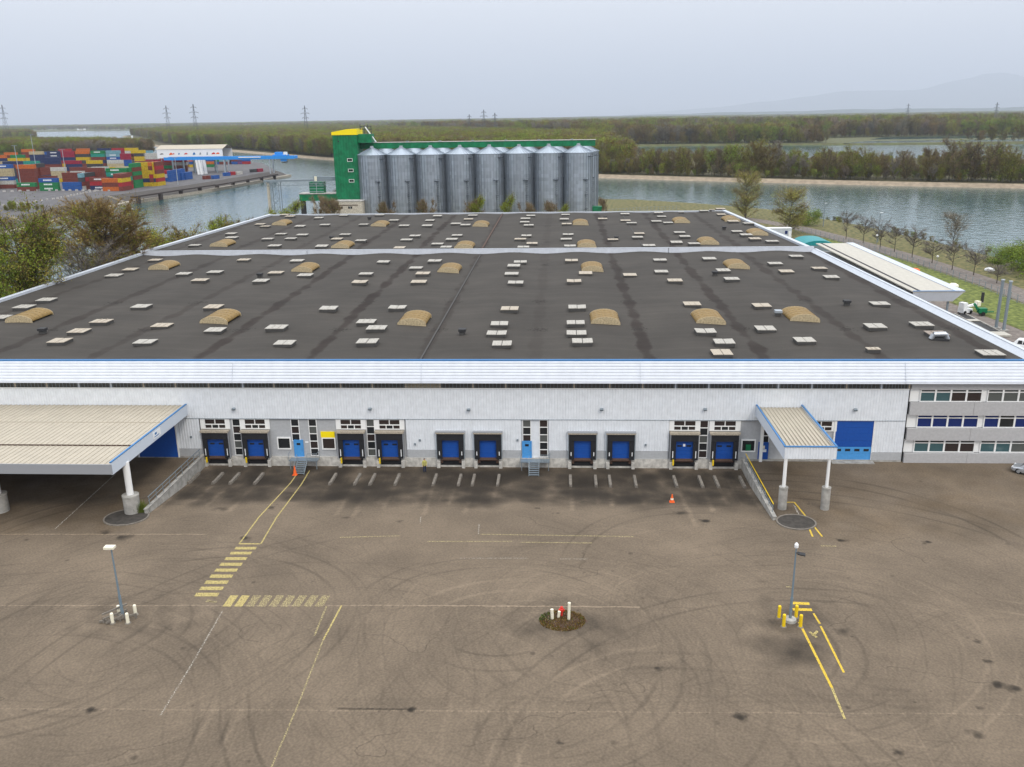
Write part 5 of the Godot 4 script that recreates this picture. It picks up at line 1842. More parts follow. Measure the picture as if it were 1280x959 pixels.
func silo_rest(proto: Node3D, st: SurfaceTool, rad: float, y_eave: float) -> void:
	# upright stiffeners
	st = begin()
	for i in 28:
		var t := TAU * (i + 0.5) / 28
		st.set_color(Color(0.25, 0.28, 0.32))
		add_box(st, Vector3(cos(t) * (rad + 0.08), y_eave / 2, sin(t) * (rad + 0.08)), Vector3(0.12, y_eave, 0.09), Basis(Vector3.UP, -t))
	part(proto, "stiffeners", st.commit(), mats.silo)
	st = begin()
	for i in 28:
		var t0 := TAU * i / 28
		var t1 := TAU * (i + 1) / 28
		st.set_color(Color(0.36, 0.41, 0.47) * rng.randf_range(0.92, 1.06))
		var a := Vector3(cos(t0) * (rad + 0.35), y_eave - 0.1, sin(t0) * (rad + 0.35))
		var b := Vector3(cos(t1) * (rad + 0.35), y_eave - 0.1, sin(t1) * (rad + 0.35))
		var c := Vector3(cos(t1) * 0.7, y_eave + 2.2, sin(t1) * 0.7)
		var d := Vector3(cos(t0) * 0.7, y_eave + 2.2, sin(t0) * 0.7)
		quad(st, a, d, c, b)
		add_bar(st, a + Vector3(0, 0.06, 0), d + Vector3(0, 0.06, 0), 0.1, 0.1)
	part(proto, "roof", st.commit(), mats.silo)
	st = begin()
	add_tube(st, Vector3(0, y_eave + 2.1, 0), Vector3(0, y_eave + 2.9, 0), 0.7, 0.6, 12)
	part(proto, "roof_cap", st.commit(), mats.galv)
	# ladder with landings, on the right of the front
	var la := 1.02
	var dir := Vector3(cos(la), 0, sin(la))
	st = begin()
	for s in [-0.28, 0.28]:
		var off: Vector3 = Vector3(-dir.z, 0, dir.x) * s
		add_bar(st, dir * (rad + 0.45) + off + Vector3(0, 1, 0), dir * (rad + 0.45) + off + Vector3(0, y_eave * 0.68, 0), 0.09)
	for k in 26:
		var y := 1.0 + (y_eave * 0.68 - 1.0) * k / 25.0
		add_box(st, dir * (rad + 0.45) + Vector3(0, y, 0), Vector3(0.06, 0.07, 0.6), Basis(Vector3.UP, -la))
	for k in 4:
		add_box(st, dir * (rad + 0.5) + Vector3(0, y_eave * (0.16 + 0.17 * k), 0), Vector3(0.9, 0.05, 0.95), Basis(Vector3.UP, -la))
	part(proto, "ladder", st.commit(), mats.pylon)
	for q in [[0.95, 0.72], [0.68, 1.1], [0.27, 0.72]]:
		var dd := Vector3(cos(q[1]), 0, sin(q[1]))
		st = begin()
		add_box(st, dd * (rad + 0.6) + Vector3(0, y_eave * q[0], 0), Vector3(1.1, 0.14, 1.6), Basis(Vector3.UP, -q[1]))
		add_box(st, dd * (rad + 1.1) + Vector3(0, y_eave * q[0] + 0.55, 0), Vector3(0.05, 0.06, 1.6), Basis(Vector3.UP, -q[1]))
		for s in [-0.75, 0.75]:
			add_box(st, dd * (rad + 1.1) + Vector3(-dd.z, 0, dd.x) * s + Vector3(0, y_eave * q[0] + 0.28, 0), Vector3(0.05, 0.56, 0.05), Basis(Vector3.UP, -q[1]))
		part(proto, "landing", st.commit(), mats.pylon)

func silo_site(proto: Node3D, zf: float, y_eave: float, x0: float, step: float) -> void:
	var st: SurfaceTool
	var rad := step * 0.475
	var order := ["first", "second", "third", "fourth", "fifth", "sixth", "seventh", "eighth and last"]
	for k in range(1, 8):
		var c := copy_of(proto, "grain_silo", "%s galvanised grain silo of the front row, counted from the green tower" % order[k], "front row of grain silos")
		c.position.x = x0 + step * k
		c.get_node("shell").mesh = silo_shell(rad, y_eave, 301 + k)
	for k in 8:
		var c := copy_of(proto, "grain_silo", "%s galvanised grain silo of the rear row, counted from the green tower" % order[k], "rear row of grain silos")
		c.position = Vector3(x0 + step * (k + 0.25), -0.1, zf - 12.8)
	# conveyor gallery over the silos
	var gx0 := on_z(444, 180, zf - 5).x
	var gx1 := on_z(744, 178, zf - 5).x
	var gy := on_z(600, 184, zf - 5).y
	var ga := thing("conveyor_gallery", "long green conveyor gallery on top of the silos", "conveyor", Vector3(gx0, gy, zf - 6))
	pbox(ga, "side_panel", Vector3((gx1 - gx0) / 2, 0.95, 1.7), Vector3(gx1 - gx0, 2.0, 0.12), mats.green)
	pbox(ga, "side_panel", Vector3((gx1 - gx0) / 2, 0.95, -1.7), Vector3(gx1 - gx0, 2.0, 0.12), mats.green)
	pbox(ga, "floor", Vector3((gx1 - gx0) / 2, 0.05, 0), Vector3(gx1 - gx0, 0.1, 3.2), mats.dark)
	pbox(ga, "gallery_roof", Vector3((gx1 - gx0) / 2, 2.08, 0.0), Vector3(gx1 - gx0 + 0.5, 0.14, 3.9), mats.pale_roof)
	pbox(ga, "end_panel", Vector3(gx1 - gx0, 0.95, 0), Vector3(0.12, 2.0, 3.3), mats.green)
	for k in 8:
		var leg := begin()
		var lx := x0 + step * k - gx0
		for s in [-1.0, 1.0]:
			add_bar(leg, Vector3(lx + s * 0.4, 0.0, 1.4), Vector3(lx + s * 2.4, y_eave - gy + 1.2, 4.5), 0.16)
			add_bar(leg, Vector3(lx + s * 0.4, 0.0, -1.4), Vector3(lx + s * 2.2, y_eave - gy + 1.0, -3.5), 0.16)
		part(ga, "support", leg.commit(), mats.galv)
	for k in 7:
		pbox(ga, "roof_vent", Vector3((gx1 - gx0) * (k + 0.6) / 7.3, 2.3, 0.6), Vector3(0.9, 0.35, 0.9), mats.steel_grey)
	# green tower with a yellow crown
	var tx0 := on_z(416, 168, zf).x
	var tx1 := on_z(446.5, 168, zf).x
	var ty := on_z(430, 168, zf).y
	var tw := tx1 - tx0
	var t := thing("silo_tower", "tall green machinery tower with yellow top at the end of the silos", "tower", Vector3(tx0, 0, zf + 1.0))
	pbox(t, "tower_wall", Vector3(tw / 2, ty / 2, -4.5), Vector3(tw, ty, 9.0), mats.green)
	part(t, "cladding", corrugated(0.0, tw, 0.0, ty, 1.0, 0.06), mats.green, Vector3(0, 0, 0.01))
	st = begin()
	add_prism(st, PackedVector2Array([Vector2(-0.25, 0.0), Vector2(tw + 0.15, 0.0), Vector2(tw + 0.15, 2.0), Vector2(tw * 0.6, 1.95), Vector2(-0.25, 1.0)]), -9.2, 0.2, Basis.IDENTITY, Vector3(0, ty - 0.2, 0))
	part(t, "yellow_crown", st.commit(), mats.sign_yellow)
	for q in [[437.3, 200.0], [438.5, 213.0], [439.5, 226.0]]:
		var wp := on_z(q[0], q[1], zf + 1.0)
		var wn := holder(t, "window", Vector3(wp.x - tx0, wp.y, 0.06))
		part(wn, "frame", frame_mesh(1.9, 1.1, 0.14, 0.12), mats.white_frame)
		pbox(wn, "pane", Vector3(-0.42, 0, 0), Vector3(0.72, 0.8, 0.06), mats.glass_dark)
		pbox(wn, "pane", Vector3(0.42, 0, 0), Vector3(0.72, 0.8, 0.06), mats.glass_dark)
	pbox(t, "vent_box", Vector3(2.1, ty - 2.3, 0.05), Vector3(0.5, 0.5, 0.14), mats.dark)
	pbox(t, "head_house", Vector3(tw + 2.4, ty - 1.5, -4.0), Vector3(4.9, 3.0, 5.0), mats.green)
	st = begin()
	var mb := Vector3(tw, ty, -5.0)
	for q in [[Vector3(0.3, 1.5, 0), Vector3(0.3, 3.4, 0)], [Vector3(1.8, 0, 0), Vector3(1.8, 3.0, 0)], [Vector3(3.0, 0, 0), Vector3(3.0, 3.2, 0)], [Vector3(0.2, 2.6, 0), Vector3(4.4, 2.6, 0)], [Vector3(0.2, 1.6, 0), Vector3(4.4, 1.6, 0)], [Vector3(4.2, 0, 0), Vector3(4.2, 2.6, 0)]]:
		add_bar(st, mb + q[0], mb + q[1], 0.2)
	part(t, "machine_frame", st.commit(), mats.pylon)
	st = begin()
	add_bar(st, mb + Vector3(2.2, 2.4, 0.4), mb + Vector3(6.2, -2.8, 2.2), 0.3)
	part(t, "chute", st.commit(), mats.white_paint)
	# plaster house at the foot of the tower
	var hx0 := on_z(418, 258, zf + 8).x
	var hx1 := on_z(453, 258, zf + 8).x
	var hy := on_z(430, 252, zf + 8).y
	var h := thing("plaster_house", "small pale plaster house at the foot of the green tower", "house", Vector3(hx0, 0, zf + 8))
	pbox(h, "wall", Vector3((hx1 - hx0) / 2, hy / 2, -3), Vector3(hx1 - hx0, hy, 6), mats.plaster)
	pbox(h, "roof", Vector3((hx1 - hx0) / 2, hy + 0.1, -3), Vector3(hx1 - hx0 + 0.3, 0.2, 6.3), mats.pale_roof)
	pbox(h, "red_band", Vector3((hx1 - hx0) * 0.42, hy - 1.25, 0.06), Vector3((hx1 - hx0) * 0.84, 0.22, 0.1), mats.rust)
	for k in 2:
		var wn := holder(h, "window", Vector3(2.2 + k * 3.4, hy - 2.1, 0.05))
		pbox(wn, "pane", Vector3.ZERO, Vector3(1.4, 0.75, 0.06), mats.glass_dark)
		pbox(wn, "frame", Vector3(0, 0, 0.03), Vector3(0.1, 0.75, 0.06), mats.white_frame)
	# green low intake building on legs, with green bin and conveyor bridge
	var ix0 := on_z(374, 245, zf).x
	var ix1 := on_z(421, 245, zf).x
	var iy := on_z(400, 242.5, zf).y
	var i0 := thing("intake_shed", "low green intake shed with pale roof left of the green tower", "shed", Vector3(ix0, 0, zf))
	pbox(i0, "side_panel", Vector3((ix1 - ix0) / 2, iy - 1.2, -3), Vector3(ix1 - ix0, 2.4, 6), mats.green)
	pbox(i0, "roof", Vector3((ix1 - ix0) / 2, iy + 0.12, -3), Vector3(ix1 - ix0 + 0.2, 0.3, 6.4), mats.pale_roof)
	pbox(i0, "leg", Vector3(1.0, iy / 2 - 1.2, -1.0), Vector3(1.6, iy - 2.3, 1.4), mats.dark)
	pbox(i0, "leg", Vector3(5.0, iy / 2 - 1.2, -1.0), Vector3(0.5, iy - 2.3, 0.5), mats.plaster)
	pbox(i0, "leg", Vector3(ix1 - ix0 - 1.0, iy / 2 - 1.2, -3.0), Vector3(1.0, iy - 2.3, 1.0), mats.dark)
	var bp := on_z(397.5, 241, zf - 3)
	var bw := on_z(406.5, 235, zf - 3).x - on_z(388.5, 235, zf - 3).x
	var by := on_z(397, 228, zf - 3).y
	var bn := thing("green_bin", "green ribbed bin standing on the intake shed", "bin", Vector3(bp.x, iy + 0.27, zf - 3))
	pbox(bn, "bin_wall", Vector3(0, (by - iy) / 2, 0), Vector3(bw, by - iy, 3.2), mats.green)
	for k in 4:
		pbox(bn, "rib", Vector3(0, (by - iy) * (k + 0.5) / 4.0, 1.64), Vector3(bw + 0.1, 0.14, 0.1), mats.galv)
	pbox(bn, "post", Vector3(0, (by - iy) / 2, 1.66), Vector3(0.14, by - iy, 0.1), mats.galv)
	# conveyor bridge to a tower at the basin
	var ca := on_z(421, 225, zf - 2)
	var cb := on_z(330, 226.5, zf - 2)
	var cv := thing("conveyor_bridge", "grey lattice conveyor bridge from the green tower to the basin", "conveyor", Vector3(cb.x, cb.y, zf - 2))
	st = begin()
	var L := ca.x - cb.x
	add_bar(st, Vector3(0, 0, 0), Vector3(L, 0.3, 0), 1.5, 0.7)
	var nb := 16
	for k in nb:
		add_bar(st, Vector3(L * k / nb, -0.3, 0.7), Vector3(L * (k + 0.5) / nb, -1.6, 0.7), 0.1)
		add_bar(st, Vector3(L * (k + 0.5) / nb, -1.6, 0.7), Vector3(L * (k + 1) / nb, -0.3, 0.7), 0.1)
	add_bar(st, Vector3(0, -1.6, 0.7), Vector3(L, -1.5, 0.7), 0.16)
	part(cv, "truss", st.commit(), mats.steel_grey)
	st = begin()
	add_bar(st, Vector3(L * 0.68, 1.1, -0.5), Vector3(L + 0.5, 0.7, -0.5), 1.2, 1.0)
	part(cv, "belt_cover", st.commit(), mats.steel_grey)
	pbox(cv, "drive_box", Vector3(L * 0.72, 0.7, 0.9), Vector3(0.8, 1.6, 0.6), mats.cream)
	var ct := thing("conveyor_tower", "lattice tower with pale pipe carrying the conveyor bridge at the bank", "tower", Vector3(cb.x + 1.0, -1.0, zf - 2))
	st = begin()
	var hgt := cb.y - 0.4 + 1.0
	for s in [[1.6, -1.2], [4.6, -1.2], [1.6, 1.4], [4.6, 1.4]]:
		add_bar(st, Vector3(s[0], 0, s[1]), Vector3(s[0], hgt, s[1]), 0.22)
	var nk := 7
	for k in nk:
		var ya := hgt * k / nk
		var yb := hgt * (k + 1) / nk
		add_bar(st, Vector3(1.6, ya, 1.4), Vector3(4.6, yb, 1.4), 0.14)
		add_bar(st, Vector3(4.6, ya, 1.4), Vector3(1.6, yb, 1.4), 0.14)
		add_bar(st, Vector3(1.6, yb, 1.4), Vector3(4.6, yb, 1.4), 0.14)
	part(ct, "lattice", st.commit(), mats.steel_grey)
	st = begin()
	add_tube(st, Vector3(0.3, 0, 0), Vector3(0.3, hgt, 0), 0.55, 0.55, 12)
	part(ct, "pipe", st.commit(), mats.plaster)
	# green skip and fence at the river side
	var sk := on_z(746, 262, zf - 4)
	var skip := thing("green_skip", "small green skip right of the last silo", "skip", Vector3(sk.x, 0, zf - 4))
	st = begin()
	add_prism(st, PackedVector2Array([Vector2(-1.4, 9.2), Vector2(1.4, 9.2), Vector2(1.8, 11.6), Vector2(-1.8, 11.6)]), -1.5, 1.5, Basis.IDENTITY, Vector3(0, sk.y - 10.4, 0))
	part(skip, "tub", st.commit(), mats.green)
	pbox(skip, "stand", Vector3(0, (sk.y - 1.4) / 2, 0), Vector3(2.2, sk.y - 1.0, 2.4), mats.steel_grey)

# ---------------------------------------------------------------- container terminal
const TIER := 2.6
var box_meshes := {}

func container_mesh(len: float) -> ArrayMesh:
	var st := begin()
	var h := TIER - 0.06
	var w := 2.44
	# ribbed long sides
	var n := int(len / 0.55)
	for s in [-1.0, 1.0]:
		for i in n:
			var xa := -len / 2 + len * i / n
			var xs := [xa, xa + len / n * 0.4, xa + len / n * 0.5, xa + len / n * 0.9, xa + len / n]
			var zs := [0.0, 0.0, -0.05, -0.05, 0.0]
			for k in 4:
				var a := Vector3(xs[k], h, s * (w / 2 + zs[k]))
				var b := Vector3(xs[k + 1], h, s * (w / 2 + zs[k + 1]))
				if s > 0:
					quad(st, a, b, b - Vector3(0, h, 0), a - Vector3(0, h, 0))
				else:
					quad(st, b, a, a - Vector3(0, h, 0), b - Vector3(0, h, 0))
	add_box(st, Vector3(0, h - 0.06, 0), Vector3(len - 0.02, 0.12, w + 0.04))
	add_box(st, Vector3(0, 0.08, 0), Vector3(len - 0.02, 0.16, w + 0.04))
	for s in [-1.0, 1.0]:
		add_box(st, Vector3(s * (len / 2 - 0.06), h / 2, 0), Vector3(0.12, h, w + 0.06))
	return st.commit()

func container(at: Vector3, turn: float, code: String, tier: int, count: int, len := 12.19, under := "", over := "") -> void:
	var cols := {"b": ["rust-red", lin(0.183, 0.040, 0.026)], "r": ["bright red", lin(0.366, 0.017, 0.026)], "g": ["green", lin(0.009, 0.201, 0.061)], "t": ["teal", lin(0.017, 0.279, 0.209)], "u": ["blue", lin(0.013, 0.087, 0.331)], "n": ["navy", lin(0.017, 0.030, 0.104)], "o": ["orange", lin(0.540, 0.131, 0.017)], "y": ["yellow", lin(0.576, 0.401, 0.009)], "w": ["white", lin(0.523, 0.513, 0.479)], "c": ["cream", lin(0.479, 0.401, 0.244)], "l": ["light blue", lin(0.174, 0.348, 0.418)], "k": ["dark grey", lin(0.053, 0.053, 0.057)], "m": ["magenta-red", lin(0.296, 0.013, 0.044)]}
	var lettered := code == code.to_upper()
	var key := code.to_lower()
	var d: Array = cols[key]
	if not mats.has("box_" + key):
		mat("box_" + key, d[1], 0.6, 0.0, mats.dirty_tex, 0.12)
	var rank := "front row" if at.z > -568.0 else ("second row" if at.z > -610.0 else ("row before the crane" if at.z > -670.0 else ("middle row" if at.z > -720.0 else ("long row before the shed" if at.z > -800.0 else "rearmost row"))))
	var place := "alone on the ground"
	if count > 1:
		var below: String = "" if under == "" else cols[under.to_lower()][0]
		var above: String = "" if over == "" else cols[over.to_lower()][0]
		if tier == 0:
			place = "under a %s one" % above
		elif tier == count - 1:
			place = "topmost of %d on a %s one" % [count, below]
		else:
			place = "between %s below and %s above" % [below, above]
	var label := "%s%s container%s, %s, %s" % [d[0], " white-lettered" if lettered else "", "" if absf(turn) < 0.8 else " end-on", rank, place]
	if len < 10.0:
		label = "short " + label
	var c := thing("shipping_container", label, "container", at + Vector3(0, tier * TIER + 0.02, 0), turn, "%s containers of the terminal" % d[0])
	var mk := "%.1f" % len
	if not box_meshes.has(mk):
		box_meshes[mk] = container_mesh(len)
	part(c, "shell", box_meshes[mk], mats["box_" + key])
	if lettered:
		if not box_meshes.has("letters"):
			var st := begin()
			var widths := [0.62, 0.5, 0.66, 0.54, 0.6, 0.5, 0.58]
			var x := -2.9
			for k in 7:
				add_box(st, Vector3(x + widths[k] / 2, 0, 0), Vector3(widths[k], 0.86, 0.03))
				x += widths[k] + 0.22
			box_meshes["letters"] = st.commit()
		var lt := part(c, "lettering", box_meshes["letters"], mats.white_paint, Vector3(0, TIER * 0.52, 1.25))
		if len < 10.0:
			lt.scale.x = 0.6

func stack(px: float, z: float, codes: String, turn := 0.0, len := 12.19) -> void:
	var x := on_z(px, 230, z).x
	for k in codes.length():
		container(Vector3(x, 0, z), turn, codes[k], k, codes.length(), len, codes[k - 1] if k > 0 else "", codes[k + 1] if k < codes.length() - 1 else "")

func make_terminal() -> void:
	# [photo x of the middle, distance, colours from the ground up]
	for q in [[33.5, -556, "bG"], [61.5, -556, "GGU"], [90.5, -556, "uu"], [125, -560, "NrB"], [140.5, -548, "obo"]]:
		stack(q[0], q[1], q[2])
	for q in [[36, -572, "bbbbbo"], [8, -580, "bwUccU"], [61, -580, "bbb"], [91.5, -570, "bbbb"], [121, -574, "bbbbb"], [147, -566, "bnnTG"], [-14, -574, "bwkc"], [-14, -590, "bbun"]]:
		stack(q[0], q[1], q[2])
	# stacks that stand end-on
	for q in [[107, -562, "wbkl"], [112, -566, "bbrk"], [51, -586, "bbbbbk"], [57, -590, "bbnbb"], [151, -556, "bkob"], [156, -552, "bryb"], [158.5, -562, "rbtb"], [163, -570, "bgbgg"], [167.5, -572, "gbgbg"], [171.5, -575, "ggbgbg"], [195, -590, "ybrybo"], [200, -592, "yrybrb"]]:
		stack(q[0], q[1], q[2], PI / 2)
	for q in [[184, -586, "ynyyyy"], [184, -604, "ynyyyb"], [206, -632, "uwr"]]:
		stack(q[0], q[1], q[2])
	for q in [[217, -634, "uuu"], [221.5, -640, "uuu"], [226.5, -648, "uuu"], [231, -650, "uu"], [235.5, -654, "uu"]]:
		stack(q[0], q[1], q[2], PI / 2)
	for q in [[259, -652, "b"], [270, -656, "u"], [284.5, -690, "u"], [291, -700, "r"], [300, -706, "w"], [318, -736, "k"], [326, -742, "m"]]:
		stack(q[0], q[1], q[2], 1.2, 6.1)
	# the long back rows
	rng.seed = 77
	var rows := [
		[-640, [[-10, "brybo"], [12, "bbkkb"], [75, "bbcw"], [101, "bwwb"], [128, "bbnw"], [158, "bbbc"]]],
		[-690, [[-6, "bbobo"], [18, "bkbbn"], [44, "nbbbb"], [70, "bbnbnn"], [96, "bbnnm"], [122, "bwcky"], [148, "bbbcw"]]],
		[-760, [[5, "bbbno"], [28, "bnnbb"], [52, "bknnnc"], [74, "bbbnNN"], [91, "rbmnmm"], [109, "bbkyko"], [128, "bbnbtG"], [147, "bbwULl"], [164, "bbbmm"], [178, "bnyyky"], [194, "bbbww"], [212, "bgbr"], [228, "bbwr"]]],
		[-830, [[20, "bnbbo"], [42, "bbbbbo"], [64, "bbnnb"], [88, "bbbnrr"], [110, "bbbbbb"], [136, "bwrrbn"], [154, "bbnnmr"], [170, "bbrrwy"], [188, "bbubl"], [206, "bgbr"], [232, "bwwn"], [243, "ybo"], [262, "gou"]]],
		[-880, [[285, "blu"], [298, "ub"], [308, "rug"], [256, "uug"], [270, "ugb"], [240, "wcw"]]]]
	for r in rows:
		for q in r[1]:
			var codes: String = ("b" if r[0] < -700 and r[0] > -850 and q[0] < 200 else "") + q[1]
			for k in codes.length():
				if codes[k] == "b" and rng.randf() < 0.5:
					codes[k] = "ruognotycmu"[rng.randi() % 11]
			stack(q[0], r[0], codes)
	# shed with a white, sign-covered wall
	var z := -735.0
	var sa := on_z(197, 198, z)
	var sb := on_z(279, 199, z)
	var top := on_z(240, 186.5, z).y
	var ht := top - sa.y
	var s := thing("crane_shed", "long shed with white wall carrying coloured company signs", "shed", Vector3(sa.x, 0, z))
	var len := sb.x - sa.x
	pbox(s, "sign_wall", Vector3(len / 2, sa.y + ht / 2, 0), Vector3(len, ht, 0.4), mats.white_paint)
	pbox(s, "rear_wall", Vector3(len / 2, sa.y + ht / 2, -22), Vector3(len, ht, 0.4), mats.white_paint)
	var st := begin()
	quad(st, Vector3(-1, top + 0.2, -22.5), Vector3(len + 0.6, top + 0.2, -22.5), Vector3(len + 0.6, top + 3.2, -11), Vector3(-1, top + 3.2, -11))
	quad(st, Vector3(-1, top + 3.2, -11), Vector3(len + 0.6, top + 3.2, -11), Vector3(len + 0.6, top + 0.1, 0.6), Vector3(-1, top + 0.1, 0.6))
	part(s, "roof", st.commit(), mats.canopy_sheet)
	for k in 6:
		pbox(s, "column", Vector3(len * (k + 0.3) / 6.0, sa.y / 2, -1), Vector3(0.8, sa.y, 0.8), mats.steel_grey)
		pbox(s, "column", Vector3(len * (k + 0.3) / 6.0, sa.y / 2, -21), Vector3(0.8, sa.y, 0.8), mats.steel_grey)
	for q in [[0.07, 3.2, 1.0, "dark"], [0.21, 3.0, 2.0, "orange"], [0.25, 2.0, 1.0, "red"], [0.335, 1.4, 1.5, "blue_trim"], [0.44, 3.0, 1.3, "red"], [0.565, 2.4, 2.2, "blue_trim"], [0.66, 1.5, 2.0, "steel_grey"], [0.765, 1.2, 2.8, "steel_grey"], [0.86, 3.2, 1.6, "red"], [0.925, 3.2, 1.5, "orange"]]:
		var sg := begin()
		var o := PackedVector2Array([Vector2(-q[1] / 2, -q[2] / 2), Vector2(q[1] / 2, -q[2] * 0.35), Vector2(q[1] * 0.42, q[2] * 0.2), Vector2(q[1] * 0.1, q[2] / 2), Vector2(-q[1] * 0.3, q[2] * 0.15)])
		add_prism(sg, o, 0.21, 0.3)
		part(s, "company_sign", sg.commit(), mats[q[3]], Vector3(len * q[0], sa.y + ht * 0.5, 0))
	# blue gantry crane reaching over the quay
	z = -712.0
	var ga := on_z(205, 199.5, z)
	var gb := on_z(368, 201.5, z)
	var gy := ga.y
	var c := thing("gantry_crane", "blue container gantry crane reaching over the basin", "crane", Vector3(ga.x, 0, z))
	len = gb.x - ga.x
	for s2 in [0.0, -9.0]:
		pbox(c, "girder", Vector3(len / 2, gy + 0.5, s2), Vector3(len, 2.3, 1.3), mats.crane_blue)
	pbox(c, "crosshead", Vector3(0.8, gy + 0.5, -4.5), Vector3(1.4, 2.0, 8.0), mats.crane_blue)
	pbox(c, "crosshead", Vector3(len - 0.8, gy + 0.5, -4.5), Vector3(1.4, 2.0, 8.0), mats.crane_blue)
	var plx := on_z(325, 201, z).x - ga.x
	pbox(c, "walkway", Vector3(plx - 8, gy + 1.0, 0.9), Vector3(18, 0.7, 0.5), mats.white_paint)
	for q in [[248, "w"], [251.5, "w"], [281, "s"], [337.5, "s"]]:
		var lx := on_z(q[0], 210, z).x - ga.x
		for s2 in [0.0, -9.0]:
			st = begin()
			add_bar(st, Vector3(lx, 0, s2), Vector3(lx - (0.9 if q[1] == "w" else 0.0), gy - 0.6, s2), 1.7 if q[1] == "w" else 0.9)
			part(c, "leg", st.commit(), mats.white_paint if q[1] == "w" else mats.galv)
	var tp := on_z(349, 196, z).x - ga.x
	pbox(c, "trolley", Vector3(tp, gy + 2.2, -4.5), Vector3(11.0, 0.9, 8.0), mats.crane_blue)
	pbox(c, "machine_house", Vector3(tp - 1.6, gy + 3.6, -4.5), Vector3(5.2, 2.0, 5.0), mats.crane_blue)
	pbox(c, "operator_cab", Vector3(tp + 4.6, gy + 3.4, -2.0), Vector3(2.6, 2.6, 2.6), mats.white_paint)
	pbox(c, "spreader", Vector3(tp + 3.0, gy - 3.4, -4.5), Vector3(2.0, 0.6, 10.0), mats.dark)
	pbox(c, "hanging_cab", Vector3(tp + 3.0, gy - 1.6, -1.5), Vector3(4.5, 1.8, 2.4), mats.crane_blue)
	st = begin()
	for q in [[0, 0], [5, 0], [0, -8], [5, -8]]:
		add_bar(st, Vector3(tp + 1.0 + q[0] * 0.6, gy, -0.5 + q[1]), Vector3(tp + 1.0 + q[0] * 0.6, gy - 3.2, -0.5 + q[1]), 0.1)
	part(c, "ropes", st.commit(), mats.dark)
	st = begin()
	for k in 5:
		add_bar(st, Vector3(tp - 5 + k * 2.4, gy + 5.3, -4.5), Vector3(tp - 4.4 + k * 2.4, gy + 6.2, -4.5), 0.25)
	part(c, "masts", st.commit(), mats.pylon)
	# tall light masts among the stacks
	for q in [[27, 182, 237], [47.5, 168, 225], [33, 237, 237], [85, 187, 236], [222.5, 197, 231]]:
		if q[2] == q[1]:
			continue
		var p := on_y(q[0], q[2])
		var t := on_z(q[0], q[1], p.z)
		var m := thing("light_mast", "thin pale light mast rising above the container stacks", "mast", p, 0.0, "terminal light masts")
		st = begin()
		add_tube(st, Vector3.ZERO, Vector3(0, t.y, 0), 0.3, 0.16, 8)
		part(m, "pole", st.commit(), mats.galv)
		pbox(m, "lamp_bar", Vector3(0, t.y, 0), Vector3(3.6, 0.25, 0.5), mats.steel_grey)
	# white concrete blocks along the edge of the terminal
	for row in [[[0, 258], [70, 249], [110, 241], [150, 235], [168, 231]], [[0, 240], [50, 238.5], [100, 238.5], [140, 239]]]:
		for k in row.size() - 1:
			var a := on_y(row[k][0], row[k][1])
			var b := on_y(row[k + 1][0], row[k + 1][1])
			var n := int(a.distance_to(b) / 4.2)
			for i in n:
				var p := a.lerp(b, (i + 0.5) / n)
				var bl := thing("barrier_block", "white concrete barrier block in the row along the terminal edge", "barrier", p, rng.randfn(0, 0.2) + atan2(-(b - a).z, (b - a).x), "barrier blocks of the terminal")
				pbox(bl, "block", Vector3(0, 0.5, 0), Vector3(1.7, 0.8, 0.6), mats.pale_roof)
				pbox(bl, "foot", Vector3(0, 0.12, 0), Vector3(1.8, 0.24, 0.85), mats.pale_roof)
	# blue roof far left and red-white mast on the far bank
	var bp := on_y(0, 181)
	var bh := thing("blue_roofed_hall", "low hall with bright blue roof behind the containers", "hall", Vector3(bp.x, 0, bp.z))
	pbox(bh, "wall", Vector3(0, 4, 0), Vector3(26, 8, 24), mats.plaster)
	st = begin()
	quad(st, Vector3(-14, 8, -13), Vector3(14, 8, -13), Vector3(14, 10.5, 0), Vector3(-14, 10.5, 0))
	quad(st, Vector3(-14, 10.5, 0), Vector3(14, 10.5, 0), Vector3(14, 8, 13), Vector3(-14, 8, 13))
	part(bh, "roof", st.commit(), mats.crane_blue)
	var sp := on_y(166, 179, -2.6)
	var sgn := thing("river_mast", "white river signal mast with red foot on the far bank", "mast", sp)
	st = begin()
	add_tube(st, Vector3.ZERO, Vector3(0, 6, 0), 0.9, 0.7, 8)
	part(sgn, "red_foot", st.commit(), mats.red)
	pbox(sgn, "board", Vector3(0, 11, 0), Vector3(4.5, 10, 0.6), mats.white_paint)

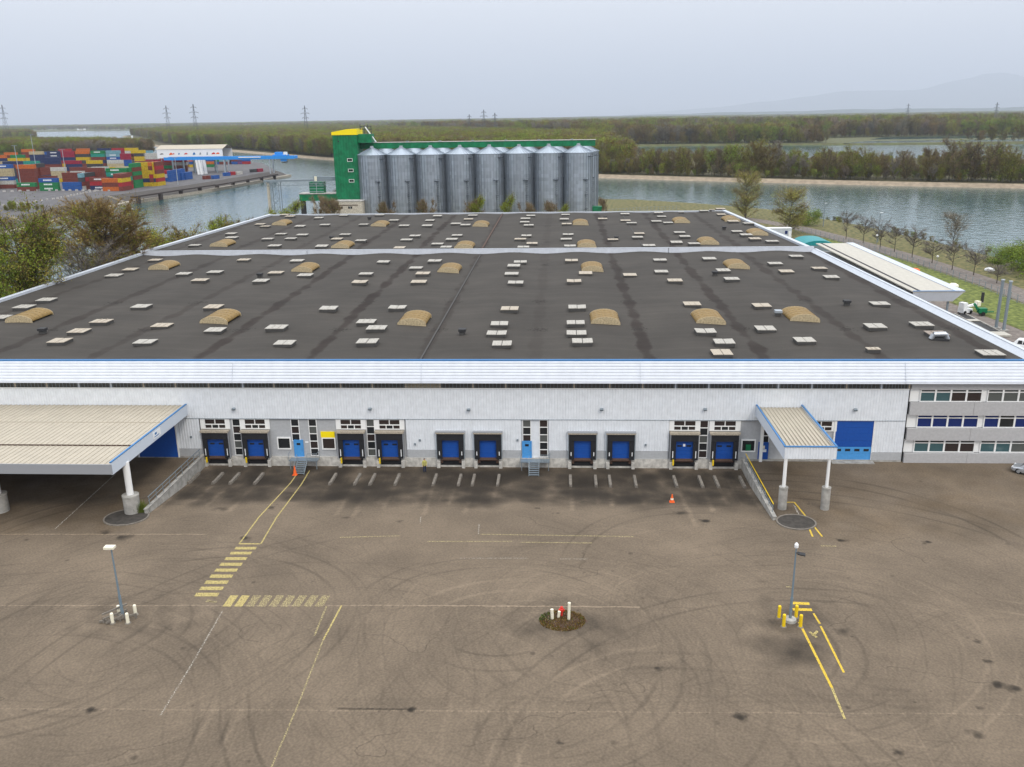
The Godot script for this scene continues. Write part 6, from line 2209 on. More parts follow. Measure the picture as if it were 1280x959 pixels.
# ---------------------------------------------------------------- beside the warehouse, on the river side
func make_river_side() -> void:
	# flat-roofed annex with leaning edges
	var h := 8.4
	var A := on_y(1023, 306, h)
	var B := on_y(1049, 303, h)
	var C := on_y(1204.7, 364, h)
	var D := on_y(1143, 366, h)
	var x0 := maxf((A.x + D.x) / 2, RX1 + 0.1)
	var x1 := C.x
	var z0 := (A.z + B.z) / 2
	var z1 := (C.z + D.z) / 2
	var a := thing("flat_annex", "long low annex with cream flat roof along the warehouse side", "annex", Vector3(x0, 0, z1))
	var w := x1 - x0
	var l := z1 - z0
	pbox(a, "roof", Vector3(w / 2, h, -l / 2), Vector3(w, 0.2, l), mats.white_roof)
	pbox(a, "roof_edge", Vector3(w - 0.9, h + 0.16, -l / 2), Vector3(1.8, 0.14, l), mats.flash_light)
	pbox(a, "gutter", Vector3(1.3, h + 0.14, -l / 2), Vector3(0.4, 0.1, l - 0.3), mats.dark)
	pbox(a, "roof_edge", Vector3(w / 2, h + 0.17, -0.1), Vector3(w, 0.1, 0.3), mats.blue_trim)
	var st := begin()
	quad(st, Vector3(0, h + 0.1, 0.02), Vector3(w, h + 0.1, 0.02), Vector3(w - 1.6, h - 1.9, -0.9), Vector3(0, h - 1.9, -0.9))
	part(a, "leaning_fascia", st.commit(), mats.fascia)
	st = begin()
	quad(st, Vector3(w, h + 0.1, 0), Vector3(w, h + 0.1, -l), Vector3(w - 1.6, h - 1.9, -l), Vector3(w - 1.6, h - 1.9, -0.9))
	part(a, "leaning_fascia", st.commit(), mats.fascia)
	pbox(a, "soffit", Vector3((w - 1.6) / 2, h - 1.95, -l / 2 - 0.5), Vector3(w - 1.6, 0.1, l - 0.9), mats.soffit)
	var k := 0
	while k * 9.0 < l - 2:
		pbox(a, "column", Vector3(w - 2.2, (h - 1.95) / 2, -1.6 - k * 9.0), Vector3(0.3, h - 1.95, 0.3), mats.steel_grey)
		k += 1
	# side yard, lawn, road
	st = begin()
	quad(st, Vector3(RX1B, -0.045, -200), Vector3(86, -0.045, -200), Vector3(96, -0.045, -101.6), Vector3(RX1, -0.045, -101.6))
	setting(part(self, "pavement", st.commit(), mats.road), "paved side yard between warehouse and lawn")
	var rd := pxs([[905, 270], [950, 276], [1000, 285], [1050, 297.5], [1100, 311], [1150, 325], [1200, 341], [1250, 358], [1300, 378]])
	var last: Vector3 = rd[rd.size() - 1]
	rd.append(last + Vector3(8, 0, 90))
	setting(strip(self, "road", rd, 7.5, 0.0, mats.road), "reddish asphalt road along the river bank")
	var lawn := []
	for p in rd:
		lawn.append(p + Vector3(-11.5, 0, 1.5))
	setting(strip(self, "lawn", lawn.slice(3), 14.0, -0.02, mats.lawn), "green lawn between the annex and the bank road")
	var verge := []
	for p in rd:
		verge.append(p + Vector3(-4.6, 0, 0.6))
	# mesh fence between lawn and road
	rng.seed = 31
	var fpts := []
	for p in rd:
		fpts.append(p + Vector3(-5.2, 0, 0.6))
	fence("bank_fence", "long grey wire fence along the bank road", fpts.slice(2), 3.0, 1.9)
	# fence and low wall of the quay behind the warehouse
	var q := [on_z(748, 257, -380), on_z(775, 259, -385), on_z(800, 261, -390), on_z(850, 264.5, -395)]
	var fl := []
	for p in q:
		fl.append(Vector3(p.x, 0, p.z))
	fence("quay_fence", "dark bar fence at the river behind the rear hall", fl, 1.6, 2.6)
	# street lamps
	for e in [[1029, 283, 254], [1097, 303, 266]]:
		var p := on_y(e[0], e[1])
		var t := on_z(e[0], e[2], p.z)
		var m := thing("street_lamp", "thin dark street lamp on the river bank", "street lamp", p, 0.0, "street lamps on the bank")
		st = begin()
		add_tube(st, Vector3.ZERO, Vector3(0, t.y, 0), 0.17, 0.12, 8)
		part(m, "pole", st.commit(), mats.steel_grey)
		pbox(m, "lamp_head", Vector3(0.3, t.y, 0), Vector3(0.9, 0.14, 0.3), mats.white_paint)
	for e in [[1094.5, 313, 295.5], [1171, 331, 327]]:
		var p := on_y(e[0], e[1])
		var t := on_z(e[0], e[2], p.z)
		var m := thing("lawn_lamp", "short lamp with round white globe on the lawn", "lamp", p, 0.0, "globe lamps on the lawn")
		st = begin()
		add_tube(st, Vector3.ZERO, Vector3(0, maxf(t.y, 2.0), 0), 0.06, 0.05, 8)
		part(m, "pole", st.commit(), mats.steel_grey)
		st = begin()
		add_lathe(st, Vector3(0, maxf(t.y, 2.0), 0), [Vector2(0.05, 0), Vector2(0.32, 0.2), Vector2(0.32, 0.4), Vector2(0, 0.62)], 12)
		part(m, "globe", st.commit(), mats.white_paint)
	# teal tarpaulin shelter and grey cabins
	var tp := on_y(1024, 303, 3.0)
	var t2 := thing("teal_shelter", "low arched teal tarpaulin shelter behind the annex", "shelter", Vector3(tp.x, 0, tp.z))
	st = begin()
	for i in 12:
		var t0 := PI - PI * i / 12.0
		var t1 := PI - PI * (i + 1) / 12.0
		var p0 := Vector3(cos(t0) * 4.6, sin(t0) * 1.5 + 2.0, 0)
		var p1 := Vector3(cos(t1) * 4.6, sin(t1) * 1.5 + 2.0, 0)
		quad(st, p0 + Vector3(0, 0, -12), p1 + Vector3(0, 0, -12), p1, p0)
		tri(st, p0, p1, Vector3(0, 2.0, 0))
	part(t2, "tarpaulin", st.commit(), mats.teal)
	pbox(t2, "wall", Vector3(0, 1.0, -6), Vector3(9.0, 2.0, 12), mats.steel_grey)
	var cp := on_y(982, 292, 1.5)
	var cb := thing("site_cabin", "pale blue-grey site cabin by the poplar", "cabin", Vector3(cp.x, 0, cp.z))
	pbox(cb, "wall", Vector3(-2, 1.6, -1.5), Vector3(8.0, 3.2, 3.0), mats.flash_grey)
	pbox(cb, "roof", Vector3(-2, 3.26, -1.5), Vector3(8.2, 0.12, 3.2), mats.white_paint)
	pbox(cb, "window", Vector3(0.2, 1.9, 0.02), Vector3(0.9, 1.1, 0.08), mats.glass_blue)
	pbox(cb, "door", Vector3(1.5, 1.2, 0.02), Vector3(0.9, 2.1, 0.08), mats.white_paint)
	# two tall steel pipes on a trench
	for e in [[1245, 411, 350], [1254.5, 414, 352]]:
		var p := on_y(e[0], e[1])
		var t := on_z(e[0] + 5.0, e[2], p.z)
		var m := thing("steel_pipe", "tall grey steel pipe standing in the side yard, one of a pair", "pipe", p, 0.0, "pair of tall pipes")
		st = begin()
		add_tube(st, Vector3.ZERO, Vector3(0, t.y, 0), 0.3, 0.28, 14)
		part(m, "shaft", st.commit(), mats.steel_grey)
		st = begin()
		add_tube(st, Vector3(0, t.y - 0.1, 0), Vector3(0, t.y + 0.12, 0), 0.36, 0.36, 14)
		part(m, "flange", st.commit(), mats.galv)
		pbox(m, "plinth", Vector3(0, 0.15, 0), Vector3(1.4, 0.3, 1.2), mats.concrete)
	# trench with pale kerbs; a dark box stands in for its shaded depth
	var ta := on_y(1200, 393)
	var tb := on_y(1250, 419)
	var tr := thing("side_trench", "narrow trench with pale concrete rim and a dark box as its shaded depth beside the warehouse", "drain", Vector3.ZERO)
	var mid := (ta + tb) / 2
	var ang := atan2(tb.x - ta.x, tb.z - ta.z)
	pbox(tr, "trench_shade_box", mid + Vector3(0, 0.03, 0), Vector3(1.8, 0.06, ta.distance_to(tb)), mats.dark, Vector3(0, ang, 0))
	for s in [-1.0, 1.0]:
		pbox(tr, "rim", mid + Vector3(s * 1.1, 0.12, 0), Vector3(0.3, 0.24, ta.distance_to(tb)), mats.concrete, Vector3(0, ang, 0))
	pbox(tr, "cover", mid.lerp(ta, 0.3) + Vector3(0, 0.2, 0), Vector3(2.2, 0.1, 1.6), mats.white_roof, Vector3(0, ang, 0))
	pbox(tr, "cover", tb + Vector3(0, 0.2, 0), Vector3(2.8, 0.3, 3.0), mats.white_roof, Vector3(0, ang, 0))
	# white machine and green garden machine
	var wm := on_y(1206, 392)
	var wt := thing("white_machine", "white trailer-mounted lift with folded boom in the side yard", "machine", wm, 0.4)
	pbox(wt, "chassis", Vector3(0, 0.7, 0), Vector3(2.4, 0.8, 1.6), mats.white_paint)
	pbox(wt, "cab", Vector3(-0.7, 1.7, 0), Vector3(1.0, 1.4, 1.4), mats.white_paint)
	pbox(wt, "boom", Vector3(1.4, 1.6, 0), Vector3(3.6, 0.4, 0.5), mats.white_paint, Vector3(0, 0, 0.14))
	pbox(wt, "basket", Vector3(3.2, 1.9, 0), Vector3(0.8, 1.0, 1.0), mats.cream)
	for s in [[-0.8, 0.7], [0.8, 0.7], [-0.8, -0.7], [0.8, -0.7]]:
		st = begin()
		add_tube(st, Vector3(s[0], 0.4, s[1] - 0.12), Vector3(s[0], 0.4, s[1] + 0.12), 0.4, 0.4, 12)
		part(wt, "wheel", st.commit(), mats.tyre)
	var gm := on_y(1227, 394)
	var gt := thing("green_machine", "dark green wheeled chipper with slanted chute in the side yard", "machine", gm)
	pbox(gt, "hopper", Vector3(0, 1.0, 0), Vector3(1.6, 1.0, 1.2), mats.green)
	pbox(gt, "chute", Vector3(-1.2, 1.6, 0), Vector3(0.4, 2.0, 0.5), mats.green, Vector3(0, 0, 0.6))
	pbox(gt, "drawbar", Vector3(1.5, 0.7, 0), Vector3(1.8, 0.2, 0.2), mats.green)
	for s in [-0.7, 0.7]:
		st = begin()
		add_tube(st, Vector3(0, 0.4, s - 0.1), Vector3(0, 0.4, s + 0.1), 0.4, 0.4, 12)
		part(gt, "wheel", st.commit(), mats.tyre)
	var bx := on_y(1227.5, 378)
	var bt := thing("dark_cabinet", "dark upright cabinet post by the lawn fence", "cabinet", bx)
	pbox(bt, "case", Vector3(0, 1.1, 0), Vector3(0.5, 2.2, 0.4), mats.dark)
	pbox(bt, "door", Vector3(0, 1.2, 0.22), Vector3(0.4, 1.7, 0.04), mats.dark)
	pbox(bt, "foot", Vector3(0, 0.05, 0), Vector3(0.7, 0.1, 0.6), mats.concrete)
	# small things lying on the lawn
	for e in [[1144, 339, "orange", "orange tarpaulin bundle on the lawn behind the annex"], [1191.5, 358, "cream", "pale cream bundle on the lawn edge by the annex"], [1237, 338, "white_paint", "small white sheet lying beside the bank road"]]:
		var p := on_y(e[0], e[1])
		var b := thing("bundle", e[3], "bundle", p)
		st = begin()
		add_lathe(st, Vector3.ZERO, [Vector2(1.3, 0), Vector2(1.2, 0.4), Vector2(0.6, 0.75), Vector2(0, 0.8)], 9)
		part(b, "cover", st.commit(), mats[e[2]])

func fence(called: String, label: String, pts: Array, gap: float, h: float) -> void:
	var f := thing(called, label, "fence", pts[0])
	var o: Vector3 = pts[0]
	var wires := begin()
	var posts := 0
	for k in pts.size() - 1:
		var a: Vector3 = pts[k] - o
		var b: Vector3 = pts[k + 1] - o
		var n := maxi(1, int(a.distance_to(b) / gap))
		for i in n:
			var p := a.lerp(b, float(i) / n)
			if posts < 280:
				pbox(f, "post", p + Vector3(0, h / 2, 0), Vector3(0.09, h, 0.09), mats.steel_grey)
				posts += 1
			for s in 5:
				var q := a.lerp(b, (i + (s + 0.5) / 5.0) / n)
				add_box(wires, q + Vector3(0, h / 2 - 0.05, 0), Vector3(0.025, h - 0.2, 0.025))
		for y in [0.15, 0.5, 0.95]:
			add_bar(wires, a + Vector3(0, h * y, 0), b + Vector3(0, h * y, 0), 0.035)
	part(f, "wires", wires.commit(), mats.steel_grey).set_meta("kind", "stuff")

# ---------------------------------------------------------------- trees
# o: height, radius, low (where the crown begins, 0..1), limbs, twigs, leaves, twig width, leaf size, shape, colours
func tree_meshes(sd: int, o: Dictionary) -> Array:
	rng.seed = sd
	var H: float = o.h
	var R: float = o.r
	var low: float = o.low
	var wood := begin()
	var tr: float = o.get("trunk", H * 0.016)
	var lean := Vector3(rng.randfn(0, 0.03), 0, rng.randfn(0, 0.03)) * H
	var joints := []
	var nseg := 5
	for k in nseg + 1:
		var f := float(k) / nseg
		joints.append(Vector3(lean.x * f * f + rng.randfn(0, 0.006) * H * f, H * 0.9 * f, lean.z * f * f + rng.randfn(0, 0.006) * H * f))
	joints[0].y = -0.3
	for k in nseg:
		add_tube(wood, joints[k], joints[k + 1], tr * (1.0 - 0.17 * k), tr * (1.0 - 0.17 * (k + 1)), 7, false)
	var sticks := []
	var shape: String = o.get("shape", "round")
	for i in int(o.limbs):
		var f := lerpf(low * 0.8, 0.86, pow(rng.randf(), 0.9))
		var kk := clampi(int(f / 0.9 * nseg), 0, nseg - 1)
		var start: Vector3 = joints[kk].lerp(joints[kk + 1], fposmod(f / 0.9 * nseg, 1.0))
		var a := rng.randf() * TAU
		var g := clampf((f - low) / (1.0 - low), 0.0, 1.0)
		var reach := R * rng.randf_range(0.65, 1.0)
		var up := H * rng.randf_range(0.12, 0.24)
		if shape == "round":
			reach *= sqrt(maxf(0.12, 1.0 - pow(g * 1.15 - 0.25, 2.0)))
		elif shape == "poplar":
			reach *= 0.35 + 0.75 * sin(PI * minf(1.0, 0.18 + 0.8 * g))
			up *= 0.9
		elif shape == "vase":
			reach *= 0.45 + 0.75 * g
			up *= 1.4
		elif shape == "bush":
			up *= 1.2
		var tip := start + Vector3(cos(a) * reach, minf(up * (1.0 + g * 0.3), H * 1.03 - start.y), sin(a) * reach)
		var midp := start.lerp(tip, 0.5) + Vector3(rng.randfn(0, 0.04), rng.randfn(0, 0.03), rng.randfn(0, 0.04)) * R
		var lr := tr * 0.42 * (1.0 - 0.5 * g)
		add_tube(wood, start, midp, lr, lr * 0.65, 5, false)
		add_tube(wood, midp, tip, lr * 0.65, lr * 0.15, 5, false)
		sticks.append([start.lerp(midp, 0.4), midp])
		sticks.append([midp, tip])
		for j in int(o.get("subs", 3)):
			var s0 := (midp.lerp(tip, rng.randf() * 0.9)) if rng.randf() < 0.7 else start.lerp(midp, rng.randf_range(0.4, 1.0))
			var dd := (tip - start).normalized() + Vector3(rng.randfn(0, 0.6), rng.randfn(0.25, 0.4), rng.randfn(0, 0.6))
			var s1 := s0 + dd.normalized() * R * rng.randf_range(0.22, 0.5)
			add_tube(wood, s0, s1, lr * 0.4, lr * 0.1, 4, false)
			sticks.append([s0, s1])
			sticks.append([s0, s1])
	sticks.append([joints[nseg - 1], joints[nseg]])
	var crown := begin()
	var tc: Array = o.twig_colours
	var lc: Array = o.leaf_colours
	var tw: float = o.twig_w
	for i in int(o.twigs):
		var s: Array = sticks[rng.randi() % sticks.size()]
		var p: Vector3 = s[0].lerp(s[1], sqrt(rng.randf()))
		var d: Vector3 = ((s[1] - s[0]).normalized() * 0.8 + Vector3(rng.randfn(0, 0.55), rng.randfn(0.3, 0.45), rng.randfn(0, 0.55))).normalized()
		var l: float = o.twig_l * rng.randf_range(0.5, 1.3)
		var side := d.cross(Vector3(rng.randfn(), rng.randfn(), rng.randfn())).normalized() * tw * rng.randf_range(0.6, 1.4)
		crown.set_color(tc[0].lerp(tc[1], rng.randf()) * rng.randf_range(1.0, 1.8))
		tri(crown, p - side, p + d * l, p + side)
	# leaves grow in clumps, so that some boughs are greener than others
	var clumps := []
	for i in int(o.get("clumps", 40)):
		var s: Array = sticks[rng.randi() % sticks.size()]
		clumps.append([s[0].lerp(s[1], rng.randf_range(0.3, 1.1)), lc[rng.randi() % lc.size()] * rng.randf_range(0.8, 1.2), rng.randf_range(0.6, 1.3)])
	var ls: float = o.leaf_s
	var spread: float = o.get("spread", R * 0.16)
	for i in int(o.leaves):
		var c: Array = clumps[rng.randi() % clumps.size()]
		var p: Vector3 = c[0] + Vector3(rng.randfn(), rng.randfn() * 0.9, rng.randfn()) * spread * c[2]
		if p.y < 0.2:
			p.y = 0.2 + rng.randf() * 0.6
		var u := Vector3(rng.randfn(), rng.randfn(), rng.randfn()).normalized()
		var v := u.cross(Vector3(rng.randfn(), rng.randfn(), rng.randfn())).normalized()
		var sz := ls * rng.randf_range(0.55, 1.3)
		crown.set_color(c[1] * rng.randf_range(0.85, 1.5))
		tri(crown, p - u * sz, p + v * sz * 1.1, p + u * sz)
	return [wood.commit(), crown.commit()]

func add_tree(called: String, label: String, category: String, meshes: Array, at: Vector3, size := Vector3.ONE, turn := 0.0, group := "") -> Node3D:
	var t := thing(called, label, category, at, turn, group)
	part(t, "trunk", meshes[0], mats.bark)
	part(t, "crown", meshes[1], mats.leaves)
	t.scale = size
	return t

const BROWN := [Color(0.125, 0.094, 0.042), Color(0.08, 0.058, 0.026)]
const GREY := [Color(0.15, 0.135, 0.12), Color(0.09, 0.08, 0.075)]

func make_near_trees() -> void:
	var olive := [Color(0.17, 0.15, 0.03), Color(0.135, 0.16, 0.024), Color(0.18, 0.14, 0.04)]
	var fresh := [Color(0.14, 0.18, 0.022), Color(0.12, 0.17, 0.025), Color(0.18, 0.18, 0.03)]
	var ruddy := [Color(0.18, 0.122, 0.036), Color(0.155, 0.125, 0.028), Color(0.155, 0.16, 0.022)]
	# two big ones left of the warehouse, on the bank of the basin
	var big := tree_meshes(501, {"h": 25.0, "r": 9.0, "low": 0.1, "limbs": 80, "subs": 7, "twigs": 26000, "twig_w": 0.04, "twig_l": 1.4, "leaves": 26000, "leaf_s": 0.15, "clumps": 320, "spread": 0.9, "twig_colours": [Color(0.18, 0.122, 0.052), Color(0.11, 0.074, 0.034)], "leaf_colours": ruddy, "shape": "round", "trunk": 0.35})
	var p := on_z(129, 300, -192)
	add_tree("bank_tree", "large brown budding tree rising above the left roof edge", "tree", big, Vector3(p.x, -2.5, -192), Vector3(1.18, 0.97, 1.18))
	var p2 := on_z(88, 320, -176)
	var wide := tree_meshes(502, {"h": 17.0, "r": 8.0, "low": 0.1, "limbs": 40, "subs": 5, "twigs": 9000, "twig_w": 0.03, "twig_l": 1.5, "leaves": 3500, "leaf_s": 0.12, "clumps": 90, "spread": 0.9, "twig_colours": GREY, "leaf_colours": olive, "shape": "vase", "trunk": 0.28})
	add_tree("bank_tree", "slender bare grey tree left of the large brown tree", "tree", wide, Vector3(p2.x, -2.5, -180), Vector3.ONE, 1.0)
	var p3 := on_z(28, 330, -160)
	var left := tree_meshes(503, {"h": 22.0, "r": 8.2, "low": 0.1, "limbs": 76, "subs": 6, "twigs": 14000, "twig_w": 0.04, "twig_l": 1.3, "leaves": 34000, "leaf_s": 0.16, "clumps": 340, "spread": 1.0, "twig_colours": BROWN, "leaf_colours": [olive[0], olive[1], Color(0.10, 0.14, 0.012), olive[2]], "shape": "round", "trunk": 0.35})
	add_tree("bank_tree", "broad olive-green tree at the far left of the roof", "tree", left, Vector3(p3.x, -2.0, -158), Vector3(1.15, 1.12, 1.15), 0.4)
	var p4 := on_z(-12, 330, -140)
	add_tree("bank_tree", "bright green leafy tree beyond the left roof corner", "tree", tree_meshes(504, {"h": 19.0, "r": 7.0, "low": 0.08, "limbs": 36, "subs": 5, "twigs": 3000, "twig_w": 0.04, "twig_l": 1.4, "leaves": 26000, "leaf_s": 0.18, "clumps": 120, "spread": 0.9, "twig_colours": BROWN, "leaf_colours": fresh, "shape": "bush", "trunk": 0.3}), Vector3(p4.x - 7.0, -1.5, -146))
	add_tree("bank_tree", "purple-brown bare tree right of the large brown tree", "tree", tree_meshes(505, {"h": 17.0, "r": 6.5, "low": 0.12, "limbs": 36, "subs": 5, "twigs": 15000, "twig_w": 0.045, "twig_l": 1.5, "leaves": 6000, "leaf_s": 0.15, "clumps": 70, "spread": 0.8, "twig_colours": [Color(0.13, 0.095, 0.085), Color(0.085, 0.065, 0.06)], "leaf_colours": ruddy, "shape": "bush", "trunk": 0.25}), Vector3(on_z(158, 300, -206).x, -2.5, -206))
	# small conical and shrubby growth along the left edge
	var cone := tree_meshes(511, {"h": 10.0, "r": 2.3, "low": 0.1, "limbs": 30, "subs": 3, "twigs": 1200, "twig_w": 0.025, "twig_l": 0.8, "leaves": 5200, "leaf_s": 0.11, "clumps": 80, "spread": 0.5, "twig_colours": BROWN, "leaf_colours": [Color(0.17, 0.20, 0.02), Color(0.14, 0.18, 0.02)], "shape": "poplar"})
	var brush := tree_meshes(512, {"h": 6.0, "r": 3.0, "low": 0.05, "limbs": 26, "subs": 3, "twigs": 2600, "twig_w": 0.022, "twig_l": 0.9, "leaves": 1700, "leaf_s": 0.1, "clumps": 60, "spread": 0.5, "twig_colours": BROWN, "leaf_colours": olive, "shape": "bush", "trunk": 0.12})
	for q in [[193, 286, -225, 0, "yellow-green pointed young tree by the end of the white roof band"], [274, 271, -252, 0, "yellow-green slim young tree behind the left edge of the rear hall"], [344, 262, -285, 0, "yellow-green shrub at the foot of the conveyor tower"], [366, 250, -300, 0, "yellow-green shrub between conveyor tower and intake shed"]]:
		var t := on_z(q[0], q[1], q[2])
		var hh := maxf(t.y + 1.5, 5.0)
		add_tree("young_tree", q[4], "tree", cone, Vector3(t.x, -1.5, q[2]), Vector3.ONE * (hh / 10.0), q[0])
	for q in [[181, 298, -215, 1.8], [208, 299, -228, 1.7], [218, 298, -232, 1.5], [238, 291, -240, 1.6], [286, 281, -256, 1.6], [296, 281, -262, 1.4]]:
		var t := on_z(q[0], q[1], q[2])
		add_tree("shrub", "sparse brown-green shrub behind the left edge of the rear hall", "shrub", brush, Vector3(t.x, -1.5, q[2]), Vector3.ONE * ((t.y + 1.5) / 6.0), q[0], "shrubs along the left roof edge")
	# shrubs in front of the silos and the intake shed
	var red := tree_meshes(513, {"h": 9.0, "r": 3.4, "low": 0.05, "limbs": 30, "subs": 4, "twigs": 5200, "twig_w": 0.03, "twig_l": 1.2, "leaves": 900, "leaf_s": 0.1, "clumps": 40, "spread": 0.6, "twig_colours": [Color(0.17, 0.13, 0.08), Color(0.11, 0.08, 0.05)], "leaf_colours": olive, "shape": "round", "trunk": 0.1})
	for q in [[400, 243, -296, "red", "brown leafless bush before the green intake shed"], [412, 247, -298, "red", "brown leafless bush beside the plaster house"], [484, 250, -296, "red", "reddish bush at the foot of the first silos"], [534, 247, -296, "red", "reddish bush at the foot of the third silo"], [598, 242, -294, "cone", "yellow-green poplar before the fourth silo"], [636, 241, -294, "cone", "yellow-green poplar before the fifth silo"], [592, 247, -297, "red", "brown bush beside the poplar at the fourth silo"], [690, 250, -296, "red", "grey-brown bush at the foot of the seventh silo"], [657, 252, -296, "red", "thin brown bush at the foot of the sixth silo"], [705, 253, -295, "cone", "small green poplar at the foot of the last silo"], [752, 246, -345, "red", "brown bush at the river fence right of the silos"], [416, 236, -330, "red", "brown tree behind the intake shed"]]:
		var t := on_z(q[0], q[1], q[2])
		var is_cone: bool = q[3] == "cone"
		add_tree("shrub", q[4], "shrub", cone if is_cone else red, Vector3(t.x, 0, q[2]), Vector3.ONE * (t.y / (10.3 if is_cone else 10.2)) * Vector3(0.62 if is_cone else 0.7, 1, 0.62 if is_cone else 0.7), q[0])
	# two tall budding trees at the rear right corner
	var pop := tree_meshes(521, {"h": 17.0, "r": 5.2, "low": 0.03, "limbs": 80, "subs": 5, "twigs": 7000, "twig_w": 0.03, "twig_l": 1.3, "leaves": 9500, "leaf_s": 0.13, "clumps": 200, "spread": 1.0, "twig_colours": [Color(0.19, 0.155, 0.075), Color(0.12, 0.095, 0.05)], "leaf_colours": [Color(0.24, 0.24, 0.04), Color(0.2, 0.22, 0.045), Color(0.25, 0.21, 0.055)], "shape": "poplar", "trunk": 0.22})
	for q in [[932, 217, 274, 1.15, "tall yellow-green tree behind the rear right roof corner"], [986, 237, 291, 1.2, "brown-green tree beside the pale site cabin"]]:
		var b := on_y(q[0], q[2])
		var t := on_z(q[0], q[1], b.z)
		add_tree("budding_tree", q[4], "tree", pop, b, Vector3(q[3], t.y / 17.4, q[3]), q[0])
	var gb := on_y(1011, 282)
	var bush := tree_meshes(522, {"h": 5.0, "r": 4.2, "low": 0.02, "limbs": 30, "subs": 3, "twigs": 900, "twig_w": 0.02, "twig_l": 0.8, "leaves": 8000, "leaf_s": 0.13, "clumps": 90, "spread": 0.7, "twig_colours": BROWN, "leaf_colours": [Color(0.13, 0.19, 0.025), Color(0.11, 0.17, 0.025), Color(0.16, 0.2, 0.04)], "shape": "bush", "trunk": 0.12})
	add_tree("bush", "rounded light green bush on the river bank by the street lamp", "bush", bush, gb, Vector3.ONE, 0.0)
	var wb := [[1250, 334, 311, 1.0, "willow-green bush at the water near the last lawn tree"], [1277, 341, 307, 1.35, "large bright green bush at the right edge of the river bank"], [1296, 350, 306, 1.4, "green bush beyond the right edge of the bank"]]
	for q in wb:
		var b := on_y(q[0], q[1], -1.0)
		var t := on_z(q[0], q[2], b.z)
		add_tree("bush", q[4], "bush", bush, b, Vector3(q[3], (t.y + 1.0) / 5.4, q[3]), q[0])
	# row of bare trees along the lawn
	var bare := []
	for k in 3:
		bare.append(tree_meshes(530 + k, {"h": 8.0, "r": 3.0, "low": 0.33, "limbs": 26, "subs": 5, "twigs": 3000, "twig_w": 0.016, "twig_l": 0.9, "leaves": 160 if k < 2 else 500, "leaf_s": 0.07, "clumps": 30, "spread": 0.4, "twig_colours": GREY, "leaf_colours": [Color(0.16, 0.13, 0.04)], "shape": "round", "trunk": 0.13}))
	var row := [[1057.5, 299, 267.5], [1079, 304, 271], [1100, 311, 276], [1118, 315, 285], [1140, 322, 284], [1165, 329, 299], [1190, 338, 304], [1217, 344, 308], [1246, 354, 330]]
	for k in row.size():
		var q: Array = row[k]
		var b := on_y(q[0], q[1])
		var t := on_z(q[0], q[2], b.z)
		add_tree("lawn_tree", "%s bare young tree in the row along the bank road, counted from the site cabin" % ["first", "second", "third", "fourth", "fifth", "sixth", "seventh", "eighth", "ninth"][k], "tree", bare[k % 3], b, Vector3(1.0, t.y / 8.2, 1.0), k * 1.7, "row of bare trees by the road")
	var bb := on_y(1190, 313)
	var tall := tree_meshes(541, {"h": 13.0, "r": 4.8, "low": 0.15, "limbs": 30, "subs": 5, "twigs": 4200, "twig_w": 0.018, "twig_l": 1.4, "leaves": 200, "leaf_s": 0.08, "clumps": 20, "spread": 0.5, "twig_colours": [Color(0.2, 0.175, 0.13), Color(0.12, 0.105, 0.085)], "leaf_colours": [Color(0.16, 0.13, 0.04)], "shape": "vase", "trunk": 0.16})
	add_tree("bank_tree", "tall pale leafless tree on the river side of the road", "tree", tall, bb, Vector3(1, (on_z(1190, 269, bb.z).y) / 13.3, 1))

# ---------------------------------------------------------------- woods
var island := PackedVector2Array()

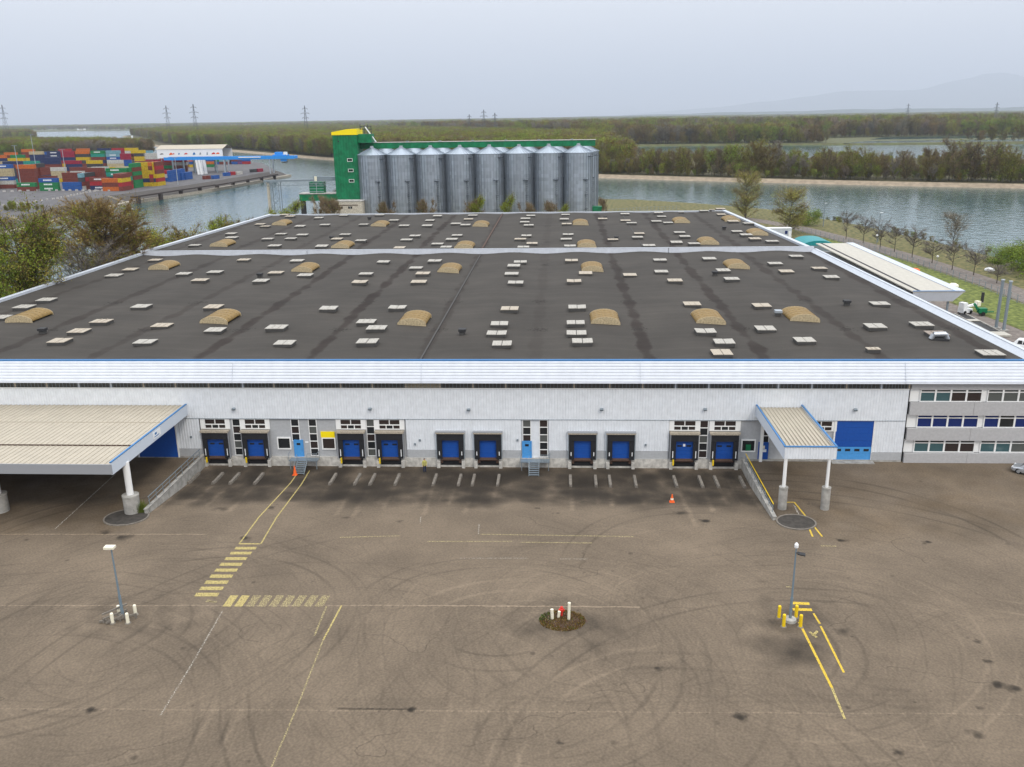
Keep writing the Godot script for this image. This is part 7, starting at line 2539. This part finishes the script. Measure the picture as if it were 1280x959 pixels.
func make_woods() -> void:
	# variants for far trees, about 20 m high
	var kinds := []
	var sets := [
		["brown leafless", BROWN, [Color(0.135, 0.115, 0.035)], 1100],
		["olive budding", BROWN, [Color(0.16, 0.155, 0.03), Color(0.14, 0.155, 0.026)], 2400],
		["fresh green", BROWN, [Color(0.16, 0.215, 0.028), Color(0.14, 0.2, 0.028), Color(0.2, 0.22, 0.035)], 3200],
		["grey leafless", [Color(0.15, 0.132, 0.11), Color(0.10, 0.088, 0.075)], [Color(0.14, 0.12, 0.06)], 700],
		["ruddy budding", [Color(0.125, 0.088, 0.06), Color(0.08, 0.058, 0.045)], [Color(0.145, 0.11, 0.045), Color(0.13, 0.12, 0.045)], 1900]]
	for k in sets.size():
		var s: Array = sets[k]
		kinds.append(tree_meshes(600 + k, {"h": 20.0, "r": 6.0, "low": 0.08, "limbs": 30, "subs": 4, "twigs": 3000 if s[3] < 1600 else 1800, "twig_w": 0.07, "twig_l": 2.4, "leaves": s[3], "leaf_s": 0.34, "clumps": 70, "spread": 1.5, "twig_colours": s[1], "leaf_colours": s[2], "shape": "bush", "trunk": 0.22}))
	# trees along the shore of the island, each its own
	var shore := [Vector2(30, -700), Vector2(100, -656), Vector2(165, -620), Vector2(220, -590), Vector2(282, -562), Vector2(420, -500)]
	rng.seed = 812
	for line in 3:
		for k in shore.size() - 1:
			var a: Vector2 = shore[k]
			var b: Vector2 = shore[k + 1]
			var n := int(a.distance_to(b) / (8.5 if line == 0 else 9.5))
			for i in n:
				var f := (i + rng.randf_range(0.1, 0.9)) / n
				var p := a.lerp(b, f)
				var back := rng.randf_range(6, 11) if line == 0 else (rng.randf_range(14, 24) if line == 1 else rng.randf_range(26, 40))
				var kind: int = [0, 1, 4, 1, 2, 1, 3, 4][rng.randi() % 8]
				var swell := 0.5 + 0.5 * sin(p.x * 0.075 + 1.3) * sin(p.x * 0.031 + 0.4)
				var s := rng.randf_range(0.42, 0.78) + 0.42 * swell
				if line == 1:
					s *= 1.06
				if f < 0.0:
					continue
				var st_seed := rng.state
				add_tree("island_tree", "%s tree in the %s row of the wooded island across the river" % [sets[kind][0], ["shore", "second", "third"][line]], "tree", kinds[kind], Vector3(p.x + back * 0.4, -2.7, p.y - back), Vector3(s * rng.randf_range(0.75, 1.0), s, s * rng.randf_range(0.75, 1.0)), rng.randf() * TAU, "%s trees on the island" % sets[kind][0])
				rng.state = st_seed + 12345
	# undergrowth at the shore
	var under := []
	for k in shore.size() - 1:
		var a: Vector2 = shore[k]
		var b: Vector2 = shore[k + 1]
		for i in int(a.distance_to(b) / 1.1):
			var p := a.lerp(b, rng.randf())
			under.append([Vector3(p.x + 2, -2.7, p.y - rng.randf_range(4, 34)), rng.randf_range(0.2, 0.5), rng.randi() % 5])
	plant("undergrowth", "tangled undergrowth below the trees of the island", under, kinds)
	# woods on the island behind the shore row, and on its long left part
	var poly_island := PackedVector2Array()
	for q in [[-2100, -4680], [-1780, -4060], [-1500, -3130], [-1130, -2460], [-940, -2080], [-725, -1690], [-490, -1405], [-275, -1072], [-120, -900], [-20, -760], [30, -722], [100, -690], [165, -652], [220, -622], [282, -594], [420, -532], [560, -500], [620, -760], [560, -775], [380, -850], [190, -930], [105, -985], [40, -1400], [-400, -2560], [-1290, -4480]]:
		poly_island.append(Vector2(q[0], q[1]))
	var spots := []
	var nz := FastNoiseLite.new()
	nz.seed = 6
	nz.frequency = 0.006
	scatter(spots, poly_island, -4680, -500, func(d: float) -> float: return 8.5 if d < 1600 else 13.0, nz, -0.9, 0.85, 1.1)
	# sparser where the backwater shows between the trees
	var kept := []
	for s in spots:
		var p: Vector3 = s[0]
		if p.x > 60 and p.z > -1150:
			var edge := nz.get_noise_2d(p.x * 2.0, p.z * 2.0)
			var inland := p.z < -690.0 + (p.x - 30.0) * 0.55
			if inland:
				s[1] *= rng.randf_range(0.2, 0.42)
				if edge < 0.0:
					continue
		kept.append(s)
	plant("island_wood", "brown and green spring woodland covering the island", kept, kinds)
	var far := []
	var poly_far := PackedVector2Array([Vector2(-9000, -4750), Vector2(-5200, -5250), Vector2(-3300, -5550), Vector2(-2300, -5650), Vector2(-1800, -4950), Vector2(-1340, -4340), Vector2(-410, -2680), Vector2(40, -1560), Vector2(115, -1415), Vector2(300, -1385), Vector2(460, -1345), Vector2(760, -1295), Vector2(1400, -1120), Vector2(2600, -920), Vector2(9000, -2500), Vector2(9000, -6900), Vector2(-9000, -6900)])
	nz.frequency = 0.0022
	scatter(far, poly_far, -1480, -900, func(_d: float) -> float: return 9.0, nz, -0.9, 0.4, 1.3)
	scatter(far, poly_far, -1700, -1480, func(_d: float) -> float: return 10.5, nz, -0.15, 0.4, 1.4)
	scatter(far, poly_far, -3000, -1700, func(_d: float) -> float: return 17.0, nz, -0.05, 0.45, 1.6)
	scatter(far, poly_far, -6900, -3000, func(_d: float) -> float: return 38.0, nz, 0.06, 0.6, 1.3)
	var open := []
	for s in far:
		var p: Vector3 = s[0]
		if p.x > 395 and p.x < 960 and p.z > -1640 and p.z < -1330:
			continue
		open.append(s)
	plant("far_woods", "hazy brown and green woods of the flood plain", open, kinds)
	# woods on the plain, thinning out to the horizon
	var plain := []
	var box := PackedVector2Array([Vector2(-16000, -7000), Vector2(16000, -7000), Vector2(16000, -15000), Vector2(-16000, -15000)])
	nz.frequency = 0.0009
	scatter(plain, box, -15000, -7000, func(_d: float) -> float: return 105.0, nz, -0.05, 0.9, 1.4)
	for s in plain:
		s[3] = Vector3(5.0, 1.0, 3.0)
	plant("plain_woods", "dark strips of woodland on the hazy plain", plain, kinds)
	# trees beyond the terminal
	var term := []
	nz.frequency = 0.004
	var poly_t := PackedVector2Array([Vector2(-560, -1235), Vector2(-740, -1480), Vector2(-1000, -1640), Vector2(-1500, -1500), Vector2(-1400, -1000), Vector2(-800, -1030)])
	scatter(term, poly_t, -1700, -960, func(_d: float) -> float: return 9.0, nz, -0.5, 0.7, 1.0)
	var poly_t2 := PackedVector2Array([Vector2(-1500, -2550), Vector2(-2250, -3750), Vector2(-3300, -3850), Vector2(-2900, -1900), Vector2(-1800, -2000)])
	scatter(term, poly_t2, -3850, -1900, func(_d: float) -> float: return 15.0, nz, -0.45, 0.8, 1.2)
	plant("terminal_wood", "olive scrub and trees beyond the container terminal", term, kinds)
	# brush along the banks of the spit
	rng.seed = 1212
	var brush := []
	for k in 150:
		var z := rng.randf_range(-335, -105)
		brush.append([Vector3(-104.5 - rng.randf_range(0, 6), -2.6 + rng.randf(), z), rng.randf_range(0.1, 0.3), [0, 1, 4, 1][rng.randi() % 4]])
	for k in 60:
		var f := rng.randf()
		brush.append([Vector3(lerpf(100, 133, f) + rng.randf_range(0, 6), -1.6, lerpf(-380, -240, f)), rng.randf_range(0.05, 0.14), [0, 1, 2][rng.randi() % 3]])
	for k in 40:
		var p := on_y(24 + rng.randfn(0, 14), 264 - rng.randf() * 4)
		brush.append([Vector3(p.x, -0.2, p.z), rng.randf_range(0.06, 0.2), [1, 2][rng.randi() % 2]])
	plant("bank_brush", "low brush on the banks of the basin", brush, kinds)

func scatter(out: Array, poly: PackedVector2Array, z0: float, z1: float, gap: Callable, nz: FastNoiseLite, cut: float, s0: float, s1: float) -> void:
	rng.seed = int(absf(z0) * 7 + absf(z1))
	var z := z1
	while z > z0:
		var g: float = gap.call(absf(z))
		var half := absf(z) * 0.70 + 60.0
		var x := -absf(z) * 0.056 - half
		var x1 := -absf(z) * 0.056 + half
		while x < x1:
			var p := Vector2(x + rng.randf_range(-0.5, 0.5) * g, z + rng.randf_range(-0.5, 0.5) * g)
			x += g
			var nv := nz.get_noise_2d(p.x, p.y)
			if nv < cut or not Geometry2D.is_point_in_polygon(p, poly):
				continue
			# kinds grow in patches
			var pick := nz.get_noise_2d(p.x * 1.7 + 900.0, p.y * 1.7) + rng.randfn(0, 0.22)
			var kind := 0
			if pick > 0.22:
				kind = 2
			elif pick > -0.02:
				kind = 1
			elif pick > -0.14:
				kind = 4
			elif pick > -0.36:
				kind = 0
			else:
				kind = 3
			out.append([Vector3(p.x, -2.7, p.y), rng.randf_range(s0, s1), kind, Vector3.ONE])
		z -= g

func plant(called: String, label: String, spots: Array, kinds: Array) -> void:
	var w := thing(called, label, "wood")
	w.set_meta("kind", "stuff")
	rng.seed = spots.size()
	for k in kinds.size():
		var mine := []
		for s in spots:
			if s[2] == k:
				mine.append(s)
		if mine.is_empty():
			continue
		for which in 2:
			var mm := MultiMesh.new()
			mm.transform_format = MultiMesh.TRANSFORM_3D
			mm.use_colors = true
			mm.mesh = kinds[k][which]
			mm.instance_count = mine.size()
			for i in mine.size():
				var s: Array = mine[i]
				var h := hash(s[0])
				var turn := float(h % 628) / 100.0
				var sc: float = s[1]
				var wide := 0.85 + float((h / 1000) % 100) / 330.0
				var ex: Vector3 = s[3] if s.size() > 3 else Vector3.ONE
				var bs := Basis(Vector3.UP, turn).scaled(Vector3(sc * wide, sc, sc * wide) * ex)
				mm.set_instance_transform(i, Transform3D(bs, s[0]))
				var v := 0.72 + float((h / 77) % 100) / 155.0
				mm.set_instance_color(i, Color(v * (0.88 + float((h / 13) % 50) / 200.0), v, v * (0.85 + float((h / 31) % 50) / 250.0)))
			var o := MultiMeshInstance3D.new()
			o.name = "trunks" if which == 0 else "crowns"
			o.multimesh = mm
			o.material_override = mats.bark if which == 0 else mats.leaves
			o.set_meta("kind", "stuff")
			w.add_child(o, true)

# ---------------------------------------------------------------- far off: pylons and buildings
func make_distance() -> void:
	for q in [[241, 130, -2300, "power pylon above the woods left of the silos"], [380.5, 132, -2300, "power pylon above the woods left of the green tower"], [604.5, 137, -2100, "tallest dark power pylon behind the silos"], [586.5, 143, -2100, "power pylon left of the tallest pylon behind the silos"], [618.5, 141, -1900, "slender power pylon right of the tallest pylon"], [207, 132, -2600, "faint power pylon far behind the terminal"], [1247, 128, -3000, "faint power pylon on the plain below the mountains"], [1136, 129.5, -3400, "faint power pylon on the hazy plain"], [2, 131, -2500, "power pylon at the far left of the terminal"]]:
		var t := on_z(q[0], q[1], q[2])
		pylon(Vector3(t.x, -2.7, q[2]), t.y + 2.7, q[3])
	rng.seed = 70
	var far := [[499, 169, -1150, 16, 7], [530, 170.5, -1160, 14, 4], [146, 149, -6200, 60, 14], [100, 150.5, -6000, 50, 10], [8, 150.5, -6400, 50, 12], [850, 147.5, -7600, 120, 20], [905, 147, -7200, 150, 18], [962, 145.5, -7000, 180, 20], [1015, 145, -6900, 220, 18], [1090, 143, -7100, 200, 20], [1255, 142, -7000, 180, 16], [300, 151, -6000, 110, 18], [700, 149.5, -6800, 160, 18]]
	for q in far:
		var p := on_z(q[0], q[1], q[2])
		var b := thing("distant_building", "small white building far off among the woods", "building", Vector3(p.x, -2.6, q[2]), rng.randfn(0, 0.1), "distant white buildings")
		var h: float = q[4]
		pbox(b, "wall", Vector3(0, h / 2, 0), Vector3(q[3], h, q[3] * 0.5), mats.white_paint)
		pbox(b, "roof", Vector3(0, h + 0.3, 0), Vector3(q[3] + 1.0, 0.6, q[3] * 0.5 + 1.0), mats.pale_roof)

func pylon(at: Vector3, h: float, label: String) -> void:
	var p := thing("power_pylon", label, "pylon", at)
	var st := begin()
	var w := h * 0.075
	var levels := 9
	for k in levels:
		var f0 := float(k) / levels
		var f1 := float(k + 1) / levels
		var w0 := w * pow(1.0 - f0, 1.25) + 0.5
		var w1 := w * pow(1.0 - f1, 1.25) + 0.5
		var c := [Vector2(1, 1), Vector2(-1, 1), Vector2(-1, -1), Vector2(1, -1)]
		for i in 4:
			var a := Vector3(c[i].x * w0, h * f0, c[i].y * w0)
			var b := Vector3(c[i].x * w1, h * f1, c[i].y * w1)
			var d := Vector3(c[(i + 1) % 4].x * w1, h * f1, c[(i + 1) % 4].y * w1)
			add_bar(st, a, b, 0.42)
			add_bar(st, a, d, 0.2)
	part(p, "lattice", st.commit(), mats.pylon)
	for q in [[0.62, 0.17], [0.76, 0.22], [0.9, 0.14]]:
		st = begin()
		var l: float = h * q[1] * 0.62
		for s in [-1.0, 1.0]:
			add_bar(st, Vector3(0, h * q[0], 0), Vector3(s * l, h * q[0], 0), 0.55)
			add_bar(st, Vector3(0, h * (q[0] + 0.045), 0), Vector3(s * l, h * q[0], 0), 0.4)
			add_bar(st, Vector3(s * l, h * q[0], 0), Vector3(s * l, h * q[0] - 2.5, 0), 0.35)
		part(p, "crossarm", st.commit(), mats.pylon)

func _ready() -> void:
	make_view()
	make_materials()
	make_land()
	# middles of the ten docks, from the photograph
	var docks := []
	for px in [271.5, 321.0, 440.0, 488.0, 563.5, 610.2, 728.0, 775.8, 855.1, 905.1]:
		docks.append(on_z(px, 556).x)
	make_yard(docks)
	make_warehouse(docks)
	make_canopies()
	make_silos()
	make_terminal()
	make_river_side()
	make_woods()
	make_near_trees()
	make_distance()
	make_yard_things(docks)
